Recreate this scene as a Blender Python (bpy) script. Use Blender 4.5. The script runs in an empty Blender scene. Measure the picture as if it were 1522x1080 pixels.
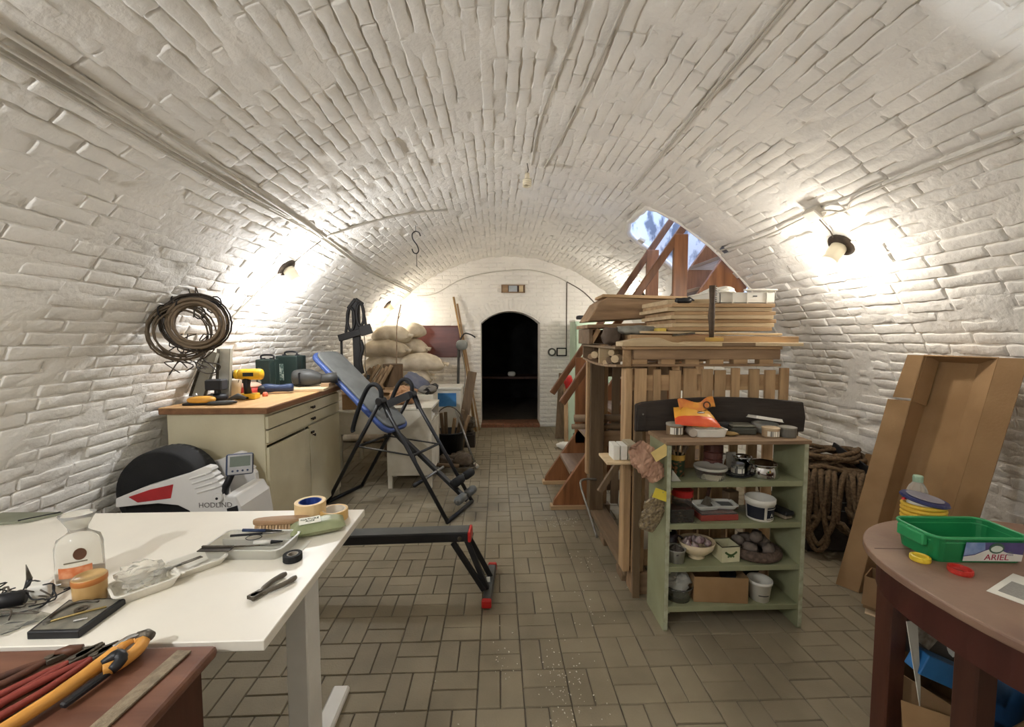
import bpy, math, random
import numpy as np
from mathutils import Matrix, Vector, noise
SC = bpy.context.scene
PI = math.pi
random.seed(7)
RNG = np.random.default_rng(11)

# ------------------------------------------------------------------ camera, world, lights, exposure
cam_data = bpy.data.cameras.new('camera')
cam = bpy.data.objects.new('camera', cam_data)
SC.collection.objects.link(cam)
cam_data.sensor_width = 36.0
cam_data.lens = 630.0 / 1522.0 * 36.0
cam_data.clip_start = 0.02
cam.location = (0, 0, 1.5)
cam.rotation_euler = (PI / 2 - 0.0612, 0, -0.0363)
SC.camera = cam

world = bpy.data.worlds.new('daylight')
SC.world = world
world.use_nodes = True
bg = world.node_tree.nodes['Background']
bg.inputs['Color'].default_value = (0.50, 0.66, 1.0, 1)
bg.inputs['Strength'].default_value = 7.0

SC.view_settings.view_transform = 'Standard'
SC.view_settings.look = 'None'
SC.view_settings.exposure = 1.16
SC.view_settings.gamma = 1.0
SC.view_settings.use_curve_mapping = False
SC.cycles.use_denoising = True
SC.cycles.max_bounces = 8
SC.cycles.diffuse_bounces = 6
SC.cycles.sample_clamp_indirect = 8.0

# strength of each bare bulb (W of the glowing glass), used where the lamps are built
BULB = {'left_near': 32.0, 'left_far': 15.0, 'right_near': 12.0, 'right_far': 22.0, 'left_rear': 39.0}

def light(name, kind, loc, energy, color, aim=None, **kw):
    d = bpy.data.lights.new(name, kind)
    d.energy = energy; d.color = color
    for k, v in kw.items(): setattr(d, k, v)
    o = bpy.data.objects.new(name, d)
    SC.collection.objects.link(o)
    o.location = loc
    if aim is not None:
        o.rotation_euler = (Vector(aim) - Vector(loc)).to_track_quat('-Z', 'Y').to_euler()
    return o
# unseen cool spot behind the camera, added to make the bright patch on right vault
light('vault_patch_spot', 'SPOT', (1.55, -0.75, 0.9), 56.0, (0.88, 0.94, 1.0), aim=(1.9, 0.25, 2.8), spot_size=0.974, spot_blend=0.06, shadow_soft_size=0.02)

# ------------------------------------------------------------------ helpers
def lin(c):
    return tuple(((v / 255.0) / 12.92 if v / 255.0 <= 0.04045 else ((v / 255.0 + 0.055) / 1.055) ** 2.4) for v in c)

MATS = {}
def mat(name, rgb, rough=0.6, metal=0.0, var=0.12, vs=9.0, bump=0.0, bs=60.0, rgb2=None, trans=0.0, emit=0.0, alpha=1.0,
        stretch=(1, 1, 1), world_pos=False, spec=0.5, rnd=0.0, ior=1.45, detail=5.0, fac=(0.35, 0.65), coat=0.0):
    if name in MATS: return MATS[name]
    m = bpy.data.materials.new(name); MATS[name] = m
    m.use_nodes = True
    nt = m.node_tree; N = nt.nodes; L = nt.links
    b = N['Principled BSDF']
    c1 = np.array(lin(rgb))
    if rgb2 is None:
        ca, cb = c1 * (1 - var), np.minimum(c1 * (1 + var), 1)
    else:
        ca, cb = c1, np.array(lin(rgb2))
    b.inputs['Roughness'].default_value = rough
    b.inputs['Metallic'].default_value = metal
    b.inputs['Specular IOR Level'].default_value = spec
    b.inputs['Transmission Weight'].default_value = trans
    b.inputs['IOR'].default_value = ior
    b.inputs['Alpha'].default_value = alpha
    b.inputs['Coat Weight'].default_value = coat
    if world_pos:
        g = N.new('ShaderNodeNewGeometry'); out = g.outputs['Position']
    else:
        g = N.new('ShaderNodeTexCoord'); out = g.outputs['Object']
    mp = N.new('ShaderNodeMapping'); mp.inputs['Scale'].default_value = stretch
    L.new(out, mp.inputs['Vector'])
    n = N.new('ShaderNodeTexNoise'); n.inputs['Scale'].default_value = vs; n.inputs['Detail'].default_value = detail
    L.new(mp.outputs['Vector'], n.inputs['Vector'])
    r = N.new('ShaderNodeValToRGB')
    r.color_ramp.elements[0].position = fac[0]; r.color_ramp.elements[1].position = fac[1]
    r.color_ramp.elements[0].color = (*ca, 1); r.color_ramp.elements[1].color = (*cb, 1)
    L.new(n.outputs['Fac'], r.inputs['Fac'])
    col = r.outputs['Color']
    if rnd:
        oi = N.new('ShaderNodeObjectInfo'); mr = N.new('ShaderNodeMapRange')
        mr.inputs['To Min'].default_value = 1 - rnd; mr.inputs['To Max'].default_value = 1 + rnd
        L.new(oi.outputs['Random'], mr.inputs['Value'])
        mx = N.new('ShaderNodeMix'); mx.data_type = 'RGBA'; mx.blend_type = 'MULTIPLY'; mx.inputs['Factor'].default_value = 1
        L.new(col, mx.inputs['A']); L.new(mr.outputs['Result'], mx.inputs['B'])
        col = mx.outputs['Result']
    L.new(col, b.inputs['Base Color'])
    if emit:
        L.new(col, b.inputs['Emission Color']); b.inputs['Emission Strength'].default_value = emit
    if bump:
        n2 = N.new('ShaderNodeTexNoise'); n2.inputs['Scale'].default_value = bs; n2.inputs['Detail'].default_value = 4
        L.new(mp.outputs['Vector'], n2.inputs['Vector'])
        bp = N.new('ShaderNodeBump'); bp.inputs['Strength'].default_value = bump; bp.inputs['Distance'].default_value = 0.01
        L.new(n2.outputs['Fac'], bp.inputs['Height']); L.new(bp.outputs['Normal'], b.inputs['Normal'])
    return m

def wood(name, dark, light_, axis='x', rough=0.65, scale=7.0, bump=0.25, world_pos=False, rnd=0.1):
    s = {'x': (0.12, 1, 1), 'y': (1, 0.12, 1), 'z': (1, 1, 0.12)}[axis]
    return mat(name, dark, rough, rgb2=light_, vs=scale * 3.2, stretch=s, bump=bump, bs=scale * 12, world_pos=world_pos, rnd=rnd, detail=8, fac=(0.3, 0.7))

class MB:
    """collects vertices and faces of one mesh, in world coordinates unless moved"""
    def __init__(s): s.v = []; s.f = []; s.m = []
    def add(s, vs, fs, mi=0):
        o = len(s.v); s.v += [tuple(map(float, p)) for p in vs]; s.f += [tuple(o + i for i in f) for f in fs]; s.m += [mi] * len(fs); return s
    def box(s, c, d, rz=0, M=None, mi=0):
        x, y, z = d[0] / 2, d[1] / 2, d[2] / 2
        P = [Vector((a * x, b * y, e * z)) for e in (-1, 1) for b in (-1, 1) for a in (-1, 1)]
        R = M if M is not None else Matrix.Rotation(rz, 3, 'Z')
        P = [R @ p + Vector(c) for p in P]
        return s.add(P, [(0, 2, 3, 1), (4, 5, 7, 6), (0, 1, 5, 4), (2, 6, 7, 3), (0, 4, 6, 2), (1, 3, 7, 5)], mi)
    def mm(s, a, b, mi=0):
        a, b = np.minimum(a, b), np.maximum(a, b)
        return s.box((a + b) / 2, b - a, mi=mi)
    def beam(s, p, q, w, t, up=(0, 0, 1), mi=0):
        """rectangular bar from p to q, w across, t along up"""
        p, q = Vector(p), Vector(q); d = (q - p); l = d.length; d.normalize()
        u = Vector(up); a = d.cross(u).normalized(); u = a.cross(d).normalized()
        R = Matrix((d, a, u)).transposed()
        return s.box((p + q) / 2, (l, w, t), M=R, mi=mi)
    def tube(s, pts, r, n=8, cap=True, closed=False, mi=0):
        pts = [Vector(p) for p in pts]; k = len(pts)
        rs = r if hasattr(r, '__len__') else [r] * k
        vs = []; ref = None
        for i, p in enumerate(pts):
            if closed: d = pts[(i + 1) % k] - pts[i - 1]
            else: d = pts[min(i + 1, k - 1)] - pts[max(i - 1, 0)]
            if d.length < 1e-9: d = Vector((0, 0, 1))
            d.normalize()
            if ref is None:
                ref = Vector((0, 0, 1)) if abs(d.z) < 0.9 else Vector((1, 0, 0))
            a = d.cross(ref)
            if a.length < 1e-6: a = d.orthogonal()
            a.normalize(); b = d.cross(a); ref = a.cross(d)
            for j in range(n):
                t = 2 * PI * j / n
                vs.append(p + (a * math.cos(t) + b * math.sin(t)) * rs[i])
        fs = []
        for i in range(k if closed else k - 1):
            i2 = (i + 1) % k
            for j in range(n):
                j2 = (j + 1) % n
                fs.append((i * n + j, i2 * n + j, i2 * n + j2, i * n + j2))
        if cap and not closed:
            fs.append(tuple(range(n))); fs.append(tuple(range((k - 1) * n, k * n))[::-1])
        return s.add(vs, fs, mi)
    def lathe(s, prof, c=(0, 0, 0), n=24, axis=(0, 0, 1), mi=0, cap=False, sx=1, sy=1):
        R = Vector((0, 0, 1)).rotation_difference(Vector(axis)).to_matrix(); C = Vector(c)
        vs = []
        for r, z in prof:
            for j in range(n):
                t = 2 * PI * j / n
                vs.append(R @ Vector((r * math.cos(t) * sx, r * math.sin(t) * sy, z)) + C)
        fs = []
        for i in range(len(prof) - 1):
            for j in range(n):
                j2 = (j + 1) % n
                fs.append((i * n + j, i * n + j2, (i + 1) * n + j2, (i + 1) * n + j))
        if cap:
            fs.append(tuple(range(n))[::-1]); k = len(prof) - 1; fs.append(tuple(range(k * n, k * n + n)))
        return s.add(vs, fs, mi)
    def cyl(s, c, r, h, n=24, axis=(0, 0, 1), r2=None, mi=0):
        return s.lathe([(r, 0), (r if r2 is None else r2, h)], c, n, axis, mi, cap=True)
    def prism(s, poly, z0, z1, M=None, mi=0):
        """poly: list of (x, y) counter-clockwise, extruded z0..z1, then moved by the 4x4 M"""
        M = M or Matrix.Identity(4); n = len(poly)
        vs = [M @ Vector((x, y, z0)) for x, y in poly] + [M @ Vector((x, y, z1)) for x, y in poly]
        fs = [tuple(range(n))[::-1], tuple(range(n, 2 * n))] + [(i, (i + 1) % n, n + (i + 1) % n, n + i) for i in range(n)]
        return s.add(vs, fs, mi)
    def grid(s, fn, nu, nv, mi=0, wrap=False):
        vs = [fn(i / nu, j / nv) for i in range(nu + 1) for j in range(nv + 1)]
        fs = [(i * (nv + 1) + j, (i + 1) * (nv + 1) + j, (i + 1) * (nv + 1) + j + 1, i * (nv + 1) + j + 1) for i in range(nu) for j in range(nv)]
        return s.add(vs, fs, mi)
    def blob(s, c, d, n=14, m=8, e=1.0, amp=0.0, fr=6.0, seed=0, M=None, mi=0):
        """squashed super-ellipsoid with lumps (sacks, pebbles, crumpled things)"""
        vs = []; C = Vector(c)
        sg = lambda x, p: math.copysign(abs(x) ** p, x)
        for i in range(m + 1):
            ph = -PI / 2 + PI * i / m
            for j in range(n):
                th = 2 * PI * j / n
                p = Vector((sg(math.cos(ph), e) * sg(math.cos(th), e), sg(math.cos(ph), e) * sg(math.sin(th), e), sg(math.sin(ph), e)))
                k = 1 + amp * noise.noise(p * fr * 0.5 + Vector((seed * 3.7, seed, 0)))
                p = Vector((p.x * d[0] / 2, p.y * d[1] / 2, p.z * d[2] / 2)) * k
                vs.append((M @ p if M is not None else p) + C)
        fs = [(i * n + j, i * n + (j + 1) % n, (i + 1) * n + (j + 1) % n, (i + 1) * n + j) for i in range(m) for j in range(n)]
        return s.add(vs, fs, mi)
    def xf(s, M, start=0):
        s.v[start:] = [tuple(M @ Vector(p)) for p in s.v[start:]]; return s

def loc_rot(loc, rz=0, rx=0, ry=0):
    return Matrix.Translation(loc) @ Matrix.Rotation(rz, 4, 'Z') @ Matrix.Rotation(ry, 4, 'Y') @ Matrix.Rotation(rx, 4, 'X')

def link_mesh(name, v, f, mats, smooth=False, mi=None):
    me = bpy.data.meshes.new(name); me.from_pydata(v, [], f)
    for m in (mats if isinstance(mats, (list, tuple)) else [mats]): me.materials.append(m)
    if mi and any(mi): me.polygons.foreach_set('material_index', mi)
    if smooth: me.polygons.foreach_set('use_smooth', [True] * len(f))
    me.update()
    o = bpy.data.objects.new(name, me); SC.collection.objects.link(o)
    return o

def frame_of(o):
    M = Matrix.Identity(4)
    while o is not None:
        M = Matrix.LocRotScale(o.location, o.rotation_euler, o.scale) @ M; o = o.parent
    return M

def tag(o, label=None, cat=None, group=None, kind=None):
    if label: o['label'] = label
    if cat: o['category'] = cat
    if group: o['group'] = group
    if kind: o['kind'] = kind
    return o

def thing(name, label, cat, loc=(0, 0, 0), rz=0, group=None):
    o = bpy.data.objects.new(name, None); SC.collection.objects.link(o)
    o.empty_display_size = 0.05; o.location = loc; o.rotation_euler = (0, 0, rz)
    return tag(o, label, cat, group)

def part(name, mb, m, parent, smooth=False, bevel=0.0, label=None, kind=None, local=False, solid=0.0, seg=1, sub=0):
    """a child mesh; its coordinates are world ones unless local is set"""
    v = mb.v
    if not local:
        Mi = frame_of(parent).inverted(); v = [tuple(Mi @ Vector(p)) for p in v]
    o = link_mesh(name, v, mb.f, m, smooth, mb.m)
    o.parent = parent
    finish(o, bevel, solid, seg, sub)
    return tag(o, label, kind=kind)

def finish(o, bevel, solid, seg, sub):
    if solid:
        md = o.modifiers.new('thickness', 'SOLIDIFY'); md.thickness = solid; md.offset = 0
    if sub:
        md = o.modifiers.new('round', 'SUBSURF'); md.levels = sub; md.render_levels = sub
    if bevel:
        md = o.modifiers.new('bevel', 'BEVEL'); md.width = bevel; md.segments = seg; md.limit_method = 'ANGLE'; md.angle_limit = 0.7

def solo(name, mb, m, label, cat, loc, rz=0, group=None, smooth=False, bevel=0.0, local=False, solid=0.0, seg=1, sub=0, kind=None):
    """a thing that is one mesh, its origin at loc"""
    v = mb.v
    if not local:
        Mi = (Matrix.Translation(loc) @ Matrix.Rotation(rz, 4, 'Z')).inverted(); v = [tuple(Mi @ Vector(p)) for p in v]
    o = link_mesh(name, v, mb.f, m, smooth, mb.m); o.location = loc; o.rotation_euler = (0, 0, rz)
    finish(o, bevel, solid, seg, sub)
    return tag(o, label, cat, group, kind)

def copy_tree(o, parent=None):
    c = o.copy(); SC.collection.objects.link(c); c.parent = parent
    for ch in list(o.children): copy_tree(ch, c)
    return c

def text(name, body, m, parent, M, size, extrude=0.0004, align='CENTER', sx=1.0):
    cu = bpy.data.curves.new(name, 'FONT'); cu.body = body; cu.size = size; cu.extrude = extrude; cu.align_x = align; cu.align_y = 'CENTER'
    cu.resolution_u = 3
    tmp = bpy.data.objects.new(name, cu); me = bpy.data.meshes.new_from_object(tmp); bpy.data.objects.remove(tmp); bpy.data.curves.remove(cu)
    me.name = name; me.materials.clear(); me.materials.append(m)
    o = bpy.data.objects.new(name, me); SC.collection.objects.link(o)
    o.parent = parent
    o.matrix_basis = frame_of(parent).inverted() @ M @ Matrix.Diagonal((sx, 1, 1, 1))
    return o

def curve_pts(pts, k=6):
    """Catmull-Rom through pts"""
    P = [Vector(p) for p in pts]; out = []
    for i in range(len(P) - 1):
        a, b, c, d = P[max(i - 1, 0)], P[i], P[i + 1], P[min(i + 2, len(P) - 1)]
        for j in range(k):
            t = j / k
            out.append(0.5 * ((2 * b) + (c - a) * t + (2 * a - 5 * b + 4 * c - d) * t * t + (3 * b - a - 3 * c + d) * t ** 3))
    out.append(P[-1]); return out

# ------------------------------------------------------------------ the setting: vault, floor, end walls
WHITE = mat('whitewash', (234, 230, 222), 0.75, var=0.05, vs=3.0, bump=0.55, bs=38, world_pos=True, rgb2=None, spec=0.25)
CX, CZ, R = 0.22, 0.32, 2.50
YF, YB = 7.06, -1.3
def vp(phi, y, r=R):
    return (CX + r * math.sin(phi), y, CZ + r * math.cos(phi))
HOLE = (3.56, 4.40, 1.27, 1.62)          # y0, y1, least x, least z of the stair opening
def in_hole(x, y, z, g=0.0):
    # the far left corner of the opening is rounded off
    x0 = HOLE[2]
    if not (HOLE[0] - g < y < HOLE[1] + g and x > x0 - g and z > HOLE[3] - g): return False
    dy = y - (HOLE[1] - 0.30)
    if dy > 0 and x < HOLE[2] + 0.12 - math.sqrt(max(0.09 - dy * dy, 0)) * 0.4 - g: return False
    return True

def fbm(x, y, z, s):
    return noise.fractal(Vector((x * s, y * s, z * s)), 1.0, 2.0, 3)

COURSE, BLEN = 0.066, 0.255
DPHI = COURSE / R
PH0, PH1 = -97.6 * PI / 180, 97.6 * PI / 180
NC = int((PH1 - PH0) / DPHI)
def zone(phi):
    return 'wall_left' if phi < -0.80 else ('wall_right' if phi > 0.80 else 'ceiling')

# mortar skin behind the bricks: uneven thick paint, flush with the bricks in places and recessed in others
def skin(name, pa, pb, ya, yb):
    mb = MB(); nu = max(2, int((pb - pa) * R / 0.023)); nv = int((yb - ya) / 0.030)
    V = []
    for i in range(nu + 1):
        ph = pa + (pb - pa) * i / nu
        for j in range(nv + 1):
            y = ya + (yb - ya) * j / nv
            x, _, z = vp(ph, y)
            h = 0.62 + 2.4 * noise.noise(Vector((ph * R * 4.2, y * 2.6, 3.1))) + 2.2 * noise.noise(Vector((ph * R * 15, y * 7, 9.1)))
            V.append(vp(ph, y, R + 0.0140 - 0.0155 * min(max(h, 0.0), 1.0) + 0.0045 * noise.noise(Vector((ph * R * 7, y * 6, 1.1))) + 0.0025 * noise.noise(Vector((ph * R * 21, y * 17, 5.1)))))
    F = []
    for i in range(nu):
        for j in range(nv):
            a = i * (nv + 1) + j
            q = V[a]; w = V[a + nv + 2]
            if in_hole((q[0] + w[0]) / 2, (q[1] + w[1]) / 2, (q[2] + w[2]) / 2): continue
            F.append((a, a + 1, a + nv + 2, a + nv + 1))
    o = link_mesh(name, V, F, WHITE, True)
    return tag(o, kind='structure')
SHELL = {'wall_left': skin('wall_left', PH0, -0.80, YB, YF), 'ceiling': skin('ceiling', -0.80, 0.80, YB, YF), 'wall_right': skin('wall_right', 0.80, PH1, YB, YF)}

# brick shapes: rounded, uneven faces; local x = along, y = across, z = out of the wall
def brick_shape(seed, L=BLEN - 0.011, W=COURSE - 0.009, amp=0.0040):
    nu, nv = 9, 4
    us = [-0.5, -0.47, -0.36, -0.2, -0.03, 0.14, 0.3, 0.41, 0.475, 0.5]; vs_ = [-0.5, -0.40, 0.0, 0.40, 0.5]
    V = []; S = Vector((seed * 5.3, seed * 1.7, seed * 0.9))
    tx, ty = random.uniform(-1, 1) * 0.0018, random.uniform(-1, 1) * 0.002
    for i, u in enumerate(us):
        for j, v in enumerate(vs_):
            ed = (i in (0, nu)) or (j in (0, nv)); ed2 = (i in (1, nu - 1)) or (j in (1, nv - 1))
            wob = noise.noise(Vector((u * 6, v * 3, 2)) + S) * 0.010
            x = u * L * (1 + 0.03 * noise.noise(Vector((v * 4, 1, 7)) + S)); y = v * W + (wob if j in (0, nv) else wob * 0.4)
            z = 0.002 + amp * noise.noise(Vector((u * 3.5, v * 1.6, 0)) + S) + tx * u * 2 + ty * v * 2
            if ed: z -= 0.0022 + 0.004 * noise.noise(Vector((u * 7, v * 7, 5)) + S)
            V.append((x, y, z))
    F = [(i * 5 + j, (i + 1) * 5 + j, (i + 1) * 5 + j + 1, i * 5 + j + 1) for i in range(nu) for j in range(nv)]
    ring = [i * 5 for i in range(nu + 1)] + [nu * 5 + j for j in range(1, 5)] + [i * 5 + 4 for i in range(nu - 1, -1, -1)] + [j for j in range(3, 0, -1)]
    o = len(V)
    V += [(V[k][0], V[k][1], -0.03) for k in ring]; n = len(ring)
    F += [(ring[(k + 1) % n], ring[k], o + k, o + (k + 1) % n) for k in range(n)]
    return np.array(V), F
SHAPES = [brick_shape(k) for k in range(14)]
SHAPE_MESH = []
for k, (V, F) in enumerate(SHAPES):
    me = bpy.data.meshes.new('brick'); me.from_pydata([tuple(p) for p in V], [], F); me.materials.append(WHITE)
    me.polygons.foreach_set('use_smooth', [True] * len(F)); me.update(); SHAPE_MESH.append(me)

def lay(rows, parent, n_single, names=('brick', 'bricks')):
    """rows: (distance, 4x4 matrix, shape index). The nearest become objects of their own, the rest one mesh"""
    rows.sort(key=lambda r: r[0])
    for d, M, k in rows[:n_single]:
        o = bpy.data.objects.new(names[0], SHAPE_MESH[k]); SC.collection.objects.link(o); o.parent = parent; o.matrix_basis = M
    VV = []; FF = []; off = 0
    for d, M, k in rows[n_single:]:
        V, F = SHAPES[k]; A = np.array(M)
        VV.append(V @ A[:3, :3].T + A[:3, 3]); FF += [tuple(off + i for i in f) for f in F]; off += len(V)
    if VV:
        o = link_mesh(names[1], [tuple(p) for p in np.concatenate(VV)], FF, WHITE, True); o.parent = parent; tag(o, kind='stuff')

def seen(p, margin=0.15):
    """would a lens like the photograph's take in this point (used only to pick which bricks become single objects)"""
    d = Vector(p) - Vector((0, 0, 1.5)); f = d.y * 0.998 - d.z * 0.06
    return f > 0.3 and abs(d.x - 0.036 * d.y) / f < 1.21 + margin and abs(d.z + 0.06 * d.y) / f < 0.86 + margin

ROWS = {'wall_left': [], 'ceiling': [], 'wall_right': []}
for c in range(NC):
    phi = PH0 + (c + 0.5) * DPHI
    y = 0.2 + (0.0 if c % 2 else BLEN / 2) + random.uniform(-0.04, 0.04)
    while y < YF - 0.06:
        L = BLEN * random.choice([1, 1, 1, 0.5, 0.97, 1.03]) if random.random() < 0.35 else BLEN
        yc = y + L / 2; y += L
        if yc + L / 2 > YF: continue
        p = vp(phi, yc)
        if in_hole(*p, 0.03) and not in_hole(p[0], p[1], p[2], -0.05):
            continue
        if in_hole(*p): continue
        if random.random() < 0.06: continue
        dep = random.gauss(0, 0.0017)
        if random.random() < 0.06: dep -= random.uniform(0.003, 0.012)
        out = Vector((-math.sin(phi), 0, -math.cos(phi))); al = Vector((0, 1, 0)); ac = out.cross(al)
        a = random.uniform(-0.012, 0.012)
        Mr = Matrix((al, ac, out)).transposed().to_4x4() @ Matrix.Rotation(a, 4, 'Z') @ Matrix.Diagonal((L / BLEN, 1, 1, 1))
        if random.random() < 0.5: Mr = Mr @ Matrix.Rotation(PI, 4, 'Z')
        M = Matrix.Translation(Vector(p) + out * dep) @ Mr
        d = (Vector(p) - Vector((0, 0, 1.5))).length + (0 if seen(p) else 50)
        ROWS[zone(phi)].append((d, M, random.randrange(len(SHAPES))))
for k, n in (('wall_left', 200), ('ceiling', 300), ('wall_right', 200)):
    lay(ROWS[k], SHELL[k], n)

# end wall with the arched doorway
DX0, DX1, DZS, DZC = -0.26, 0.725, 1.738, 1.938
def door_top(x):
    c = (DX0 + DX1) / 2; hw = (DX1 - DX0) / 2; r = (hw * hw + (DZC - DZS) ** 2) / (2 * (DZC - DZS))
    return DZC - r + math.sqrt(r * r - (x - c) ** 2)
mb = MB()
xs = list(np.linspace(CX - 2.62, DX0, 26)) + list(np.linspace(DX0, DX1, 15)[1:]) + list(np.linspace(DX1, CX + 2.62, 26)[1:])
for x0, x1 in zip(xs[:-1], xs[1:]):
    inside = x0 >= DX0 - 1e-6 and x1 <= DX1 + 1e-6
    b0, b1 = (door_top(x0), door_top(x1)) if inside else (-0.05, -0.05)
    mb.add([(x0, YF, b0), (x1, YF, b1), (x1, YF, 2.95), (x0, YF, 2.95), (x0, YF + 0.4, b0), (x1, YF + 0.4, b1), (x1, YF + 0.4, 2.95), (x0, YF + 0.4, 2.95)],
           [(0, 1, 2, 3), (5, 4, 7, 6), (1, 0, 4, 5)])
for x in (DX0, DX1):
    mb.add([(x, YF, -0.05), (x, YF + 0.4, -0.05), (x, YF + 0.4, DZS), (x, YF, DZS)], [(0, 1, 2, 3)])
wall_far = tag(link_mesh('wall_far', mb.v, mb.f, WHITE), kind='structure')
rows = []
nrow = int(2.8 / 0.07)
for r_ in range(nrow):
    z = (r_ + 0.5) * 0.07; x = CX - 2.5 + (r_ % 2) * BLEN / 2
    while x < CX + 2.5:
        xc = x + BLEN / 2; x += BLEN
        if math.hypot(xc - CX, z - CZ) > R + 0.05: continue
        if DX0 - 0.12 < xc < DX1 + 0.12 and z < (door_top(min(max(xc, DX0), DX1)) + 0.16): 
            continue
        al = Vector((1, 0, 0)); out = Vector((0, -1, 0)); ac = out.cross(al)
        M = Matrix.Translation((xc, YF - 0.002 + random.gauss(0, 0.002), z)) @ Matrix((al, ac, out)).transposed().to_4x4()
        rows.append((99, M, random.randrange(len(SHAPES))))
for x in (DX0, DX1):                      # jamb bricks, toothed
    for r_ in range(int(DZS / 0.07)):
        sg = -1 if x == DX0 else 1
        w = 0.125
        M = Matrix.Translation((x + sg * w / 2, YF - 0.003, (r_ + 0.5) * 0.07)) @ Matrix((Vector((1, 0, 0)), Vector((0, 0, 1)), Vector((0, -1, 0)))).transposed().to_4x4() @ Matrix.Diagonal((0.5, 1, 1, 1))
        rows.append((99, M, random.randrange(len(SHAPES))))
cc = (DX0 + DX1) / 2; hw = (DX1 - DX0) / 2; rr = (hw * hw + 0.04) / 0.4; zc = DZC - rr
th = math.asin(hw / rr)
for ring in (0,):
    n = int(2 * th * (rr + 0.1) / 0.07)
    for k in range(n):
        t = -th + (k + 0.5) * 2 * th / n
        rad = rr + 0.02 + 0.1
        al = Vector((math.sin(t), 0, math.cos(t))); out = Vector((0, -1, 0)); ac = out.cross(al)
        M = Matrix.Translation((cc + rad * math.sin(t), YF - 0.004, zc + rad * math.cos(t))) @ Matrix((al, ac, out)).transposed().to_4x4() @ Matrix.Diagonal((0.8, 1, 1, 1))
        rows.append((99, M, random.randrange(len(SHAPES))))
lay(rows, wall_far, 0)

# dark room beyond the doorway
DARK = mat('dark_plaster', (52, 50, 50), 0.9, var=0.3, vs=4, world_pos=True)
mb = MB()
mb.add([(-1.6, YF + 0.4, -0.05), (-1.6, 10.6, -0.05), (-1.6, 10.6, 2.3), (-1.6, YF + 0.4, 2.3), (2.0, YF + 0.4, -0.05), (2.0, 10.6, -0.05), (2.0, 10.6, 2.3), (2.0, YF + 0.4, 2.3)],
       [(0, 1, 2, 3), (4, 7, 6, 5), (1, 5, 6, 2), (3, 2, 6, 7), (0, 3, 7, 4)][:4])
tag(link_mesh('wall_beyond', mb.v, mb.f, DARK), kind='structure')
# wall behind the photographer closes the vault
mb = MB().mm((CX - 2.7, YB - 0.1, -0.05), (CX + 2.7, YB, 2.95))
tag(link_mesh('wall_near', mb.v, mb.f, WHITE), kind='structure')

# floor: mortar bed and basket-weave pavers
BED = mat('floor_bed', (88, 80, 70), 0.9, var=0.15, vs=6, bump=0.3, bs=80, world_pos=True)
PAVE = mat('grey_paver', (121, 111, 91), 0.6, rgb2=(144, 133, 111), vs=2.2, bump=0.22, bs=120, world_pos=True, rnd=0.08, spec=0.35, detail=6)
floor = tag(link_mesh('floor', *[(m.v, m.f) for m in [MB().mm((-2.6, YB, -0.08), (3.0, 10.6, -0.0060))]][0], BED), kind='structure')
def paver_shape(seed):
    r = random.Random(seed); L, W, ch = 0.1915, 0.0940, 0.0028
    V = []
    for (fx, z) in ((0, -0.03), (0, -0.005), (ch, 0.0)):
        for sx, sy in ((-1, -1), (1, -1), (1, 1), (-1, 1)):
            V.append((sx * (L / 2 - fx) + r.uniform(-.0008, .0008), sy * (W / 2 - fx) + r.uniform(-.0008, .0008), z + r.uniform(-.0007, .0007)))
    F = []
    for a in (0, 4):
        for i in range(4): F.append((a + i, a + (i + 1) % 4, a + 4 + (i + 1) % 4, a + 4 + i))
    F.append((8, 9, 10, 11)); return V, F
PS = [paver_shape(k) for k in range(8)]; PM = []
for V, F in PS:
    me = bpy.data.meshes.new('paver'); me.from_pydata(V, [], F); me.materials.append(PAVE); me.update(); PM.append(me)
MOD = 0.195
pav = []
for i in range(-14, 17):
    for j in range(-9, 29):
        x0, y0 = (i - 0.43) * MOD, (j + 8.37) * MOD
        if y0 > YF - 0.05 or x0 < -2.35 or x0 > 2.62: continue
        for h in (0, 1):
            if (i + j) % 2 == 0: x, y, rz = x0 + MOD * (0.25 + 0.5 * h), y0 + MOD / 2, PI / 2
            else: x, y, rz = x0 + MOD / 2, y0 + MOD * (0.25 + 0.5 * h), 0
            z = random.gauss(0, 0.0009)
            vis = y > 1.2 and abs(x - 0.036 * y) / y < 1.15 and not (x < -0.62 and y < 1.9)
            M = Matrix.Translation((x, y, z)) @ Matrix.Rotation(rz + random.gauss(0, 0.006), 4, 'Z') @ Matrix.Rotation(random.gauss(0, 0.004), 4, 'X')
            pav.append((math.hypot(x, y, 1.5) + (0 if vis else 50), M, random.randrange(8)))
pav.sort(key=lambda t: t[0])
for d, M, k in pav[:300]:
    o = bpy.data.objects.new('paver', PM[k]); SC.collection.objects.link(o); o.parent = floor; o.matrix_basis = M
VV, FF = [], []
for d, M, k in pav[300:]:
    off = len(VV); V, F = PS[k]; VV += [tuple(M @ Vector(p)) for p in V]; FF += [tuple(off + q for q in f) for f in F]
o = link_mesh('pavers', VV, FF, PAVE); o.parent = floor; tag(o, kind='stuff')
mb = MB()
for k in range(8):
    mb.mm((DX0 + 0.005 + k * 0.123, YF - 0.06, 0.0), (DX0 + 0.118 + k * 0.123, YF + 0.06, 0.055))
th_ = tag(link_mesh('trim_1', MB().mm((DX0, YF - 0.05, 0), (DX1, YF + 0.4, 0.045)).v, MB().mm((0, 0, 0), (1, 1, 1)).f, mat('threshold', (120, 84, 62), 0.8, var=0.2, vs=20)), kind='structure')
o = part('brick', mb, mat('red_brick', (136, 92, 68), 0.85, var=0.2, vs=25, bump=0.3), th_, bevel=0.004); tag(o, kind='stuff')

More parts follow.
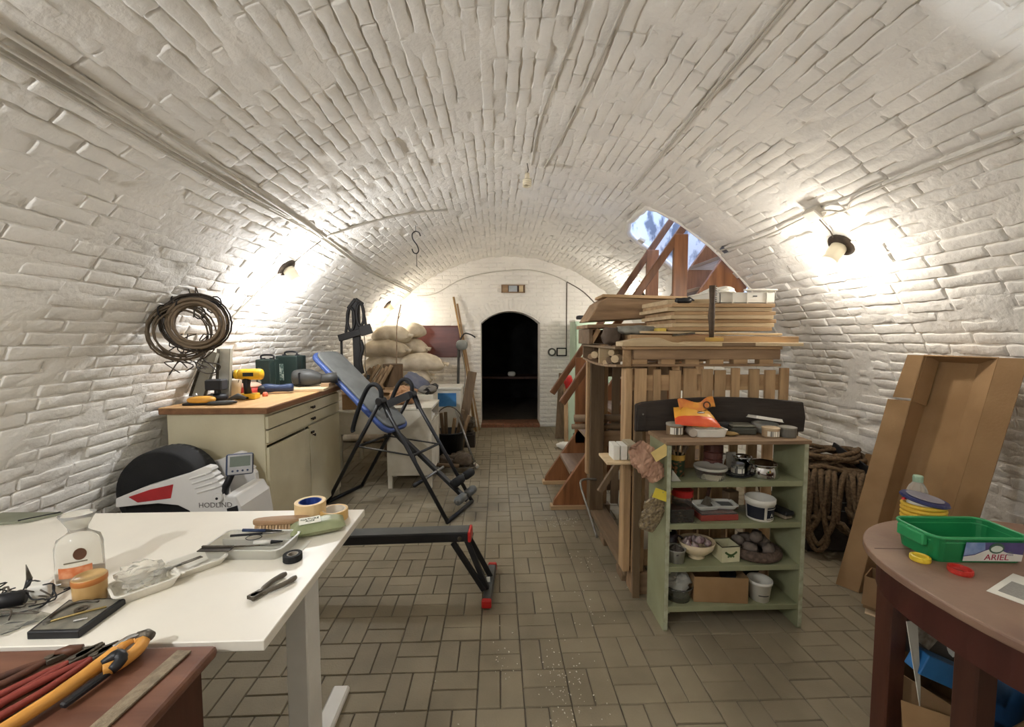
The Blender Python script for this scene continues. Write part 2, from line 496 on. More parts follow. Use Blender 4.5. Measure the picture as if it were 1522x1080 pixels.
# plastered lip of the stair opening
def vx(x, y): return vp(math.asin((x - CX) / R), y, R)
P = [vx(2.42 - .09 * k, HOLE[0] - .005 + .01 * math.sin(k * 1.7)) for k in range(13)] + [vx(1.262 + .006 * math.sin(k * 2.1), HOLE[0] + .03 + .09 * k) for k in range(6)] + [vx(1.29, 4.15), vx(1.31, 4.26), vx(1.36, 4.35), vx(1.45, 4.41)] + [vx(1.55 + .09 * k, 4.42 + .008 * math.sin(k * 2.3)) for k in range(10)]
tag(link_mesh('trim_2', MB().tube(P, [(.011 if k < 13 else .028) + .003 * math.sin(k * 1.3) for k in range(len(P))], 10).v, MB().tube(P, .04, 10).f, WHITE, True), kind='structure')

# stair well above the opening, open to daylight at the top
SHAFT = mat('shaft_plaster', (222, 222, 222), 0.8, rgb2=(120, 124, 134), vs=6.0, stretch=(1.6, 1, .8), bump=0.5, bs=14, world_pos=True, detail=12, fac=(0.50, 0.60))
mb = MB(); hx0, hx1, hy0, hy1, zt = HOLE[2] - 0.10, 3.35, HOLE[0] - 0.06, HOLE[1] + 0.06, 4.6
def zv(x):
    return CZ + math.sqrt(max(R * R - (x - CX) ** 2, 0)) + 0.015 if abs(x - CX) < R else 0.6
xs = list(np.linspace(hx0, CX + R - 0.001, 14)) + [hx1]
for yy in (hy0, hy1):
    sgn = -1 if yy == hy0 else 1
    for a, b in zip(xs[:-1], xs[1:]):
        za, zb = max(zv(a), 1.45), max(zv(b), 1.45)
        mb.add([(a, yy, za), (b, yy, zb), (b, yy, zt), (a, yy, zt), (a, yy + sgn * .1, za), (b, yy + sgn * .1, zb), (b, yy + sgn * .1, zt), (a, yy + sgn * .1, zt)],
               [(0, 1, 2, 3), (4, 5, 6, 7), (0, 1, 5, 4), (3, 2, 6, 7)])
mb.mm((hx0 - 0.1, hy0 - .1, zv(hx0 - .1) + .02), (hx0, hy1 + .1, zt))
mb.mm((hx1, hy0 - .1, 1.45), (hx1 + 0.1, hy1 + .1, zt - 1.2))
tag(link_mesh('wall_stairwell', mb.v, mb.f, SHAFT), kind='structure')
# ------------------------------------------------------------------ materials of the things
BLACK = mat('black_paint', (28, 28, 30), 0.45, var=0.2)
BLACKP = mat('black_plastic', (24, 24, 27), 0.5, var=0.15)
RUBBER = mat('black_rubber', (22, 22, 23), 0.8, var=0.2, bump=0.2, bs=200)
STEEL = mat('steel', (150, 148, 142), 0.38, metal=0.9, var=0.15, vs=30)
OLDSTEEL = mat('old_steel', (110, 104, 94), 0.55, metal=0.7, rgb2=(82, 74, 62), vs=40, bump=0.2, bs=150)
CHROME = mat('chrome', (205, 205, 205), 0.08, metal=1.0, var=0.02)
WHITEP = mat('white_plastic', (225, 222, 212), 0.45, var=0.04)
DESKW = mat('white_laminate', (232, 226, 212), 0.4, var=0.03, vs=3)
METALW = mat('white_metal', (215, 212, 204), 0.45, var=0.04)
CREAM = mat('cream_paint', (216, 208, 178), 0.5, rgb2=(200, 190, 158), vs=2.5, bump=0.05)
CLEAR = mat('clear_plastic', (238, 238, 232), 0.08, trans=0.92, var=0.02, ior=1.25)
FROST = mat('frosted_plastic', (226, 224, 214), 0.35, trans=0.6, var=0.03, ior=1.3)
CARD = mat('cardboard', (160, 128, 90), 0.85, rgb2=(144, 113, 77), vs=5, bump=0.08, bs=90)
CARDD = mat('cardboard_dark', (146, 116, 82), 0.85, rgb2=(130, 102, 70), vs=5, bump=0.08, bs=90)
PINE = wood('pine', (158, 126, 90), (194, 162, 122), 'x')
PINEZ = wood('pine_upright', (150, 120, 86), (190, 158, 118), 'z')
PINEY = wood('pine_deep', (146, 116, 82), (182, 150, 112), 'y')
PALE = wood('pale_plank', (192, 168, 132), (218, 196, 158), 'x')
OLD = wood('old_plank', (124, 98, 72), (168, 138, 106), 'x')
GREYW = wood('grey_plank', (104, 84, 62), (132, 108, 82), 'x')
GREYWZ = wood('grey_post', (92, 74, 54), (122, 100, 74), 'z')
GREYWY = wood('grey_sill', (112, 92, 68), (142, 118, 90), 'y')
STAIRW = wood('stained_stair_wood', (112, 70, 40), (156, 104, 66), 'z', rough=0.4, bump=0.1)
RAILW = wood('stained_rail_wood', (100, 64, 40), (134, 90, 58), 'z', rough=0.35, bump=0.08)
TREADW = wood('stair_tread_wood', (120, 98, 80), (150, 126, 104), 'y', rough=0.6)
DARKW = wood('blackened_plank', (42, 36, 32), (62, 54, 48), 'x', rough=0.8)
BTOP = wood('worktop_wood', (188, 146, 98), (208, 168, 118), 'y', rough=0.55, bump=0.05)
BEDGE = wood('worktop_edge', (122, 84, 54), (148, 106, 70), 'y', rough=0.6)
BROWN = wood('brown_table_wood', (98, 62, 46), (124, 84, 64), 'x', rough=0.5, bump=0.08)
BROWND = wood('brown_table_side', (62, 34, 24), (80, 46, 32), 'z', rough=0.5, bump=0.05)
ROUNDT = mat('worn_round_top', (146, 118, 98), 0.5, rgb2=(128, 100, 84), vs=6, bump=0.1)
ROUNDS = mat('round_table_mahogany', (78, 38, 30), 0.45, rgb2=(62, 30, 23), vs=6, stretch=(1, 1, 0.3))
TAPE = mat('masking_tape', (226, 196, 146), 0.6, var=0.04)
TAPE2 = mat('yellow_tape', (214, 176, 110), 0.5, var=0.04)
YEL = mat('yellow_plastic', (222, 178, 40), 0.4, var=0.06)
RED = mat('red_plastic', (188, 40, 36), 0.4, var=0.08)
ORANGE = mat('orange_handle', (206, 146, 66), 0.5, var=0.08)
REDH = mat('red_handle', (136, 58, 48), 0.5, var=0.12)
BLUEU = mat('blue_vinyl', (72, 92, 146), 0.45, rgb2=(60, 78, 130), vs=5)
GREYV = mat('grey_vinyl', (108, 110, 108), 0.55, rgb2=(92, 94, 92), vs=8)
SACK = mat('burlap_sack', (222, 210, 188), 0.95, rgb2=(200, 186, 162), vs=10, bump=0.4, bs=160)
ROPEM = mat('manila_rope', (118, 96, 70), 0.95, rgb2=(82, 65, 46), vs=60, bump=0.7, bs=180)
GREENP = mat('sage_green_paint', (150, 152, 120), 0.55, rgb2=(130, 132, 100), vs=4, bump=0.12, bs=40)
GREENE = mat('worn_green_edge', (180, 184, 158), 0.6, rgb2=(150, 148, 122), vs=25, bump=0.1)
RAWTOP = wood('worn_raw_board', (118, 94, 70), (150, 124, 96), 'x', rough=0.8)
PAPER = mat('paper', (224, 222, 212), 0.8, var=0.03)
LABELK = mat('dark_label', (30, 34, 46), 0.5, var=0.1)
DKBLUE = mat('dark_blue_plastic', (36, 52, 84), 0.45, var=0.1)
DKGREEN = mat('dark_green_plastic', (22, 38, 34), 0.55, var=0.12)
CABLEM = mat('cable_grey', (92, 84, 74), 0.7, var=0.15)
PCABLE = mat('painted_cable', (196, 190, 178), 0.7, var=0.06)
BAKE = mat('old_lamp_rose', (84, 72, 60), 0.7, rgb2=(60, 50, 42), vs=30, bump=0.3)
PORC = mat('porcelain', (236, 226, 200), 0.3, var=0.02)

def hoop(c, r, n=24, axis='y', ph=0.0, k=1.0, wob=0.0, seed=0):
    out = []
    for i in range(n):
        t = 2 * PI * i / n + ph
        rr = r * (1 + wob * noise.noise(Vector((math.cos(t) * 2, math.sin(t) * 2, seed))))
        a, b = rr * math.cos(t), rr * math.sin(t) * k
        out.append({'y': (c[0] + a, c[1], c[2] + b), 'x': (c[0], c[1] + a, c[2] + b), 'z': (c[0] + a, c[1] + b, c[2])}[axis])
    return out

# ------------------------------------------------------------------ lamps and wiring of the vault
def wall_frame(phi, y):
    out = Vector((-math.sin(phi), 0, -math.cos(phi))); al = Vector((0, 1, 0)); ac = out.cross(al)
    return Vector(vp(phi, y)), out, al, ac
def lamp(key, phi, y, label, color, group=None):
    p, o, al, ac = wall_frame(phi, y)
    d = (o + Vector((0, 0, -0.35))).normalized()
    t = thing('wall_lamp', label, 'lamp', p, group=group)
    part('base', MB().lathe([(0.0, -0.012), (0.075, -0.012), (0.078, 0.006), (0.066, 0.018), (0.03, 0.022), (0, 0.022)], p, 22, o), BAKE, t, smooth=True)
    q = p + o * 0.02
    part('socket', MB().lathe([(0.0, 0), (0.044, 0.0), (0.046, 0.045), (0.040, 0.075), (0.045, 0.090), (0.043, 0.104), (0.034, 0.112), (0, 0.112)], q, 20, d), PORC, t, smooth=True)
    q2 = q + d * 0.112
    gm = mat('bulb_' + key, color, 0.3, var=0.0, emit=BULB[key] * 12)
    part('bulb', MB().lathe([(0.0, 0.0), (0.016, 0.0), (0.018, 0.012), (0.030, 0.034), (0.034, 0.052), (0.030, 0.070), (0.018, 0.082), (0.0, 0.086)], q2, 10, d), gm, t, smooth=True, label='glowing bulb')
    return t
COOL, WARM, WARM2 = (250, 252, 255), (255, 248, 236), (255, 248, 238)
lamp('left_near', math.atan2(-1.625 - CX, 2.055 - CZ), 3.33, 'lit bare bulb in white holder on left vault above the workbench', COOL)
lamp('left_far', math.atan2(-1.665 - CX, 2.02 - CZ), 6.45, 'lit bare bulb on left vault above the pile of sandbags', WARM)
lamp('right_near', math.atan2(2.05 - CX, 2.065 - CZ), 2.46, 'lit bare bulb with round brown rose on the right vault', WARM2)
lamp('right_far', math.atan2(1.95 - CX, 2.09 - CZ), 5.75, 'lit bare bulb on right vault hidden behind the staircase', WARM2)
lamp('left_rear', math.atan2(-1.625 - CX, 2.055 - CZ), 0.05, 'lit bare bulb on left vault beside the photographer', COOL)

def vault_line(ctrl, k=8, lift=0.008):
    P = curve_pts([(a, b, 0) for a, b in ctrl], k)
    return [vp(q.x, q.y, R - lift) for q in P]
FL = math.atan2(-1.385 - CX, 2.285 - CZ)
t = thing('vault_cable', 'pair of thin painted cables running the length of left vault', 'cable', vp(FL, 2.0))
for dq in (0, 0.012):
    part('cable', MB().tube(vault_line([(FL + dq, -0.5), (FL + dq + 0.008, 1.0), (FL + dq, 2.2), (FL + 0.006 + dq, 3.3), (FL - 0.02 + dq, 4.8), (FL - 0.015 + dq, 6.9)]), 0.0065, 6), PCABLE, t, smooth=True)
part('conduit', MB().tube(vault_line([(FL + 0.03, -0.5), (FL + 0.035, 1.2), (FL + 0.03, 2.0), (FL + 0.02, 3.0), (FL + 0.012, 3.35)]), 0.011, 8), PCABLE, t, smooth=True)
FR = math.atan2(1.86 - CX, 2.25 - CZ)
t = thing('vault_cable', 'thin sagging cable with junction box on right vault', 'cable', vp(FR, 2.4))
part('cable', MB().tube(vault_line([(FR, 0.6), (FR, 1.5), (FR, 2.1), (FR + 0.02, 2.25), (FR, 2.4), (FR + 0.01, 2.9), (FR, 3.5)], lift=0.02), 0.006, 6), PCABLE, t, smooth=True)
p, o_, al, ac = wall_frame(FR, 2.42)
Mx = Matrix((al, ac, o_)).transposed()
part('junction_box', MB().box(p + o_ * 0.02, (0.10, 0.075, 0.045), M=Mx), PCABLE, t, bevel=0.006)
part('lamp_lead', MB().tube([p + o_ * 0.02, vp(FR + 0.06, 2.44, R - 0.012), vp(math.atan2(2.05 - CX, 2.065 - CZ) - 0.02, 2.46, R - 0.012)], 0.004, 6), CABLEM, t)
t = thing('vault_cable', 'straight double conduit along the vault right of the crown', 'cable', vp(0.36, 2.0))
F3 = math.atan2(1.06 - CX, 2.71 - CZ)
for dq in (0, 0.007):
    part('conduit', MB().tube(vault_line([(F3 + dq - 0.012, -0.5), (F3 + dq - 0.01, 1.5), (F3 + dq * 0.6 + 0.004, 2.8), (F3 + 0.01 + dq * 0.2, 3.4)], lift=0.004), 0.007, 7), PCABLE, t, smooth=True)
t = thing('vault_cable', 'two thin painted cables along the crown of the vault', 'cable', vp(0.0, 2.5))
part('cable', MB().tube(vault_line([(0.06, -0.5), (0.055, 1.5), (0.02, 2.6), (0.02, 3.3)]), 0.006, 6), PCABLE, t, smooth=True)
part('cable', MB().tube(vault_line([(0.115, 1.2), (0.11, 1.9), (0.085, 2.8), (0.06, 3.35)]), 0.006, 6), PCABLE, t, smooth=True)
t = thing('wall_cable', 'thin lead climbing the left wall from workbench to its lamp', 'cable', (-2.1, 3.0, 1.2))
ph = lambda x, z: math.atan2(x - CX, z - CZ)
part('cable', MB().tube([vp(ph(-2.14, 1.12), 2.98, R - 0.008), vp(ph(-2.05, 1.36), 3.02, R - 0.012), vp(ph(-1.90, 1.67), 3.12, R - 0.01), vp(ph(-1.72, 1.93), 3.25, R - 0.01), vp(ph(-1.64, 2.03), 3.31, R - 0.012)], 0.007, 6), PCABLE, t, smooth=True)
part('cable', MB().tube([vp(ph(-1.60, 2.08), 3.34, R - 0.01), vp(ph(-1.5, 2.18), 3.36, R - 0.01), vp(FL, 3.38, R - 0.012)], 0.004, 6), CABLEM, t, smooth=True)
# cross conduit seam over the vault
t = thing('vault_cable', 'flattened pale strip crossing left vault towards the crown', 'cable', vp(-0.5, 3.5))
part('cable', MB().tube([vp(FL + 0.02 + a * (-0.30 - FL) , 3.40 + 0.75 * a, R - 0.006) for a in np.linspace(0, 1, 14)], 0.012, 6), PCABLE, t, smooth=True)

# unlit cluster bulb hanging from the crown
cb = Vector((0.235, 3.30, 2.82))
t = thing('hanging_bulb', 'unlit white spiral bulb hanging on short flex from vault crown', 'lamp', cb)
part('flex', MB().tube([cb, cb + Vector((0.01, 0.0, -0.05)), cb + Vector((0.0, 0.0, -0.08))], 0.004, 6), CABLEM, t)
part('socket', MB().lathe([(0, 0), (0.018, 0), (0.02, -0.045), (0, -0.045)], cb + Vector((0, 0, -0.075)), 14), PORC, t, smooth=True)
sp = [cb + Vector((0.027 * math.cos(q), 0.027 * math.sin(q), -0.12 - 0.05 * (q / (7 * PI)))) for q in np.linspace(0, 7 * PI, 70)]
part('bulb', MB().tube(sp, 0.0085, 7), PORC, t, smooth=True)

# S hook on a wire
h0 = Vector((-0.80, 4.29, 2.64))
t = thing('s_hook', 'black wire S-shaped hook hanging from the left of vault', 'hook', h0)
P = [h0 + Vector((0, 0, -0.03 - 0.02 * i)) for i in range(4)]
part('wire', MB().tube([h0 + Vector((0.004, 0, 0.0)), h0 + Vector((0.004, 0, -0.10))], 0.003, 5), BLACK, t)
part('hook', MB().tube(curve_pts([h0 + Vector(q) for q in [(0.05, 0, -0.14), (0.035, 0, -0.105), (0.0, 0, -0.095), (-0.03, 0, -0.12), (-0.025, 0, -0.17), (0.015, 0, -0.23), (0.03, 0, -0.28), (0.01, 0, -0.31), (-0.02, 0, -0.30), (-0.035, 0, -0.265)]], 5), 0.006, 6), BLACK, t, smooth=True)
part('wire', MB().tube([h0 + Vector((0.01, 0, -0.31)), h0 + Vector((0.012, 0, -0.44))], 0.003, 5), BLACK, t)

# ------------------------------------------------------------------ white desk and what lies on it
t = thing('white_desk', 'white laminate desk with square metal T-leg in left foreground', 'desk', (-1.35, 1.43, 0))
part('tabletop', MB().mm((-2.10, 1.03, 0.722), (-0.578, 1.835, 0.75)), DESKW, t, bevel=0.002)
for lx in (-0.66, -2.02):
    l = part('leg', MB().mm((lx - 0.035, 1.36, 0.03), (lx + 0.035, 1.46, 0.70)), METALW, t, bevel=0.004)
    part('foot', MB().mm((lx - 0.035, 1.08, 0.0), (lx + 0.035, 1.74, 0.03)), METALW, l, bevel=0.008)
    part('bracket', MB().mm((lx - 0.03, 1.10, 0.697), (lx + 0.03, 1.72, 0.722)), METALW, t)
part('crossbeam', MB().mm((-2.0, 1.385, 0.66), (-0.68, 1.435, 0.70)), METALW, t)

# front-left brown table
t = thing('brown_table', 'brown wooden bench cupboard in the bottom left corner', 'table', (-1.0, 0.75, 0))
part('tabletop', MB().mm((-1.40, 0.42, 0.728), (-0.676, 1.012, 0.758)), BROWN, t, bevel=0.012, seg=3)
part('side_panel', MB().mm((-0.725, 0.45, 0.0), (-0.70, 0.985, 0.728)), BROWND, t, bevel=0.003)
part('side_panel', MB().mm((-1.38, 0.45, 0.0), (-1.355, 0.985, 0.728)), BROWND, t, bevel=0.003)
part('back_panel', MB().mm((-1.355, 0.965, 0.04), (-0.725, 0.985, 0.728)), BROWND, t)
part('shelf', MB().mm((-1.355, 0.46, 0.30), (-0.725, 0.965, 0.32)), BROWND, t)
zt = 0.759
# orange tool
def zz(*q): return [(x, y, zt + h) for x, y, h in q]
t = thing('hand_saw', 'orange handled pruning saw with black grip lying on brown table', 'saw', (-0.86, 0.88, zt))
part('handle', MB().tube(curve_pts(zz((-0.925, 0.74, .016), (-0.905, 0.80, .018), (-0.89, 0.86, .018), (-0.878, 0.92, .020), (-0.865, 0.955, .022)), 5), [.013] * 10 + [.014] * 4 + [.015, .016, .017, .018, .019, .020, .020], 10), ORANGE, t, smooth=True)
part('loop', MB().tube(curve_pts(zz((-0.868, 0.95, .022), (-0.872, 0.98, .022), (-0.862, 1.0, .022), (-0.84, 0.995, .022), (-0.83, 0.965, .022), (-0.835, 0.925, .022), (-0.852, 0.905, .022)), 5), 0.0135, 8), ORANGE, t, smooth=True)
part('pivot_plate', MB().cyl((-0.853, 0.968, zt + 0.004), 0.022, 0.02, 18), STEEL, t, smooth=False, bevel=0.002, label='shiny steel pivot')
part('jaw', MB().tube(curve_pts(zz((-0.882, 0.965, .03), (-0.868, 0.99, .034), (-0.85, 1.0, .034)), 5), 0.006, 6), CHROME, t, smooth=True)
part('knob', MB().tube(zz((-0.858, 1.0, .03), (-0.84, 1.006, .03), (-0.826, 1.003, .028)), [.010, .013, .010], 10), OLDSTEEL, t, smooth=True)
part('grip', MB().tube(curve_pts(zz((-0.862, 0.915, .03), (-0.846, 0.932, .036), (-0.832, 0.925, .030), (-0.834, 0.905, .022)), 4), [.008, .009, .010, .012, .013, .013, .014, .014, .013, .012, .012, .011, .010], 8), BLACKP, t, smooth=True)
part('blade_guard', MB().beam((-0.842, 0.915, zt + .016), (-0.862, 0.828, zt + .012), 0.016, 0.012), BLACKP, t, bevel=0.003)
t = thing('metal_file', 'flat worn grey steel file nearest the edge of brown table', 'file', (-0.74, 0.88, zt))
part('blade', MB().beam((-0.757, 0.78, zt + .003), (-0.738, 0.985, zt + .003), 0.034, 0.005), mat('file_steel', (150, 136, 112), 0.6, metal=0.3, rgb2=(122, 108, 88), vs=60, bump=0.3, bs=300), t, bevel=0.001)
part('tang', MB().beam((-0.757, 0.78, zt + .003), (-0.762, 0.72, zt + .003), 0.012, 0.004), OLDSTEEL, t)
def pliers(name, label, x, y, ang, L, hm, jm, spread=0.03, group=None, z=zt):
    t = thing(name, label, 'pliers', (x, y, z), ang, group)
    for s in (-1, 1):
        pts = curve_pts([(0, 0, .009), (-0.2 * L, s * spread * .45, .009), (-0.5 * L, s * spread * .8, .009), (-0.78 * L, s * spread * .75, .009)], 4)
        part('handle', MB().tube(pts, [.006] * 3 + [.0075] * 7 + [.0085, .008, .006], 8), hm, t, smooth=True, local=True)
        part('jaw', MB().prism([(-0.03 * L, -s * .004), (0.02, -s * .010), (0.22 * L, s * 0.0015), (0.22 * L, s * .006), (0.03, s * .013), (-0.03 * L, s * .012)][::s], .003, .014), jm, t, bevel=0.001, local=True)
    part('pivot', MB().cyl((0, 0, .002), .007, .015, 12), jm, t, local=True)
    return t
pliers('pliers', 'red handled pliers lying left of the orange saw on brown table', -0.925, 0.965, 1.20, 0.22, REDH, OLDSTEEL, 0.026)
pliers('pliers', 'rusty dark pliers at the far left of brown table', -1.02, 0.96, 0.95, 0.20, mat('rust', (98, 62, 44), 0.8, rgb2=(70, 44, 34), vs=40), OLDSTEEL, 0.024)
pliers('pliers', 'long red grips between the orange saw and the rusty pliers', -0.965, 0.955, 1.15, 0.26, REDH, OLDSTEEL, 0.02)
t = thing('screwdriver', 'small brown handled screwdriver by the back edge of brown table', 'tool', (-0.96, 0.99, zt))
part('handle', MB().tube(zz((-1.02, 0.975, .012), (-1.0, 0.982, .013), (-0.975, 0.99, .012)), [.008, .012, .009], 8), mat('brown_handle', (92, 58, 40), 0.5), t, smooth=True)
part('shaft', MB().tube(zz((-0.975, 0.99, .012), (-0.915, 1.004, .006)), .003, 6), OLDSTEEL, t)

zd = 0.7505
def zdp(*q): return [(x, y, zd + h) for x, y, h in q]
# clear bottle with cut-open top
t = thing('plastic_bottle', 'clear plastic bottle with orange label and cut open top on white desk', 'bottle', (-1.29, 1.32, zd))
bx, by = -1.285, 1.315
Mb = loc_rot((bx, by, zd), 0.5)
mb = MB().lathe([(0.001, 0.002), (0.052, 0.002), (0.056, 0.012), (0.056, 0.115), (0.050, 0.138), (0.030, 0.152), (0.022, 0.160), (0.024, 0.172), (0.036, 0.195), (0.045, 0.212), (0.0435, 0.212), (0.034, 0.194), (0.021, 0.171), (0.019, 0.160)], (0, 0, 0), 24, sx=1.0, sy=0.72).xf(Mb)
part('body', mb, mat('clear_bottle', (240, 238, 230), 0.12, trans=0.75, var=0.02, ior=1.2), t, smooth=True)
part('dregs', MB().lathe([(0.0, 0.004), (0.050, 0.004), (0.052, 0.034), (0.0, 0.036)], (0, 0, 0), 20, sy=0.70).xf(Mb), mat('amber_liquid', (196, 160, 110), 0.3, trans=0.4), t, smooth=True)
def wrap(M, r, sy, a0, a1, z0, z1, n=10):
    mb = MB(); mb.grid(lambda u, v: (r * math.cos(a0 + (a1 - a0) * u), r * sy * math.sin(a0 + (a1 - a0) * u), z0 + (z1 - z0) * v), n, 2); return mb.xf(M)
lb = part('label', wrap(Mb, 0.0568, 0.73, -2.35, -0.9, 0.03, 0.062), mat('orange_label', (196, 108, 62), 0.6, rgb2=(214, 150, 110), vs=40), t, smooth=True)
part('emblem', MB().cyl((0, 0, 0), .015, .0012, 20, axis=(0, -1, 0)).xf(Mb @ loc_rot((0.012, -0.0412, 0.10), 0.12) @ Matrix.Diagonal((1, 1, 1.2, 1))), mat('emblem_brown', (92, 62, 44), 0.5), t, label='dark round emblem')
part('stripe', MB().mm((-0.024, -0.042, 0.075), (0.028, -0.041, 0.079)).xf(Mb @ loc_rot((0, 0, 0), 0.0)), mat('stripe_grey', (120, 112, 96), 0.5), t)
# amber jar
t = thing('glue_jar', 'small amber jar of hardened glue in front of clear bottle', 'jar', (-1.155, 1.205, zd))
part('body', MB().lathe([(0, 0.001), (0.034, 0.001), (0.0365, 0.006), (0.038, 0.076), (0.035, 0.079), (0.034, 0.074), (0.0, 0.072)], (-1.155, 1.205, zd), 22), mat('amber_glue', (206, 172, 116), 0.3, trans=0.25, rgb2=(190, 150, 92), vs=20), t, smooth=True)
part('rim', MB().lathe([(0.0378, 0.060), (0.0392, 0.063), (0.0390, 0.075), (0.0382, 0.076)], (-1.155, 1.205, zd), 22), mat('glue_rim', (186, 118, 60), 0.4), t, smooth=True)
# crumpled film
def crumple(c, d, seed, n=16, amp=0.55):
    return MB().blob(c, d, n, 10, 1.0, amp, 9.0, seed)
solo('plastic_film', crumple((-1.075, 1.285, zd + 0.033), (0.13, 0.11, 0.065), 3), mat('film_clear', (244, 242, 234), 0.25, trans=.8, ior=1.15, var=.02), 'crumpled clear plastic film between glue jar and foam box', 'film', (-1.075, 1.285, zd), smooth=False)
# open foam box with scalpel
def tray(name, w, d, h, wall, M, m, t, flare=0.0):
    """open rectangular tray, bottom centre at M"""
    mb = MB(); f = flare
    def ring(ww, dd, z, r=0.18):
        pts = []; rad = min(ww, dd) * r
        for cx, cy, a in ((ww / 2 - rad, dd / 2 - rad, 0), (-ww / 2 + rad, dd / 2 - rad, PI / 2), (-ww / 2 + rad, -dd / 2 + rad, PI), (ww / 2 - rad, -dd / 2 + rad, 1.5 * PI)):
            for k in range(4): pts.append((cx + rad * math.cos(a + k * PI / 6), cy + rad * math.sin(a + k * PI / 6), z))
        return pts
    rings = [ring(w - 2 * f, d - 2 * f, 0.0), ring(w, d, h - .003), ring(w + .006, d + .006, h - .003), ring(w + .006, d + .006, h), ring(w - 2 * wall, d - 2 * wall, h), ring(w - 2 * f - 2 * wall, d - 2 * f - 2 * wall, wall)]
    vs = [p for r_ in rings for p in r_]; n = 16
    fs = [(i * n + j, i * n + (j + 1) % n, (i + 1) * n + (j + 1) % n, (i + 1) * n + j) for i in range(5) for j in range(n)]
    fs += [tuple(range(n))[::-1], tuple(range(5 * n, 6 * n))]
    mb.add(vs, fs); return part(name, mb.xf(M), m, t)
FOAM = mat('white_foam', (220, 216, 204), 0.7, var=0.03, bump=0.1, bs=120)
t = thing('foam_box', 'open white hinged tray holding a scalpel on white desk', 'box', (-1.03, 1.33, zd))
tray('tray_base', 0.15, 0.115, 0.030, .003, loc_rot((-1.05, 1.26, zd), 0.85), FOAM, t, .012)
tray('tray_lid', 0.15, 0.115, 0.024, .003, loc_rot((-0.985, 1.385, zd), 0.85), FOAM, t, .012)
part('hinge', MB().beam((-1.07, 1.345, zd + .026), (-0.965, 1.30, zd + .024), 0.012, 0.003), FOAM, t)
t = thing('scalpel', 'grey knife lying across the open white tray', 'knife', (-1.02, 1.33, zd + .03))
part('handle', MB().tube([(-1.04, 1.285, zd + .034), (-1.005, 1.345, zd + .030)], .0045, 8), STEEL, t, smooth=True)
part('blade', MB().beam((-1.005, 1.345, zd + .030), (-0.975, 1.395, zd + .028), 0.016, 0.002), OLDSTEEL, t)
# black tray with eye glasses and small tools
t = thing('black_case', 'shallow black case holding small tools at front of white desk', 'case', (-1.09, 1.115, zd))
Mc = loc_rot((-1.093, 1.118, zd), 0.0)
quad = [(-1.168, 1.052), (-1.043, 1.052), (-1.045, 1.19), (-1.195, 1.185)]
part('shell', MB().prism(quad, zd, zd + .020), BLACKP, t, bevel=0.002)
inner = [(-1.160, 1.060), (-1.050, 1.060), (-1.052, 1.182), (-1.186, 1.177)]
part('lining', MB().prism(inner, zd + .0195, zd + .0212), mat('grey_lining', (96, 92, 84), 0.35, rgb2=(130, 126, 112), vs=30), t)
t = thing('tweezers', 'thin brass coloured wire tool lying on the black case', 'tool', (-1.1, 1.11, zd + .024))
part('arm', MB().tube(curve_pts(zdp((-1.15, 1.082, .024), (-1.10, 1.112, .026), (-1.055, 1.142, .024)), 4), .003, 6), mat('brass', (168, 148, 96), 0.35, metal=0.8), t, smooth=True)
part('arm', MB().tube(curve_pts(zdp((-1.15, 1.082, .024), (-1.165, 1.12, .025), (-1.15, 1.165, .025), (-1.10, 1.168, .024)), 5), .003, 6), OLDSTEEL, t, smooth=True)
part('hinge', MB().cyl((-1.15, 1.083, zd + .0215), .008, .007, 12), STEEL, t)
solo('steel_washer', MB().lathe([(.006, 0), (.014, 0), (.014, .004), (.006, .004), (.006, 0)], (-1.115, 1.135, zd + .0215), 16), OLDSTEEL, 'flat oval steel piece inside the black case', 'washer', (-1.115, 1.135, zd + .0215))
solo('screw', MB().tube([(-1.085, 1.085, zd + .025), (-1.06, 1.095, zd + .025)], [.004, .0025], 8), CHROME, 'shiny bolt lying near front of black case', 'screw', (-1.07, 1.09, zd + .0215))
# wire tangle
t = thing('cable_tangle', 'tangled black leads with plug at left edge of white desk', 'cable', (-1.36, 1.15, zd))
r = random.Random(5)
for k in range(9):
    cx, cy = -1.36 + r.uniform(-.10, .10), 1.145 + r.uniform(-.05, .07); rad = r.uniform(.03, .08); P = []
    a0 = r.uniform(0, 6)
    for i in range(9):
        a = a0 + i * r.uniform(.45, .75)
        P.append((cx + rad * math.cos(a) * 1.25 + r.uniform(-.01, .01), cy + rad * math.sin(a) * .8 + r.uniform(-.01, .01), zd + .008 + r.uniform(0, .045)))
    part('lead', MB().tube(curve_pts(P, 4), .0020, 6), CABLEM if k % 3 else BLACKP, t, smooth=True)
part('plug', MB().tube([(-1.385, 1.125, zd + .035), (-1.34, 1.15, zd + .04), (-1.295, 1.17, zd + .038)], [.016, .020, .019], 12), BLACKP, t, smooth=True, label='fat black plug')
part('lead', MB().tube(curve_pts(zdp((-1.285, 1.235, .035), (-1.268, 1.215, .02), (-1.262, 1.18, .006), (-1.29, 1.15, .006), (-1.34, 1.12, .01)), 5), .003, 6), BLACKP, t, smooth=True)
solo('plastic_bag', MB().blob((-1.34, 1.115, zd + .006), (0.26, 0.16, 0.010), 18, 6, 1, .3, 8, 4), CLEAR, 'flattened clear bag under the cable tangle', 'bag', (-1.34, 1.115, zd))
t = thing('power_adapter', 'white cube power adapter beside the cable tangle', 'adapter', (-1.325, 1.235, zd))
part('body', MB().box((-1.318, 1.232, zd + .021), (0.046, 0.04, 0.042), 0.4), WHITEP, t, bevel=0.005, seg=2)
part('pin', MB().tube([(-1.297, 1.243, zd + .026), (-1.28, 1.251, zd + .026)], .002, 6), STEEL, t)
t = thing('soldering_tip', 'slim pointed grey tool standing up from the cable tangle', 'tool', (-1.44, 1.25, zd))
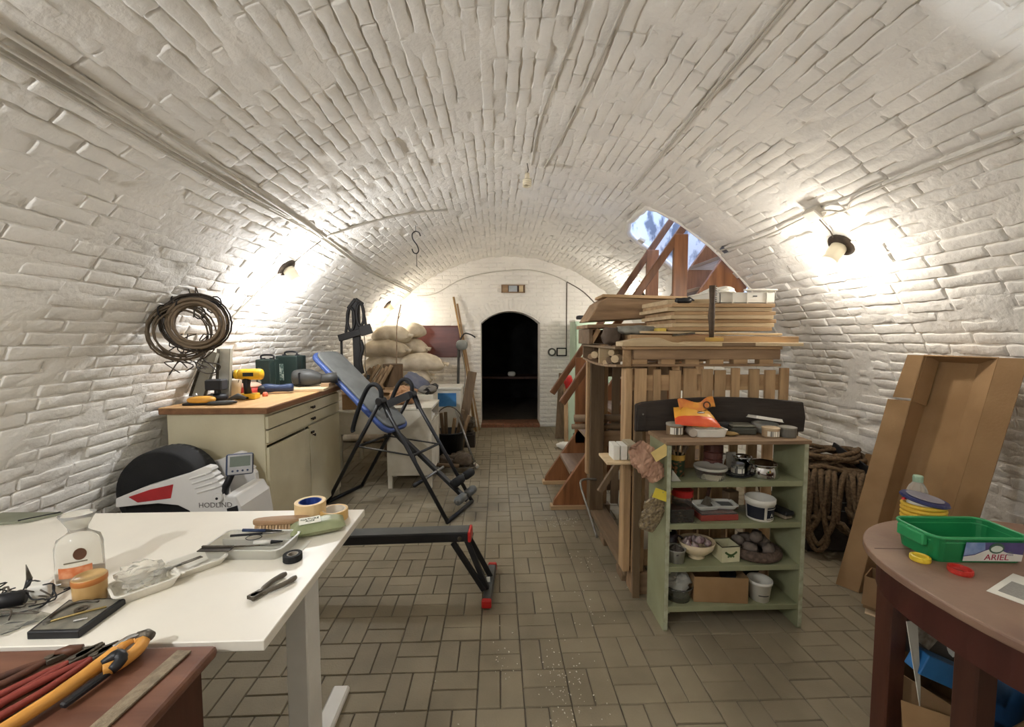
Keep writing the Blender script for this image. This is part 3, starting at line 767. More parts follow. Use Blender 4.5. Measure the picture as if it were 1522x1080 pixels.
part('handle', MB().tube([(-1.40, 1.27, zd + .006), (-1.395, 1.275, zd + .030)], [.006, .007], 8), BLACKP, t, smooth=True)
part('tip', MB().tube([(-1.395, 1.275, zd + .030), (-1.402, 1.275, zd + .075)], [.007, .001], 8), OLDSTEEL, t, smooth=True)
# tool tray
t = thing('tool_tray', 'white plastic tray of pens and cutters in middle of white desk', 'tray', (-0.86, 1.49, zd))
Mt = loc_rot((-0.862, 1.492, zd), -0.05)
tray('shell', 0.27, 0.155, 0.036, .004, Mt, FROST, t, .008)
for yy in (-0.03, 0.022): part('divider', MB().mm((-0.125, yy - .0015, .004), (0.125, yy + .0015, .026)).xf(Mt), FROST, t)
def stick(name, label, cat, a, b, r, m, m2=None, z=0.03):
    t = thing(name, label, cat, (a[0], a[1], zd + z))
    A, B = Vector((a[0], a[1], zd + z)), Vector((b[0], b[1], zd + z)); C = A.lerp(B, .6)
    part('barrel', MB().tube([A, C], r, 8), m, t, smooth=True)
    part('tip', MB().tube([C, B], [r * .9, r * .35], 8), m2 or m, t, smooth=True)
    return t
stick('pen', 'blue pen lying at the back of the tool tray', 'pen', (-0.935, 1.555, 0), (-0.79, 1.545, 0), .006, DKBLUE, BLACKP, .042)
stick('craft_knife', 'slim black craft knife lying across tool tray', 'knife', (-0.955, 1.515, 0), (-0.78, 1.54, 0), .0045, BLACKP, STEEL, .040)
stick('needle_file', 'thin steel needle file at front of tool tray', 'file', (-0.92, 1.455, 0), (-0.755, 1.465, 0), .003, OLDSTEEL, STEEL, .030)
stick('marker', 'stubby white marker with dark cap in tool tray', 'pen', (-0.86, 1.49, 0), (-0.765, 1.50, 0), .008, WHITEP, BLACKP, .024)
solo('wire_loop', MB().tube(hoop((-0.865, 1.50, zd + .040), .026, 20, 'z', k=.75), .0014, 5, closed=True), BLACKP, 'thin dark wire loop lying on the tool tray', 'wire', (-0.865, 1.50, zd + .04))
t = thing('scraper_blade', 'wide dark steel scraper blade over front corner of tool tray', 'blade', (-0.95, 1.415, zd + .036))
part('blade', MB().box((-0.945, 1.418, zd + .040), (0.105, 0.028, 0.003), -0.02), mat('dark_blade', (72, 68, 62), 0.3, metal=0.8), t)
part('spine', MB().box((-0.945, 1.43, zd + .0435), (0.105, 0.006, 0.006), -0.02), OLDSTEEL, t)
# brush
t = thing('scrub_brush', 'long wooden scrubbing brush with pale bristles on white desk', 'brush', (-0.84, 1.66, zd))
Mt = loc_rot((-0.845, 1.655, zd), 0.10)
def oval(a, b, n=20, e=.75): return [(a * math.copysign(abs(math.cos(q)) ** e, math.cos(q)), b * math.copysign(abs(math.sin(q)) ** e, math.sin(q))) for q in [2 * PI * k / n for k in range(n)]]
part('back', MB().prism(oval(.105, .026), .024, .044).xf(Mt), wood('brush_wood', (158, 124, 90), (178, 144, 108), 'x'), t, bevel=0.006, seg=2)
mb = MB()
for i in range(17):
    for j in range(4):
        x, y = -.092 + .0115 * i, -.017 + .0115 * j
        if abs(x) > .08 and abs(y) > .012: continue
        mb.tube([(x, y, .025), (x * 1.03, y * 1.15, 0)], [.0038, .0048], 5)
o = part('bristles', mb.xf(Mt), mat('bristle', (206, 176, 140), 0.9, var=0.1, vs=80), t); tag(o, kind='stuff')
# tape rolls
def tape(name, label, c, r, ri, h, m, core, group=None):
    t = thing(name, label, 'tape', (c[0], c[1], c[2]), group=group)
    part('roll', MB().lathe([(ri + .004, 0), (r - .001, 0), (r, .001), (r, h - .001), (r - .001, h), (ri + .004, h), (ri + .004, 0)], c, 32), m, t, smooth=False, bevel=0.0)
    part('core', MB().lathe([(ri, 0), (ri + .004, 0), (ri + .004, h - .001), (ri, h - .001), (ri, 0)], c, 32), core, t, label=None)
    return t
tape('tape_roll', 'wide masking tape roll with blue core at back of white desk', (-0.772, 1.745, zd), .060, .041, .075, TAPE, mat('blue_core', (38, 62, 132), 0.5))
tape('tape_roll', 'low yellowish tape roll with white core at back of white desk', (-0.676, 1.745, zd), .055, .041, .040, TAPE2, mat('white_core', (216, 208, 194), 0.6))
# wet wipes pack
t = thing('wipes_pack', 'soft green pack of wet wipes by the tape rolls', 'pack', (-0.70, 1.62, zd))
Mt = loc_rot((-0.692, 1.625, zd + .025), 0.45)
def pack(u, v):
    x = (u - .5); y = (v - .5)
    return x, y
mb = MB(); n1, n2 = 14, 10
for sgn in (1, -1):
    def fn(u, v, s=sgn):
        x, y = (u - .5) * .19, (v - .5) * .115
        k = (max(0, 1 - (abs(u - .5) * 2) ** 4) * max(0, 1 - (abs(v - .5) * 2) ** 3)) ** .6
        return (x, y, s * .025 * k * (1 + .2 * noise.noise(Vector((u * 5, v * 5, s)))) + .002 * math.sin(v * 40) * (1 - k))
    mb.grid(fn, n1, n2)
part('pouch', mb.xf(Mt), mat('wipes_green', (134, 142, 104), 0.4, rgb2=(154, 160, 122), vs=14), t, smooth=True)
mb = MB(); mb.grid(lambda u, v: ((u - .5) * .075 - .028, (v - .5) * .066, .0262 + .001 * noise.noise(Vector((u * 5, v * 5, 1)))), 4, 4)
fl = part('flap', mb.xf(Mt), mat('wipes_label', (206, 202, 178), 0.5), t, smooth=True)
text('lettering', 'NATURE\nAloe', mat('ink_green', (70, 80, 56), 0.6), t, Mt @ loc_rot((-.028, 0, .0275)), .017)
tape('electrical_tape', 'small black electrical tape roll at right of tool tray', (-0.690, 1.415, zd), .030, .014, .022, RUBBER, mat('tape_core', (150, 140, 126), 0.6))
solo('paper_sheet', MB().mm((-0.755, 1.425, zd), (-0.685, 1.55, zd + .0008)), PAPER, 'small white paper sheet between tool tray and wipes', 'paper', (-0.72, 1.49, zd))
pliers('pliers', 'small grey cutting pliers near the right edge of white desk', -0.690, 1.215, -2.05, 0.13, mat('grey_grip', (98, 90, 78), 0.6), OLDSTEEL, 0.03, z=zd)

t = thing('drawing_board', 'thin grey green board at the far left corner of white desk', 'board', (-1.98, 1.77, zd))
part('panel', MB().prism([(-2.09, 1.70), (-1.90, 1.745), (-1.84, 1.825), (-2.09, 1.83)], zd, zd + .012), mat('greygreen', (128, 130, 112), .6), t, bevel=.002)
part('dark_edge', MB().beam((-1.93, 1.738, zd + .013), (-1.845, 1.82, zd + .013), .006, .004), BLACKP, t)
# ------------------------------------------------------------------ workbench cupboard against the left wall
t = thing('workbench', 'cream painted cupboard with wooden worktop against the left wall', 'cabinet', (-1.8, 3.39, 0))
x0, x1, y0, y1 = -2.11, -1.50, 2.765, 4.02
part('side_panel', MB().mm((x0, y0, 0.0), (x1, y0 + .022, 1.012)), CREAM, t, bevel=0.002)
part('side_panel', MB().mm((x0, y1 - .022, 0.0), (x1, y1, 1.012)), CREAM, t, bevel=0.002)
part('back_panel', MB().mm((x0, y0 + .022, 0.05), (x0 + .015, y1 - .022, 1.012)), CREAM, t)
part('plinth', MB().mm((x1 - .06, y0 + .022, 0.0), (x1 - .04, y1 - .022, 0.08)), CREAM, t)
part('bottom', MB().mm((x0 + .015, y0 + .022, 0.08), (x1 - .02, y1 - .022, 0.10)), CREAM, t)
part('divider', MB().mm((x0 + .015, 3.38, 0.10), (x1 - .025, 3.40, 0.80)), CREAM, t)
part('face_frame', MB().mm((x1 - .02, y0 + .022, 0.992), (x1, y1 - .022, 1.012)).mm((x1 - .02, y0 + .022, .795), (x1 - .004, y1 - .022, .805)), CREAM, t)
KNOB = mat('dark_knob', (44, 36, 28), 0.4, metal=0.4)
def knob(par, y, z, n=2):
    for k in range(n):
        yy = y + (k - (n - 1) / 2) * .028
        part('knob', MB().lathe([(0, 0), (.006, 0), (.005, .012), (.012, .016), (.012, .022), (0, .026)], (x1 + .019, yy, z), 12, (1, 0, 0)), KNOB, par, smooth=True)
for z0, z1 in ((0.905, 0.988), (0.815, 0.895)):
    d = part('drawer', MB().mm((x1 - .001, y0 + .012, z0), (x1 + .018, y1 - .010, z1)), CREAM, t, bevel=0.002)
    knob(d, 3.42, (z0 + z1) / 2)
d = part('door', MB().mm((x1, y0 + .012, .085), (x1 + .018, 3.372, .782)), CREAM, t, bevel=0.002)
d = part('door', MB().mm((x1, 3.382, .085), (x1 + .018, y1 - .010, .800)), CREAM, t, bevel=0.002)
knob(d, 3.43, .72, 1); part('latch', MB().mm((x1 + .018, 3.395, .735), (x1 + .03, 3.44, .752)), KNOB, d)
part('worktop', MB().mm((x0 - .03, y0 - .03, 1.012), (x1 + .035, y1 + .03, 1.050)), BEDGE, t, bevel=0.003)
part('worktop_face', MB().mm((x0 - .03, y0 - .028, 1.050), (x1 + .032, y1 + .028, 1.054)), BTOP, t)
zc_ = 1.0545
# boards at the far end with hot air gun
t = thing('short_board', 'pale short board lying at far end of the workbench', 'board', (-1.62, 3.75, zc_))
part('plank', MB().box((-1.66, 3.70, zc_ + .011), (0.42, 0.36, 0.022), 0.12), PALE, t, bevel=0.002)
t = thing('short_board', 'narrow batten with split end on far edge of workbench', 'board', (-1.5, 3.9, zc_))
part('plank', MB().box((-1.49, 3.87, zc_ + .037), (0.07, 0.36, 0.030), 0.05), OLD, t, bevel=0.003)
t = thing('angle_grinder', 'dark grey grinder lying on pale board at far end of workbench', 'grinder', (-1.62, 3.72, zc_ + .022))
zb = zc_ + .023
GR = mat('grinder_grey', (62, 62, 60), 0.5, var=0.15)
part('motor', MB().tube(curve_pts([(-1.76, 3.72, zb + .075), (-1.68, 3.73, zb + .078), (-1.60, 3.74, zb + .072), (-1.53, 3.755, zb + .06)], 4), [.052, .064, .07, .072, .074, .074, .074, .072, .066, .06, .052, .046, .042], 14), GR, t, smooth=True)
part('handle', MB().tube([(-1.53, 3.755, zb + .06), (-1.47, 3.77, zb + .068), (-1.41, 3.785, zb + .072)], [.042, .044, .05], 12), GR, t, smooth=True)
part('vent', MB().box((-1.68, 3.66, zb + .075), (0.012, 0.03, 0.10)), BLACKP, t, bevel=.003)
part('foot', MB().cyl((-1.655, 3.70, zb), .012, .05, 10), BLACKP, t)
# dark green machine cases
def green_case(name, label, c, d, rz):
    t = thing(name, label, 'case', (c[0], c[1], zc_), rz)
    part('shell', MB().mm((-d[0] / 2, -d[1] / 2, 0), (d[0] / 2, 0, d[2])), DKGREEN, t, bevel=.010, seg=2, local=True)
    part('lid', MB().mm((-d[0] / 2, 0.001, 0), (d[0] / 2, d[1] / 2, d[2])), DKGREEN, t, bevel=.010, seg=2, local=True)
    part('handle', MB().tube(curve_pts([(-.05, 0, d[2] - .004), (-.05, 0, d[2] + .028), (0, 0, d[2] + .035), (.05, 0, d[2] + .028), (.05, 0, d[2] - .004)], 4), .008, 8), BLACKP, t, smooth=True, local=True)
    for sx in (-1, 1): part('latch', MB().mm((sx * d[0] * .3 - .015, -.012, d[2] - .002), (sx * d[0] * .3 + .015, .012, d[2] + .010)), BLACKP, t, local=True, bevel=.002)
    part('sticker', MB().mm((-d[0] * .32, -d[1] / 2 - .0015, d[2] * .25), (-d[0] * .12, -d[1] / 2, d[2] * .75)), mat('faded_sticker', (152, 160, 150), 0.5, rgb2=(60, 80, 74), vs=60, fac=(.45, .55)), t, local=True)
    return t
green_case('tool_case', 'dark green tool case standing nearer on the workbench', (-1.925, 3.63), (.12, .16, .265), 0.0)
green_case('tool_case', 'dark green tool case with handle behind the nearer green case', (-1.845, 3.87), (.19, .18, .285), 0.0)
# drill
t = thing('cordless_drill', 'yellow and black cordless drill standing on the workbench', 'drill', (-1.84, 3.10, zc_))
Md = loc_rot((-1.80, 3.13, zc_), 0.12)
part('battery', MB().mm((-.065, -.045, 0), (.060, .045, .040)).xf(Md), mat('drill_yellow', (226, 176, 36), 0.4), t, bevel=.008, seg=2)
part('battery_base', MB().mm((-.072, -.047, .002), (.02, .047, .024)).xf(Md), BLACKP, t, bevel=.006)
part('grip', MB().tube([(-.005, 0, .04), (-.012, 0, .09), (-.010, 0, .15)], [.026, .022, .027], 12).xf(Md), BLACKP, t, smooth=True)
part('trigger', MB().mm((-.042, -.008, .115), (-.024, .008, .145)).xf(Md), BLACKP, t, bevel=.003)
part('body', MB().tube([(.095, 0, .178), (.085, 0, .178), (.04, 0, .18), (-.03, 0, .18), (-.06, 0, .18)], [.034, .040, .041, .040, .036], 14).xf(Md), MATS['drill_yellow'], t, smooth=True)
part('clutch_ring', MB().tube([(-.06, 0, .18), (-.085, 0, .18)], [.036, .034], 14).xf(Md), YEL, t, smooth=True)
part('chuck', MB().tube([(-.085, 0, .18), (-.115, 0, .18), (-.145, 0, .18), (-.155, 0, .18)], [.030, .030, .020, .012], 12).xf(Md), BLACKP, t, smooth=True)
part('drill_bit', MB().tube([(-.155, 0, .18), (-.235, 0, .18)], [.003, .003], 6).xf(Md), STEEL, t)
tx_ = mat('badge_black', (30, 28, 26), 0.5)
part('badge', MB().mm((-.02, -.0425, .168), (.05, -.040, .194)).xf(Md), tx_, t)
# charger with red pot
t = thing('red_container', 'round red tub with cream lid behind the drill', 'tub', (-1.93, 3.36, zc_))
part('body', MB().lathe([(0, 0), (.082, 0), (.088, .008), (.090, .065), (0, .065)], (-1.95, 3.38, zc_), 24), mat('faded_red', (176, 60, 52), 0.45), t, smooth=True)
part('lid', MB().lathe([(.093, .064), (.094, .074), (.07, .090), (0, .092)], (-1.95, 3.38, zc_), 24), mat('cream_lid', (196, 150, 128), 0.5), t, smooth=True)
t = thing('palm_sander', 'dark blue corded hand tool lying in front of the green cases', 'tool', (-1.75, 3.47, zc_))
part('body', MB().tube(curve_pts([(-1.86, 3.40, zc_ + .042), (-1.79, 3.42, zc_ + .045), (-1.72, 3.44, zc_ + .042), (-1.64, 3.46, zc_ + .045)], 4), [.024, .032, .036, .036, .034, .030, .028, .028, .028, .03, .032, .032, .03], 12), DKBLUE, t, smooth=True)
part('head', MB().blob((-1.86, 3.40, zc_ + .036), (.10, .09, .07), 14, 8, .8), BLACKP, t, smooth=True)
solo('sanding_knob', MB().lathe([(0, 0), (.018, 0), (.02, .012), (.014, .03), (0, .034)], (-1.76, 3.27, zc_), 16), mat('coral', (214, 112, 84), 0.5), 'small coral coloured knob right of drill base', 'knob', (-1.76, 3.27, zc_), smooth=True)
# orange sander
t = thing('sander', 'flat orange-yellow sanding block with black sole at front of workbench', 'sander', (-1.97, 2.87, zc_))
Ms = loc_rot((-1.975, 2.875, zc_), 0.15)
part('sole', MB().mm((-.088, -.042, 0), (.088, .042, .014)).xf(Ms), BLACKP, t, bevel=.005)
part('body', MB().blob((0.01, 0, .032), (.17, .085, .05), 16, 8, .8).xf(Ms), mat('sander_orange', (218, 160, 66), 0.45), t, smooth=True)
part('neck', MB().tube([(-.02, 0, .045), (-.03, 0, .075)], [.016, .014], 10).xf(Ms), STEEL, t, smooth=True)
# black cube lamp
t = thing('work_lamp', 'small black cube shaped lamp on stand beside the drill', 'lamp', (-1.93, 3.0, zc_))
part('stand', MB().blob((-1.935, 2.985, zc_ + .03), (.13, .10, .062), 14, 8, .7, .15, 5, 2), BLACKP, t, smooth=True)
part('neck', MB().cyl((-1.925, 2.98, zc_ + .055), .020, .035, 12), BLACKP, t)
part('head', MB().box((-1.93, 2.98, zc_ + .122), (.105, .085, .072), .1), mat('lamp_grey', (58, 58, 60), 0.45), t, bevel=.006)
part('lens', MB().box((-1.93, 2.935, zc_ + .122), (.09, .006, .06), .1), BLACKP, t)
t = thing('plastic_bucket', 'cream plastic bucket behind the black cube lamp', 'bucket', (-2.0, 3.20, zc_))
part('body', MB().lathe([(0, 0), (.070, 0), (.085, .12), (.088, .13), (.088, .145), (.080, .145), (.066, .006), (0, .006)], (-1.985, 3.20, zc_), 24), mat('cream_bucket', (206, 198, 176), 0.5), t, smooth=True)
part('handle', MB().tube([(-1.985 + .088 * math.cos(a), 3.20 - .02, zc_ + .135 - .05 * math.sin(a)) for a in np.linspace(0, PI, 10)], .003, 6), OLDSTEEL, t)
solo('grey_scraper', MB().blob((-1.82, 2.86, zc_ + .014), (.17, .06, .028), 14, 6, .8, .2, 5, 3, Matrix.Rotation(.35, 3, 'Z')), GR, 'flat grey hand tool lying at front of workbench', 'tool', (-1.82, 2.86, zc_), smooth=True)
solo('grey_scraper', MB().tube([(-1.86, 2.98, zc_ + .016), (-1.80, 3.0, zc_ + .04), (-1.76, 3.02, zc_ + .018)], [.010, .02, .012], 10), GR, 'small dark grey clamp between lamp and drill', 'tool', (-1.82, 3.0, zc_), smooth=True)
# sheet metal channels leaning
CHN = mat('grey_sheet', (150, 146, 132), 0.5, rgb2=(128, 124, 110), vs=6)
def channel(label, a, b, w, dpt, m):
    t = thing('metal_channel', label, 'channel', a)
    d = (Vector(b) - Vector(a))
    up = Vector((0, -1, 0))
    part('web', MB().beam(a, b, w, .004, up), m, t)
    sd = d.cross(up).normalized() * (w / 2)
    for s in (-1, 1):
        off = sd * s + Vector((0, -dpt / 2, 0))
        part('flange', MB().beam(Vector(a) + off, Vector(b) + off, .004, dpt, up), CHN if s > 0 else OLDSTEEL, t)
    return t
channel('olive grey metal channel leaning left on wall behind workbench', (-2.07, 3.0, zc_ + .03), (-1.99, 3.05, zc_ + .345), .09, .03, CHN)
channel('pale ribbed metal channel leaning right of the olive one', (-1.93, 3.06, zc_ + .03), (-1.93, 3.10, zc_ + .365), .09, .03, mat('pale_sheet', (206, 204, 192), 0.45))
solo('tape_measure', MB().cyl((-1.955, 2.94, zc_ + .032), .03, .03, 16, (0, 1, 0)), STEEL, 'small round steel gadget at foot of pale metal channel', 'gadget', (-1.955, 2.94, zc_), bevel=.004)

# ------------------------------------------------------------------ coils of cable on the wall
def coil(name, label, c, r, n, m, tilt, seed, thick=.007, kz=1.0):
    t = thing(name, label, 'coil', c)
    rr = random.Random(seed); P = []
    M = loc_rot(c, tilt)
    k = 22
    for i in range(n * k):
        a = 2 * PI * i / k
        w = r * (1 + .09 * math.sin(i * .13 + seed) + .05 * math.sin(i * .037 * 3 + 2 * seed))
        P.append(M @ Vector((w * math.cos(a), .03 * math.sin(i * .21 + seed) + rr.uniform(-.006, .006), w * kz * math.sin(a) - .03)))
    part('winding', MB().tube(P, thick, 6), m, t, smooth=True)
    for q in (2.2, 0.9):
        cc = M @ Vector((r * math.cos(q), 0, r * kz * math.sin(q) - .03))
        part('tie', MB().tube(hoop(cc, .034, 10, 'x' if q > 1.5 else 'y'), .004, 5, closed=True), BLACKP, t)
    return t
C1 = mat('coil_grey', (98, 84, 66), 0.6, var=.2); C2 = mat('coil_dark', (66, 56, 46), 0.6, var=.2); C3 = mat('coil_brown', (120, 102, 80), 0.6, var=.15)
coil('cable_coil', 'thick brown grey hose coil hanging foremost on the wall hook', (-1.735, 2.53, 1.61), .125, 7, C3, .45, 1, .009)
coil('cable_coil', 'thin dark cable coil hanging behind the thick hose coil', (-1.765, 2.57, 1.62), .155, 9, C2, .55, 4, .005)
coil('cable_coil', 'loose dark cable coil hanging leftmost on the wall hook', (-1.815, 2.52, 1.56), .145, 7, C1, .9, 8, .005)
t = thing('wire_tangle', 'dangling tangle of thin dark wires below the cable coils', 'wire', (-1.86, 2.6, 1.4))
rr = random.Random(21)
for k in range(8):
    x = -1.93 + .035 * k; P = [(x + rr.uniform(-.03, .03), 2.57 + rr.uniform(-.03, .03), 1.52)]
    for i in range(7): P.append((x + rr.uniform(-.065, .065), 2.57 + rr.uniform(-.04, .04), 1.49 - .03 * i + rr.uniform(-.02, .02) - (.08 if k in (1, 6) and 2 < i < 5 else 0)))
    part('wire', MB().tube(curve_pts(P, 4), .0035, 5), C2, t, smooth=True)
t = thing('wall_hook', 'old wire hook carrying the cable coils on left wall', 'hook', (-1.85, 2.6, 1.78))
for dx in (0, .045):
    part('wire', MB().tube(curve_pts([vp(ph(-1.86 + dx, 1.77), 2.60 + dx, R - .005), (-1.81 + dx, 2.58, 1.79), (-1.76 + dx, 2.55, 1.68), (-1.745 + dx, 2.52, 1.62), (-1.72 + dx, 2.49, 1.63)], 4), .004, 6), OLDSTEEL, t, smooth=True)
solo('white_clip', MB().blob((-1.885, 2.56, 1.675), (.03, .03, .045), 10, 6, .7), WHITEP, 'small white clip on the wall left of cable coils', 'clip', (-1.885, 2.56, 1.675), smooth=True)

# ------------------------------------------------------------------ rowing machine
t = thing('rowing_machine', 'white and black rowing machine with long rail and red end caps', 'exercise machine', (-1.0, 2.45, 0))
SHW = mat('gloss_white', (226, 224, 220), 0.3, var=.02, coat=.3)
yc = 2.50
wx, wz, wr = -1.925, .612, .245
part('flywheel', MB().lathe([(0, -.09), (wr - .05, -.09), (wr - .010, -.085), (wr, -.06), (wr + .004, 0.02), (wr, .09), (wr - .03, .11), (0, .11)], (wx, yc + .02, wz), 48, (0, 1, 0)), RUBBER, t, smooth=True)
mb = MB()
for k in range(44):
    a = 2 * PI * k / 44; M_ = Matrix.Translation((wx, yc + .02, wz)) @ Matrix.Rotation(a, 4, 'Y')
    mb.prism([(-.006, -.02), (.006, -.02), (.004, .02), (-.004, .02)], wr - .010, wr + .003, M_ @ Matrix.Translation((0, .062, 0)))
tg = part('tread', mb, BLACKP, t); tag(tg, kind='stuff')
poly = [(-2.09, .618), (-1.943, .678), (-1.80, .722), (-1.72, .745), (-1.652, .773), (-1.605, .792), (-1.573, .788), (-1.562, .770), (-1.572, .762), (-1.548, .742), (-1.556, .734), (-1.531, .716), (-1.54, .706), (-1.515, .690), (-1.522, .678), (-1.505, .656),
        (-1.500, .60), (-1.44, .56), (-1.42, .40), (-1.58, .36), (-1.64, .46), (-1.70, .545), (-1.758, .576), (-1.864, .588), (-1.97, .58), (-2.09, .568)]
Mxz = Matrix(((1, 0, 0, 0), (0, 0, 1, 0), (0, 1, 0, 0), (0, 0, 0, 1)))
for s, nm in ((-1, 'housing'), (1, 'housing')):
    ya, yb = (yc - .150, yc - .095) if s < 0 else (yc + .15, yc + .19)
    h = part(nm, MB().prism(poly[::-1], ya, yb, Mxz), SHW, t, bevel=.008, seg=2)
    if s < 0:
        red = [(-2.018, .628), (-1.97, .596), (-1.793, .618), (-1.776, .696), (-1.90, .668)]
        part('red_panel', MB().prism(red, ya - .004, ya + .002, Mxz), mat('machine_red', (176, 44, 48), 0.35), h, bevel=.002)
        for k in range(4):
            zr = .765 - .026 * k; xe = -1.566 + .016 * k
            part('rib', MB().beam((-1.69 + .012 * k, ya - .001, zr - .042), (xe - .03, ya - .004, zr - .012), .010, .012, (0, 0, 1)).beam((xe - .03, ya - .004, zr - .012), (xe, ya - .001, zr), .010, .012, (0, 0, 1)), SHW, h, bevel=.004)
part('frame', MB().mm((-1.95, yc - .09, .30), (-1.50, yc + .145, .44)).mm((-2.0, yc - .05, .03), (-1.9, yc + .07, .40)), SHW, t, bevel=.006)
part('front_block', MB().prism([(-1.52, .36), (-1.40, .36), (-1.425, .56), (-1.455, .622), (-1.52, .622)], yc - .145, yc + .16, Mxz), SHW, t, bevel=.010, seg=2)
part('vent_panel', MB().prism([(-1.487, .42), (-1.418, .42), (-1.440, .57), (-1.495, .555)], yc - .151, yc - .144, Mxz), BLACKP, t)
text('lettering', 'HODLIND', mat('ink_grey', (104, 98, 94), 0.5), t, Matrix.Translation((-1.555, yc - .1515, .575)) @ Matrix.Rotation(PI / 2, 4, 'X'), .040)
part('front_foot', MB().mm((-2.00, yc - .28, 0), (-1.92, yc + .25, .05)), BLACK, t, bevel=.01)
part('console_arm', MB().tube([(-1.515, yc - .13, .635), (-1.50, yc - .14, .68), (-1.462, yc - .14, .76)], [.020, .018, .018], 10), BLACKP, t, smooth=True)
part('console_pivot', MB().cyl((-1.533, yc - .172, .62), .026, .04, 16, (0, 1, 0)), SHW, t, bevel=.003)
part('pivot_bolt', MB().cyl((-1.533, yc - .174, .62), .007, .004, 12, (0, 1, 0)), BLACKP, t)
Mq = loc_rot((-1.415, yc - .15, .805), .50, -.20, 0.04)
cn = part('console', MB().box((0, 0, 0), (.128, .055, .115)).xf(Mq), DKBLUE, t, bevel=.010, seg=2)
part('console_face', MB().box((.002, -.029, 0), (.114, .004, .104)).xf(Mq), mat('console_grey', (176, 176, 176), 0.4), cn, bevel=.002)
part('screen', MB().box((.002, -.032, .016), (.094, .003, .054)).xf(Mq), mat('lcd', (112, 122, 112), 0.15, var=.05), cn)
for k in range(4): part('button', MB().cyl((-.032 + .023 * k, -.031, -.034), .0055, .003, 10, (0, -1, 0)).xf(Mq), DKBLUE, cn)
# rail and rear stand
RG = mat('rail_grey', (84, 86, 84), 0.35, metal=.3, rgb2=(66, 68, 68), vs=5)
part('rail', MB().beam((-1.60, 2.46, .315), (-.165, 2.425, .355), .10, .055), BLACK, t, bevel=.006)
part('rail_track', MB().beam((-1.60, 2.46, .3435), (-.165, 2.425, .3835), .092, .004), RG, t, bevel=.001)
part('rail_cap', MB().beam((-.165, 2.425, .355), (-.148, 2.424, .3555), .104, .062), RED, t, bevel=.004, label='red end cap')
part('bolt', MB().cyl((-.215, 2.375, .35), .012, .006, 10, (0, -1, 0)), OLDSTEEL, t)
for a, b in (((-.175, 2.39, .335), (-.058, 2.37, .05)), ((-.175, 2.46, .335), (-.040, 2.50, .05)), ((-.255, 2.395, .318), (-.075, 2.36, .05))):
    part('leg', MB().beam(a, b, .024, .03), BLACK, t, bevel=.003)
part('rear_foot', MB().beam((-.058, 2.28, .028), (-.030, 2.64, .028), .05, .042), RG, t, bevel=.006)
part('foot_cap', MB().beam((-.060, 2.255, .028), (-.058, 2.285, .028), .054, .047), RED, t, bevel=.006, label='red foot cap')
part('foot_cap', MB().beam((-.030, 2.638, .028), (-.028, 2.665, .028), .054, .047), RED, t, bevel=.006, label='red foot cap')
part('warning_label', MB().box((-.052, 2.39, .095), (.022, .003, .03), .06), PAPER, t)

# ------------------------------------------------------------------ inversion table
O = Vector((-1.53, 3.81, 0)); U = Vector((.927, -.375, 0)); Wv = Vector((.375, .927, 0)); UP = Vector((0, 0, 1))
def iv(s, z, w): return O + U * s + Wv * w + UP * z
t = thing('inversion_table', 'folding inversion table with blue grey padded board and black tube frame', 'exercise machine', O)
Wd = .46
for w in (0.0, Wd):
    part('rear_leg', MB().tube([iv(0, .016, w), iv(.30, .50, w), iv(.60, .98, w)], .017, 10), BLACK, t, smooth=True)
    part('front_leg', MB().tube([iv(1.22, .016, w), iv(.90, .51, w), iv(.60, .97, w)], .017, 10), BLACK, t, smooth=True)
    part('handle', MB().tube(curve_pts([iv(.60, .96, w), iv(.60, 1.05, w), iv(.555, 1.10, w), iv(.485, 1.09, w), iv(.42, 1.0, w), iv(.35, .85, w), iv(.30, .71, w), iv(.305, .68, w)], 5), .019, 10), RUBBER, t, smooth=True)
    part('pivot', MB().tube([iv(.60, .965, w - .04), iv(.60, .965, w + .04)], .034, 14), BLACKP, t, bevel=.004)
    part('hinge_plate', MB().beam(iv(.60, .97, w + .03), iv(.66, .83, w + .03), .055, .006, Wv), BLACK, t)
part('rear_foot', MB().tube([iv(0, .016, -.01), iv(0, .016, Wd + .01)], .017, 10), BLACK, t, smooth=True)
part('front_foot', MB().tube([iv(1.22, .016, -.01), iv(1.22, .016, Wd + .01)], .017, 10), BLACK, t, smooth=True)
part('cross_tube', MB().tube([iv(.33, .55, 0), iv(.33, .55, Wd)], .012, 8), BLACK, t, smooth=True)
part('cross_tube', MB().tube([iv(.89, .52, 0), iv(.89, .52, Wd)], .012, 8), BLACK, t, smooth=True)
part('brace', MB().beam(iv(.33, .55, 0.02), iv(.89, .52, 0.02), .02, .008), BLACK, t)
part('brace', MB().beam(iv(.33, .55, Wd - .02), iv(.89, .52, Wd - .02), .02, .008), BLACK, t)
A, B = iv(-.20, 1.375, Wd / 2), iv(.63, .70, Wd / 2)
D = (B - A).normalized(); Nn = D.cross(Wv).normalized()
if Nn.z < 0: Nn = -Nn
Lb = (B - A).length
Mbd = Matrix((D, Wv, Nn)).transposed().to_4x4(); Mbd.translation = A
def rrect(l, w, r, n=6):
    P = []
    for cx, cy, a in ((l - r, w / 2 - r, 0), (r, w / 2 - r, PI / 2), (r, -w / 2 + r, PI), (l - r, -w / 2 + r, 1.5 * PI)):
        P += [(cx + r * math.cos(a + k * PI / 2 / n), cy + r * math.sin(a + k * PI / 2 / n)) for k in range(n + 1)]
    return P
bd = part('back_board', MB().prism(rrect(Lb, .36, .09), -.055, -.012, Mbd), BLUEU, t, bevel=.016, seg=3, label='blue edged back board')
part('pad', MB().prism([(x * .96 + .02, y * .86) for x, y in rrect(Lb, .36, .09)], -.012, .010, Mbd), GREYV, bd, bevel=.009, seg=2)
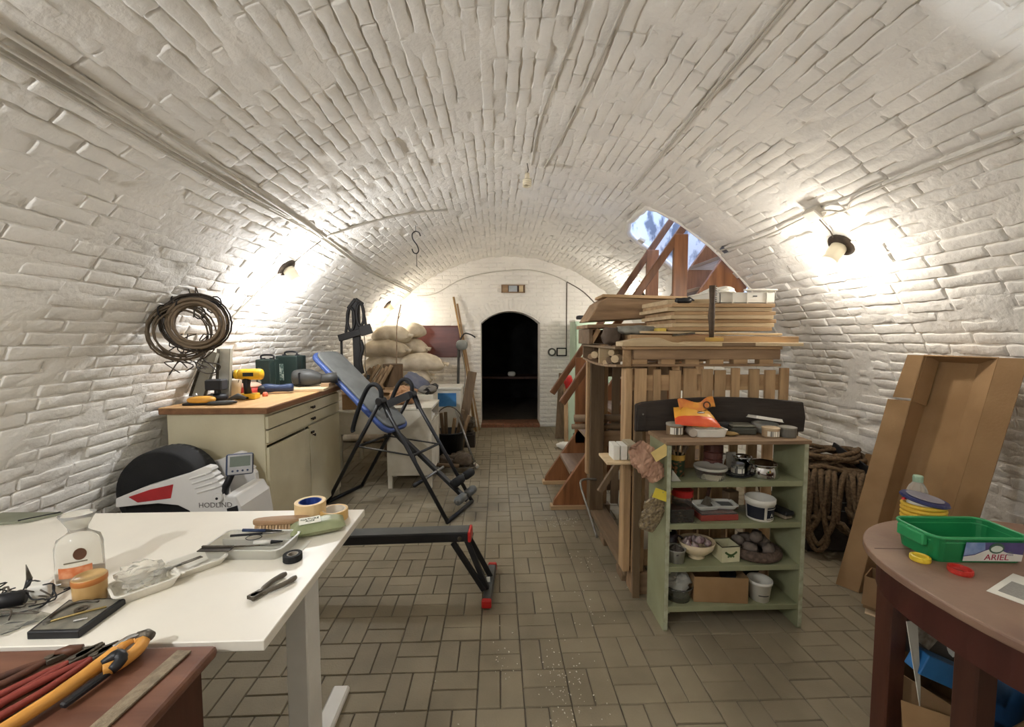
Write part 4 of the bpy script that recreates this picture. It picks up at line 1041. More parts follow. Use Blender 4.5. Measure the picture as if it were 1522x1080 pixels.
part('boom', MB().beam(B - D * .25 - Nn * .075, iv(1.30, .135, Wd / 2) - Nn * .02, .045, .03, Nn), BLACK, t, bevel=.003)
part('boom_sleeve', MB().beam(B - D * .55 - Nn * .075, B + D * .25 - Nn * .075, .055, .038, Nn), BLACK, t, bevel=.003)
part('side_bracket', MB().beam(iv(.60, .965, .03), B - D * .30 - Nn * .06, .07, .008, Wv), BLACK, t)
part('side_bracket', MB().beam(iv(.60, .965, Wd - .03), B - D * .30 - Nn * .06, .07, .008, Wv), BLACK, t)
E_ = iv(1.17, .245, Wd / 2)
part('ankle_clamp', MB().beam(E_ + Nn * .02 - Wv * .07, E_ + Nn * .02 + Wv * .07, .07, .05, Nn), BLACKP, t, bevel=.01)
part('ankle_post', MB().beam(E_, E_ + Nn * .12, .03, .02, D), BLACKP, t)
for q, r_ in ((.105, .036), (-.03, .036)):
    for s in (-1, 1):
        c0 = E_ + D * (.02 if q > 0 else .13) + Nn * (q if q > 0 else .0)
        part('foam_roller', MB().tube([c0 + Wv * s * .03, c0 + Wv * s * .04, c0 + Wv * s * .15, c0 + Wv * s * .16], [.02, r_, r_, .02], 14), RUBBER if q > 0 else GREYV, t, smooth=True)
part('axle', MB().tube([E_ + D * .13 - Wv * .17, E_ + D * .13 + Wv * .17], .010, 8), STEEL, t)
part('strap', MB().beam(iv(.86, .50, .08), iv(.92, .40, .06), .02, .003, Wv), BLACKP, t)
part('lever', MB().tube([iv(1.02, .36, .30), iv(.95, .30, .02)], [.011, .014], 8), STEEL, t, smooth=True)
part('lever_grip', MB().tube([iv(.965, .315, .08), iv(.935, .29, -.04)], .017, 8), BLACKP, t, smooth=True)
# ------------------------------------------------------------------ far left corner
# sandbags, stacked in courses against the end of the left wall
rr = random.Random(3)
def sandbag(c, d, rz, seed, label):
    t = thing('sandbag', label, 'sack', (c[0], c[1], c[2] - d[2] / 2), rz, 'sandbags heaped in the far left corner')
    M = Matrix.Rotation(rz, 3, 'Z')
    mb = MB()
    def fn(u, v):
        th = 2 * PI * u; q = 2 * v - 1                       # q along the bag, pinched to a seam at both ends
        k = max(0.0, 1 - abs(q) ** 3.2) ** .55
        p = Vector((q * d[0] / 2, math.cos(th) * d[1] / 2 * (.62 + .38 * k), math.sin(th) * d[2] / 2 * k * (1.12 if math.sin(th) > 0 else .9)))
        n_ = noise.noise(p * 6 + Vector((seed * 3.1, seed, 0))); n2 = noise.noise(p * 16 + Vector((seed, seed * 2.3, 4)))
        p *= 1 + .10 * n_ + .03 * n2
        p.z -= .10 * d[2] * (p.x / (d[0] / 2)) ** 2 * 2
        return M @ p + Vector(c)
    mb.grid(fn, 22, 16)
    part('sack', mb, SACK, t, smooth=True)
    e = M @ Vector((d[0] * .5, 0, -.02)) + Vector(c)
    part('tied_neck', MB().tube([e - M @ Vector((.03, 0, 0)), e + M @ Vector((.02, 0, .01)), e + M @ Vector((.055, 0, -.01))], [.035, .018, .035], 8), SACK, t, smooth=True)
def wl(z): return CX - math.sqrt(R * R - (z - CZ) ** 2)
ORD = ['bottom', 'second', 'third', 'fourth', 'fifth', 'sixth', 'seventh', 'eighth', 'ninth']
for row in range(8):
    z = .11 + row * .205
    n = 2 if row < 6 else 1
    for k in range(n):
        x = wl(z + .1) + .41 + .50 * k + rr.uniform(-.03, .03) + (.10 if row % 2 else 0)
        if row == 6: x = -1.60
        if row == 7: x = -1.52
        sandbag((x, 6.12 + .05 * (k == 0) + rr.uniform(-.04, .04), z), (.66 if row < 7 else .52, .40, .255), rr.uniform(-.2, .2), row * 5 + k,
                'plump beige sandbag in %s layer from the floor, %s of the heap front' % (ORD[row], 'left' if k == 0 else 'right'))
for row in range(7):
    z = .12 + row * .205
    sandbag((-1.20 + rr.uniform(-.05, .05) - .02 * row, 6.52, z), (.50, .40, .26), rr.uniform(-.3, .3), row * 7 + 50,
            'beige sandbag in %s layer from the floor against end wall at heap right' % ORD[row])
sandbag((-1.30, 6.50, 1.60), (.36, .42, .24), 1.0, 91, 'small slumped beige sandbag topping the right end of the heap')

# black carrier on the left wall
cx, cy = -1.575, 4.85
t = thing('metal_carrier', 'black metal carrier with crossbar and two loops standing by left wall', 'rack', (cx, cy, .95))
IRON = mat('black_iron', (30, 27, 25), 0.6, var=.25, vs=20)
part('post', MB().beam((cx + .01, cy, .74), (cx - .005, cy, 1.90), .085, .05, (0, 1, 0)), IRON, t, bevel=.008)
part('crossbar', MB().beam((cx - .185, cy - .045, 1.49), (cx + .175, cy - .045, 1.60), .04, .075, (0, 0, 1)), IRON, t, bevel=.006)
part('plate', MB().beam((cx + .06, cy - .07, 1.565), (cx + .185, cy - .07, 1.603), .03, .11, (0, 0, 1)), IRON, t, bevel=.004)
for s, dz in ((1, 0), (-1, -.05)):
    part('loop', MB().tube([(cx + s * .052 + .040 * math.cos(a), cy - .03, 1.755 + dz + .125 * math.sin(a)) for a in np.linspace(0, 2 * PI, 24)[:-1]], .017, 8, closed=True), IRON, t, smooth=True)
    part('side_strap', MB().beam((cx + s * .115, cy - .02, 1.60 + dz), (cx + s * .070, cy - .02, 1.88 + dz), .030, .022, (0, 1, 0)), IRON, t, bevel=.006)
    part('top_strap', MB().beam((cx + s * .085, cy - .02, 1.87 + dz), (cx + s * .0, cy - .02, 1.93), .035, .024, (0, 1, 0)), IRON, t, bevel=.006)
part('hanger', MB().beam((cx - .172, cy, 1.49), (cx - .172, cy, 1.08), .022, .018, (0, 1, 0)), IRON, t)
part('strap', MB().tube(curve_pts([(cx + .06, cy - .06, 1.47), (cx + .085, cy - .07, 1.38), (cx + .055, cy - .07, 1.25), (cx + .075, cy - .06, 1.10)], 4), .020, 7), IRON, t, smooth=True)
part('wire', MB().tube(curve_pts([(cx + .10, cy - .08, 1.60), (cx + .115, cy - .08, 1.38), (cx + .11, cy - .08, 1.18), (cx + .135, cy - .08, 1.06)], 4), .005, 6), OLDSTEEL, t, smooth=True)
part('buckle', MB().box((cx + .14, cy - .08, 1.06), (.03, .03, .05)), IRON, t, bevel=.004)
# log and sticks
t = thing('log', 'upright split log with bark in front of sandbags', 'log', (-1.31, 5.4, 0))
mb = MB().lathe([(0, .0), (.125, .0), (.128, .5), (.124, 1.165), (0, 1.165)], (-1.31, 5.40, 0), 14)
part('trunk', mb, wood('log_bark', (84, 66, 48), (120, 96, 70), 'z', .9, bump=.6), t)
t = thing('twig', 'thin dry twig rising in front of the sandbags', 'twig', (-1.27, 5.42, 1.165))
part('stem', MB().tube(curve_pts([(-1.27, 5.42, 1.165), (-1.27, 5.45, 1.40), (-1.27, 5.48, 1.66), (-1.22, 5.5, 1.92)], 4), .007, 6), OLD, t, smooth=True)
part('fork', MB().tube([(-1.27, 5.49, 1.70), (-1.22, 5.5, 1.82)], .004, 5), OLD, t)
FIRE = wood('firewood', (120, 96, 70), (164, 138, 104), 'z', .9)
for k in range(6):
    x = -1.66 + .05 * k
    mb = MB().tube([(x - .05, 5.05 + .02 * k, .83), (x + .12, 5.25, 1.12 + .02 * (k % 3))], .024, 6)
    solo('stick', mb, FIRE, 'split firewood stick %s leaning against the upright log' % ('farthest left', 'second from left', 'third from left', 'third from right', 'second from right', 'nearest right')[k], 'firewood', (x - .05, 5.05 + .02 * k, .83), group='split firewood beside the log', smooth=False)

# white low desk and drawer unit, boxes on them
WD = mat('aged_white_paint', (214, 208, 192), 0.5, rgb2=(192, 184, 164), vs=5)
t = thing('side_table', 'aged white side table behind the blue inversion table', 'table', (-1.36, 4.75, 0))
part('tabletop', MB().mm((-1.72, 4.50, .70), (-1.06, 5.30, .725)), WD, t, bevel=.003)
part('apron', MB().mm((-1.70, 4.52, .47), (-1.08, 4.54, .70)), WD, t)
part('apron', MB().mm((-1.70, 5.26, .47), (-1.08, 5.28, .70)), WD, t)
for x in (-1.68, -1.10):
    for y in (4.55, 5.25): part('leg', MB().mm((x - .022, y - .022, 0), (x + .022, y + .022, .70)), WD, t, bevel=.003)
t = thing('drawer_unit', 'white painted drawer unit with open slot beside side table', 'cabinet', (-.86, 4.45, 0))
part('side_panel', MB().mm((-1.085, 4.17, .13), (-.645, 4.19, .79)), WD, t, bevel=.002)
part('side_panel', MB().mm((-1.085, 4.70, .13), (-.645, 4.72, .79)), WD, t, bevel=.002)
part('top', MB().mm((-1.09, 4.165, .785), (-.64, 4.725, .81)), WD, t, bevel=.003)
part('base', MB().mm((-1.08, 4.19, .13), (-.65, 4.70, .15)), WD, t)
part('back_panel', MB().mm((-1.085, 4.19, .15), (-1.07, 4.70, .785)), WD, t)
part('slot_shelf', MB().mm((-1.07, 4.19, .66), (-.65, 4.70, .675)), WD, t)
part('drawer', MB().mm((-.665, 4.195, .16), (-.648, 4.695, .65)), WD, t, bevel=.002)
part('trim_panel', MB().mm((-1.05, 4.166, .17), (-.68, 4.171, .62)), WD, t, bevel=.001)
for x in (-1.06, -.67):
    for y in (4.195, 4.695): part('leg', MB().mm((x - .022, y - .022, 0), (x + .022, y + .022, .13)), WD, t, bevel=.002)
solo('book_stack', MB().mm((-.98, 4.25, .676), (-.66, 4.5, .70)).mm((-.96, 4.26, .70), (-.68, 4.48, .72)), PAPER, 'papers lying in the open slot of the drawer unit', 'papers', (-.8, 4.37, .676))
def carton(name, label, c, d, rz, m, flap=1.0):
    t = thing(name, label, 'box', c, rz)
    w, l, h = d[0] / 2, d[1] / 2, d[2]; th = .004
    part('bottom', MB().mm((-w, -l, 0), (w, l, th)), m, t, local=True)
    for s in (-1, 1):
        part('side', MB().mm((s * w - th / 2, -l, th), (s * w + th / 2, l, h)), m, t, local=True)
        part('side', MB().mm((-w, s * l - th / 2, th), (w, s * l + th / 2, h)), m, t, local=True)
        if flap:
            part('flap', MB().beam((s * w, 0, h), (s * (w + .05), 0, h + .045 * flap), l * 1.9, .004, (0, 0, 1)), m, t, local=True)
            part('flap', MB().beam((0, s * l, h), (0, s * (l + .055), h - .02 * flap), w * 1.9, .004, (0, 0, 1)), m, t, local=True)
    return t
carton('cardboard_box', 'open cardboard box nearest the workbench on white side table', (-1.54, 4.70, .726), (.25, .24, .19), .1, CARD)
carton('cardboard_box', 'open cardboard box beside the nearer box on white side table', (-1.20, 4.78, .726), (.22, .24, .20), -.15, CARDD)
solo('paper_bag', MB().blob((-.97, 4.42, .90), (.24, .20, .18), 16, 10, .7, .5, 7, 6), mat('kraft_paper', (176, 136, 100), 0.85, rgb2=(150, 112, 80), vs=12), 'crumpled brown paper bag on the white drawer unit', 'bag', (-.97, 4.42, .81))
mb = MB().blob((0, 0, 0), (.32, .22, .15), 18, 10, .8, .35, 5, 9).xf(loc_rot((-.93, 4.98, .98), 0, 0, .5))
t = thing('denim_bundle', 'blue grey folded cloth bundle behind the paper bag', 'cloth', (-.93, 5.0, .86))
part('bundle', mb, mat('denim', (92, 96, 112), 0.9, rgb2=(112, 112, 120), vs=12, bump=.3), t, smooth=True)
part('fold', MB().blob((-.80, 4.94, .90), (.22, .22, .10), 14, 8, .8, .3, 5, 4), mat('grey_cloth', (128, 124, 118), 0.9, bump=.3), t, smooth=True)
solo('white_crate', MB().mm((-1.2, 4.82, 0), (-.72, 5.18, .85)), WD, 'white painted crate standing behind the drawer unit', 'crate', (-.96, 5.0, 0), bevel=.006)
t = thing('hand_weight', 'small black dumbbell on the crate behind drawer unit', 'dumbbell', (-.70, 4.9, .852))
part('bar', MB().tube([(-.79, 4.86, .89), (-.70, 5.06, .93)], .014, 8), STEEL, t)
for c in ((-.79, 4.86, .892), (-.735, 4.98, .92)): part('weight', MB().tube([Vector(c) - Vector((.011, .025, .004)), Vector(c) + Vector((.011, .025, .004))], .042, 14), BLACKP, t)
# blue and white box, bucket with timber offcuts
t = thing('storage_box', 'white box with blue label behind the black bucket', 'box', (-.70, 5.9, 0))
part('body', MB().mm((-.92, 5.65, 0), (-.48, 6.05, .80)), WHITEP, t, bevel=.01)
part('lid', MB().mm((-.935, 5.635, .80), (-.465, 6.065, .84)), WHITEP, t, bevel=.01)
part('label', MB().mm((-.86, 5.643, .58), (-.54, 5.650, .76)), mat('label_blue', (52, 120, 190), 0.4, rgb2=(80, 150, 210), vs=10), t)
t = thing('bucket', 'black rubber bucket full of wooden handles beside doorway', 'bucket', (-.58, 5.1, 0))
part('body', MB().lathe([(0, 0), (.145, 0), (.19, .36), (.20, .36), (.20, .375), (.183, .375), (.14, .012), (0, .012)], (-.58, 5.10, 0), 28), BLACKP, t, smooth=True)
part('bail', MB().tube([(-.58 + .19 * math.cos(a), 5.10, .37 + .30 * math.sin(a)) for a in np.linspace(0, PI, 16)], .008, 6), OLDSTEEL, t, smooth=True)
for k, (dx, dy, h, lean) in enumerate(((-.10, -.05, .55, -.05), (-.04, .02, .60, .0), (.02, -.06, .54, .06), (.07, .03, .62, .10), (.11, -.02, .56, .14), (-.08, .07, .58, -.02))):
    solo('wooden_stake', MB().tube([(-.58 + dx * .6, 5.10 + dy * .6, .06), (-.58 + dx + lean, 5.10 + dy, h)], .022, 7), GREYWZ if k % 2 else FIRE, 'old wooden stake %s in the black bucket' % ('leftmost', 'left of middle', 'front middle', 'right of middle', 'rightmost', 'rear left')[k], 'stake', (-.58 + dx * .6, 5.10 + dy * .6, .06), group='wooden stakes in the black bucket', smooth=False)
t = thing('floor_tray', 'shallow grey tray with rags on floor in front of bucket', 'tray', (-.48, 4.75, 0))
tray('tray', .52, .34, .06, .006, loc_rot((-.50, 4.80, 0), 0), mat('grey_tray', (138, 130, 114), .7, rgb2=(110, 100, 84), vs=12), t, .02)
RAG = mat('grey_rag', (112, 98, 82), 0.95, rgb2=(84, 72, 60), vs=14, bump=.4)
for k, (dx, dy, dd) in enumerate((((-.10), .02, .20), (.06, .06, .22), (.12, -.06, .16))):
    solo('rag', MB().blob((-.50 + dx, 4.80 + dy, .08 + .02 * k), (dd * 1.3, dd, .13), 16, 10, .8, .5, 6, 20 + k), RAG, ('long dirty rag at left of the floor tray', 'big dirty rag in middle of the floor tray', 'small dirty rag at right of the floor tray')[k], 'rag', (-.50 + dx, 4.80 + dy, .02), smooth=True)
solo('short_tube', MB().tube([(-.68, 4.66, .09), (-.42, 4.64, .08)], .022, 8), GREYW, 'grey wooden peg lying at front of floor tray', 'peg', (-.55, 4.65, .06))
t = thing('metal_rod', 'grey metal rod slanting from bucket down to the floor', 'rod', (-.25, 4.85, 0))
part('rod', MB().tube([(-.50, 5.15, .62), (-.255, 4.84, .03)], .014, 8), STEEL, t, smooth=True)
part('tip', MB().tube([(-.262, 4.85, .045), (-.22, 4.80, .018)], [.016, .022], 8), WHITEP, t)
solo('dark_crate', MB().mm((-.48, 5.72, 0), (-.30, 5.95, .17)).mm((-.46, 5.74, .17), (-.33, 5.93, .2)), mat('dark_box', (58, 52, 46), .8), 'small dark box on floor beside the doorway', 'box', (-.39, 5.83, 0), bevel=.006)
t = thing('scrap_heap', 'heap of rusty scrap on the small dark box', 'scrap', (-.40, 5.83, .2))
part('pile', MB().blob((-.40, 5.83, .31), (.20, .18, .22), 14, 9, .8, .6, 8, 31), OLDSTEEL, t)
t = thing('dark_board', 'dark narrow board leaning behind the bucket', 'board', (-.45, 5.5, 0))
part('plank', MB().beam((-.50, 5.45, .02), (-.32, 5.60, 1.05), .12, .03, (0, 1, 0)), GREYWZ, t, bevel=.003)
# scythe / trimmer and long poles leaning on the end wall
t = thing('long_pole', 'long dark topped bean pole leaning on end wall left of doorway', 'pole', (-.33, 6.75, 0))
part('stick', MB().tube([(-.33, 6.72, .0), (-.52, 6.88, 1.2), (-.70, 7.0, 2.16)], .017, 7), wood('bean_pole', (138, 108, 70), (176, 142, 96), 'z'), t, smooth=True)
t = thing('long_pole', 'long yellowish batten leaning on end wall nearest the doorway', 'pole', (-.28, 6.78, 0))
part('stick', MB().beam((-.28, 6.80, .0), (-.64, 7.0, 2.05), .03, .022, (0, 1, 0)), PINEZ, t)
t = thing('long_pole', 'shorter pale batten leaning between pole and doorway', 'pole', (-.30, 6.86, 0))
part('stick', MB().beam((-.37, 6.84, .0), (-.56, 7.02, 1.55), .02, .02, (0, 1, 0)), PINEZ, t)
t = thing('string_trimmer', 'grey shafted garden trimmer leaning head up on end wall', 'trimmer', (-.60, 6.7, 0))
part('shaft', MB().tube([(-.62, 6.62, .02), (-.61, 6.85, 1.30)], .022, 8), GR, t, smooth=True)
part('head', MB().blob((-.56, 6.86, 1.38), (.19, .11, .17), 14, 8, .8), mat('trimmer_grey', (130, 132, 128), 0.5), t, smooth=True)
part('hook', MB().tube(curve_pts([(-.60, 6.86, 1.44), (-.52, 6.85, 1.56), (-.42, 6.84, 1.55), (-.34, 6.84, 1.50)], 4), .012, 6), BLACKP, t, smooth=True)
part('cord', MB().tube(curve_pts([(-.56, 6.80, 1.30), (-.50, 6.76, .9), (-.55, 6.7, .5)], 5), .005, 5), BLACKP, t, smooth=True)
# brown board on the end wall
t = thing('wall_board', 'dark red brown board in thin frame on the end wall', 'board', (-.97, YF - .03, 1.43))
part('panel', MB().mm((-1.325, YF - .045, 1.185), (-.615, YF - .02, 1.675)), wood('mahogany_board', (82, 42, 36), (98, 54, 46), 'x', .35, bump=.02), t)
part('frame', MB().mm((-1.345, YF - .055, 1.18), (-1.322, YF - .012, 1.71)).mm((-.622, YF - .055, 1.18), (-.600, YF - .012, 1.72)).mm((-1.345, YF - .055, 1.672), (-.60, YF - .012, 1.695)).mm((-1.345, YF - .05, 1.175), (-.60, YF - .012, 1.190)), wood('board_frame', (70, 38, 32), (88, 50, 42), 'x'), t)
# niche above the door
t = thing('wall_niche', 'small wooden box frame holding grey block above the doorway', 'box', (.27, YF - .03, 2.3))
part('frame', MB().mm((.08, YF - .05, 2.235), (.47, YF + .0, 2.25)).mm((.08, YF - .05, 2.35), (.47, YF, 2.365)).mm((.08, YF - .05, 2.235), (.095, YF, 2.365)).mm((.455, YF - .05, 2.235), (.47, YF, 2.365)), OLD, t)
part('back_panel', MB().mm((.095, YF - .02, 2.25), (.455, YF - .012, 2.35)), BROWND, t)
part('block', MB().mm((.20, YF - .055, 2.25), (.34, YF - .02, 2.35)), mat('grey_block', (168, 174, 180), .6), t, bevel=.004)
part('plank_end', MB().mm((.10, YF - .05, 2.25), (.19, YF - .02, 2.35)), OLD, t)
part('plank_end', MB().mm((.37, YF - .05, 2.25), (.44, YF - .02, 2.35)), PALE, t)
t = thing('wall_gauge', 'round pale dial gauge right of the doorway', 'gauge', (.92, YF - .02, 1.26))
part('case', MB().cyl((.92, YF - .005, 1.258), .068, .04, 24, (0, -1, 0)), mat('gauge_case', (84, 84, 76), .5), t, bevel=.004)
part('dial', MB().cyl((.92, YF - .0455, 1.258), .042, .003, 20, (0, -1, 0)), PAPER, t)
t = thing('wall_frame', 'small dark framed card on wall beside the gauge', 'picture', (1.08, YF - .02, 1.26))
part('frame', MB().mm((1.0, YF - .03, 1.19), (1.17, YF - .008, 1.33)), BLACKP, t, bevel=.004)
part('card', MB().mm((1.02, YF - .034, 1.21), (1.15, YF - .030, 1.31)), PAPER, t)
t = thing('wall_conduit', 'painted cable down end wall right of the doorway', 'cable', (1.17, YF - .01, 1.8))
part('cable', MB().tube([(1.165, YF - .01, 2.42), (1.165, YF - .01, 1.30)], .009, 6), CABLEM, t)
part('cable', MB().tube(curve_pts([(1.165, YF - .01, 2.42), (1.45, YF - .01, 2.25), (1.72, YF - .01, 1.98)], 4), .009, 6), CABLEM, t)
t = thing('wall_conduit', 'cable sagging over the end wall above the doorway', 'cable', (.0, YF - .01, 2.5))
part('cable', MB().tube(curve_pts([(-1.30, YF - .012, 2.18), (-1.0, YF - .012, 2.22), (-.55, YF - .012, 2.46), (.0, YF - .012, 2.58), (.55, YF - .012, 2.61), (.95, YF - .012, 2.52), (1.165, YF - .012, 2.42)], 5), .009, 6), PCABLE, t, smooth=True)
# ------------------------------------------------------------------ beyond / right of the doorway
MINT = mat('mint_paint', (176, 196, 172), 0.5, var=.05)
t = thing('tall_cabinet', 'pale mint tall cabinet by end wall behind the staircase', 'cabinet', (1.45, 6.5, 0))
part('carcass', MB().mm((1.17, 6.30, .0), (1.75, 6.75, 1.74)), MINT, t, bevel=.004)
part('top', MB().mm((1.16, 6.29, 1.74), (1.76, 6.76, 1.765)), WHITEP, t, bevel=.003)
part('door', MB().mm((1.19, 6.28, .08), (1.73, 6.30, 1.70)), MINT, t, bevel=.003)
part('knob', MB().cyl((1.25, 6.28, .95), .018, .03, 12, (0, -1, 0)), KNOB, t)
solo('black_box', MB().blob((1.29, 6.42, 1.80), (.17, .13, .07), 14, 8, .6), BLACKP, 'black flat box on top of mint cabinet', 'box', (1.29, 6.42, 1.765))
solo('green_jar', MB().lathe([(0, 0), (.045, 0), (.05, .05), (.03, .09), (.03, .10), (0, .10)], (1.43, 6.40, 1.765), 14), mat('lime', (150, 178, 70), .4), 'lime green jar on top of mint cabinet', 'jar', (1.43, 6.40, 1.765), smooth=True)
t = thing('mint_panel', 'mint coloured door panel leaning in front of tall cabinet', 'board', (1.12, 6.0, 0))
part('panel', MB().beam((1.14, 6.05, 0), (1.14, 6.20, 1.05), .24, .025, (0, 1, 0)), MINT, t, bevel=.003)
t = thing('leaning_board', 'grey weathered board leaning right of the doorway', 'board', (.90, 6.4, 0))
part('plank', MB().beam((.93, 6.2, 0), (1.02, 6.45, .95), .13, .03, (0, 1, 0)), GREYWZ, t, bevel=.003)
t = thing('leaning_board', 'pale narrow batten leaning beside the weathered board', 'board', (1.0, 6.0, 0))
part('plank', MB().beam((1.0, 6.0, 0), (1.01, 6.15, .78), .06, .03, (0, 1, 0)), PINEZ, t, bevel=.003)
solo('green_pot', MB().lathe([(0, 0), (.10, 0), (.11, .16), (.095, .17), (0, .17)], (1.17, 5.80, .0), 18), mat('dark_green_pot', (38, 72, 44), .4), 'dark green pot on floor behind the staircase foot', 'pot', (1.17, 5.80, 0), smooth=True)
solo('red_glove', MB().blob((1.04, 6.10, .86), (.12, .07, .20), 12, 9, .8, .5, 7, 44), RED, 'small red cloth hung on the pale leaning batten', 'cloth', (1.04, 6.10, .78), smooth=True)
solo('white_rag', MB().blob((.92, 5.65, .04), (.22, .16, .08), 14, 8, .8, .5, 7, 45), PAPER, 'crumpled white rag on floor behind the staircase foot', 'rag', (.92, 5.65, 0), smooth=True)
# table in the dark room beyond
t = thing('dim_table', 'dim table with white cloth item in the dark room beyond', 'table', (.25, 8.6, 0))
part('tabletop', MB().mm((-.5, 8.4, .68), (1.0, 9.0, .72)), BROWND, t)
for x in (-.45, .95):
    for y in (8.45, 8.95): part('leg', MB().mm((x - .03, y - .03, 0), (x + .03, y + .03, .68)), BROWND, t)
solo('white_tin', MB().blob((.30, 8.5, .77), (.16, .12, .10), 12, 8, .7), WHITEP, 'small white tin on table in the dark room', 'tin', (.30, 8.5, .72), smooth=True)
# ------------------------------------------------------------------ staircase up through the vault
t = thing('staircase', 'stained wooden staircase with two handrails climbing through hole in vault', 'stairs', (.7, 3.96, 0))
SL = 1.459
def sx(z, x0=.50): return x0 + (z - .08) / SL
YA, YB2 = 3.61, 4.25
for yy in (YA, YB2):
    poly = [(.49, .035), (.86, .035), (.86 + (3.30 - .035) / SL, 3.30), (.50 + (3.30 - .08) / SL, 3.30), (.50, .08)]
    part('stringer', MB().prism(poly, yy, yy + .045, Mxz), STAIRW, t, bevel=.003)
    part('foot_board', MB().mm((.47, yy - .02, .0), (.95, yy + .07, .034)), PINE, t, bevel=.003)
for k in range(11):
    z = .32 + .27 * k; x = sx(z) + .01
    part('tread', MB().mm((x - .03, YA + .045, z - .032), (x + .235, YB2, z)), TREADW, t, bevel=.003)
def railx(z): return .574 + (z - .944) / SL
for yy, zt_ in ((YA + .005, 2.50), (YB2 + .02, 2.80)):
    part('handrail', MB().beam((railx(.93), yy + .02, .93), (railx(zt_), yy + .02, zt_), .042, .062, (0, 0, 1)), RAILW, t, bevel=.008, seg=2)
    part('post', MB().mm((1.515, yy - .005, 1.45), (1.635, yy + .035, 2.38 if yy < 4 else 2.38)), STAIRW, t, bevel=.003)
part('post', MB().mm((.80, YB2 + .0, .42), (.90, YB2 + .04, 1.30)), STAIRW, t, bevel=.003)

# ------------------------------------------------------------------ timber stack of pallets beside the stairs
t = thing('upright_pallet', 'pine pallet standing on edge as front of the timber stack', 'pallet', (1.23, 2.40, 0))
sl = [(943.7, 961.4), (971.8, 982.2), (995.5, 1011.8), (1016.2, 1035.5), (1042.9, 1059.2), (1062.1, 1078.4), (1087.3, 1099.2), (1114, 1128.8), (1137.7, 1152.5), (1159.9, 1173.2)]
for k, (a, b) in enumerate(sl):
    xa, xb = .78 + (a - 942) * .003926, .78 + (b - 942) * .003926
    part('slat', MB().mm((xa, 2.375 + .002 * (k % 2), .13 if k else .13), (xb, 2.395, 1.325 - .006 * (k % 3))), PINEZ, t, bevel=.002)
for z in (.20, .74, 1.24):
    part('crossbar', MB().mm((.78, 2.396, z - .045), (1.69, 2.42, z + .045)), PINE, t, bevel=.002)
for x in (.835, 1.235, 1.64):
    part('block', MB().mm((x - .05, 2.36, .0), (x + .05, 2.47, .128)), OLD, t, bevel=.004)
part('end_post', MB().mm((.735, 2.38, .13), (.776, 2.47, 1.325)), PINEZ, t, bevel=.003)
part('end_post', MB().mm((.79, 2.42, .128), (.86, 2.47, 1.325)), OLD, t, bevel=.003)
t = thing('side_pallet', 'darker pallet standing on edge at the back of timber stack', 'pallet', (1.25, 3.5, 0))
for k in range(9):
    x = .86 + k * .10
    part('slat', MB().mm((x, 3.47, .10), (x + .065, 3.49, 1.30)), GREYWZ if k % 2 else PINEZ, t, bevel=.002)
for z in (.25, .70, 1.22): part('crossbar', MB().mm((.84, 3.491, z - .045), (1.74, 3.515, z + .045)), GREYW, t, bevel=.002)
for x in (.90, 1.68): part('block', MB().mm((x - .05, 3.45, 0), (x + .05, 3.53, .10)), GREYW, t)
t = thing('timber_post', 'dark square post carrying far left corner of timber stack', 'post', (.80, 3.40, .10))
part('post', MB().mm((.745, 3.33, .105), (.86, 3.43, 1.335)), GREYWZ, t, bevel=.005)
part('pale_edge', MB().mm((.722, 3.34, .40), (.744, 3.40, 1.335)), PINEZ, t, bevel=.002)
t = thing('timber_sill', 'grey timber sill on floor along left side of timber stack', 'beam', (.82, 2.95, 0))
part('beam', MB().mm((.77, 2.46, .055), (.90, 3.55, .104)), GREYWY, t, bevel=.004)
for y in (2.56, 3.0, 3.46): part('block', MB().mm((.765, y - .06, 0), (.87, y + .06, .055)), GREYW, t, bevel=.004)
t = thing('pole_rail', 'upper round grey pole running behind the dark post', 'pole', (.9, 3.44, .78))
part('pole', MB().tube([(.64, 3.445, .835), (1.2, 3.445, .835)], .030, 10), GREYW, t, smooth=True)
t = thing('pole_rail', 'lower thin grey pole running behind the dark post', 'pole', (.9, 3.44, .72))
part('pole', MB().tube([(.62, 3.447, .765), (1.2, 3.447, .765)], .022, 10), GREYW, t, smooth=True)
t = thing('cross_plank', 'brown plank on edge below the two grey poles', 'board', (.9, 3.44, .62))
part('plank', MB().mm((.87, 3.435, .60), (1.35, 3.465, .73)), OLD, t, bevel=.002)
t = thing('red_brown_panel', 'red brown panel board standing behind the dark post', 'board', (.85, 4.6, 0))
part('panel', MB().mm((.88, 4.55, 0), (1.08, 4.58, 1.25)), STAIRW, t, bevel=.003)
# flat pallet on top
t = thing('flat_pallet', 'pine pallet lying flat on top of the timber stack', 'pallet', (1.17, 2.9, 1.335))
for y in (2.36, 2.86, 3.36):
    part('runner', MB().mm((.775, y, 1.375), (1.62, y + .045, 1.432)), OLD if y < 2.5 else GREYW, t, bevel=.003)
    part('bottom_board', MB().mm((.775, y - .01, 1.336), (1.62, y + .075, 1.350)), OLD, t, bevel=.002)
    for k, x in enumerate((.80, .96, 1.10, 1.24, 1.38, 1.53)):
        part('block', MB().mm((x - .03, y + .003, 1.350), (x + .05, y + .05, 1.375)), PINE, t)
for k in range(7):
    part('deck_board', MB().mm((.72 + .004 * k, 2.352 + .165 * k, 1.433), (1.625, 2.352 + .165 * k + .12, 1.450)), (PINE, OLD, GREYW)[k % 3], t, bevel=.002)
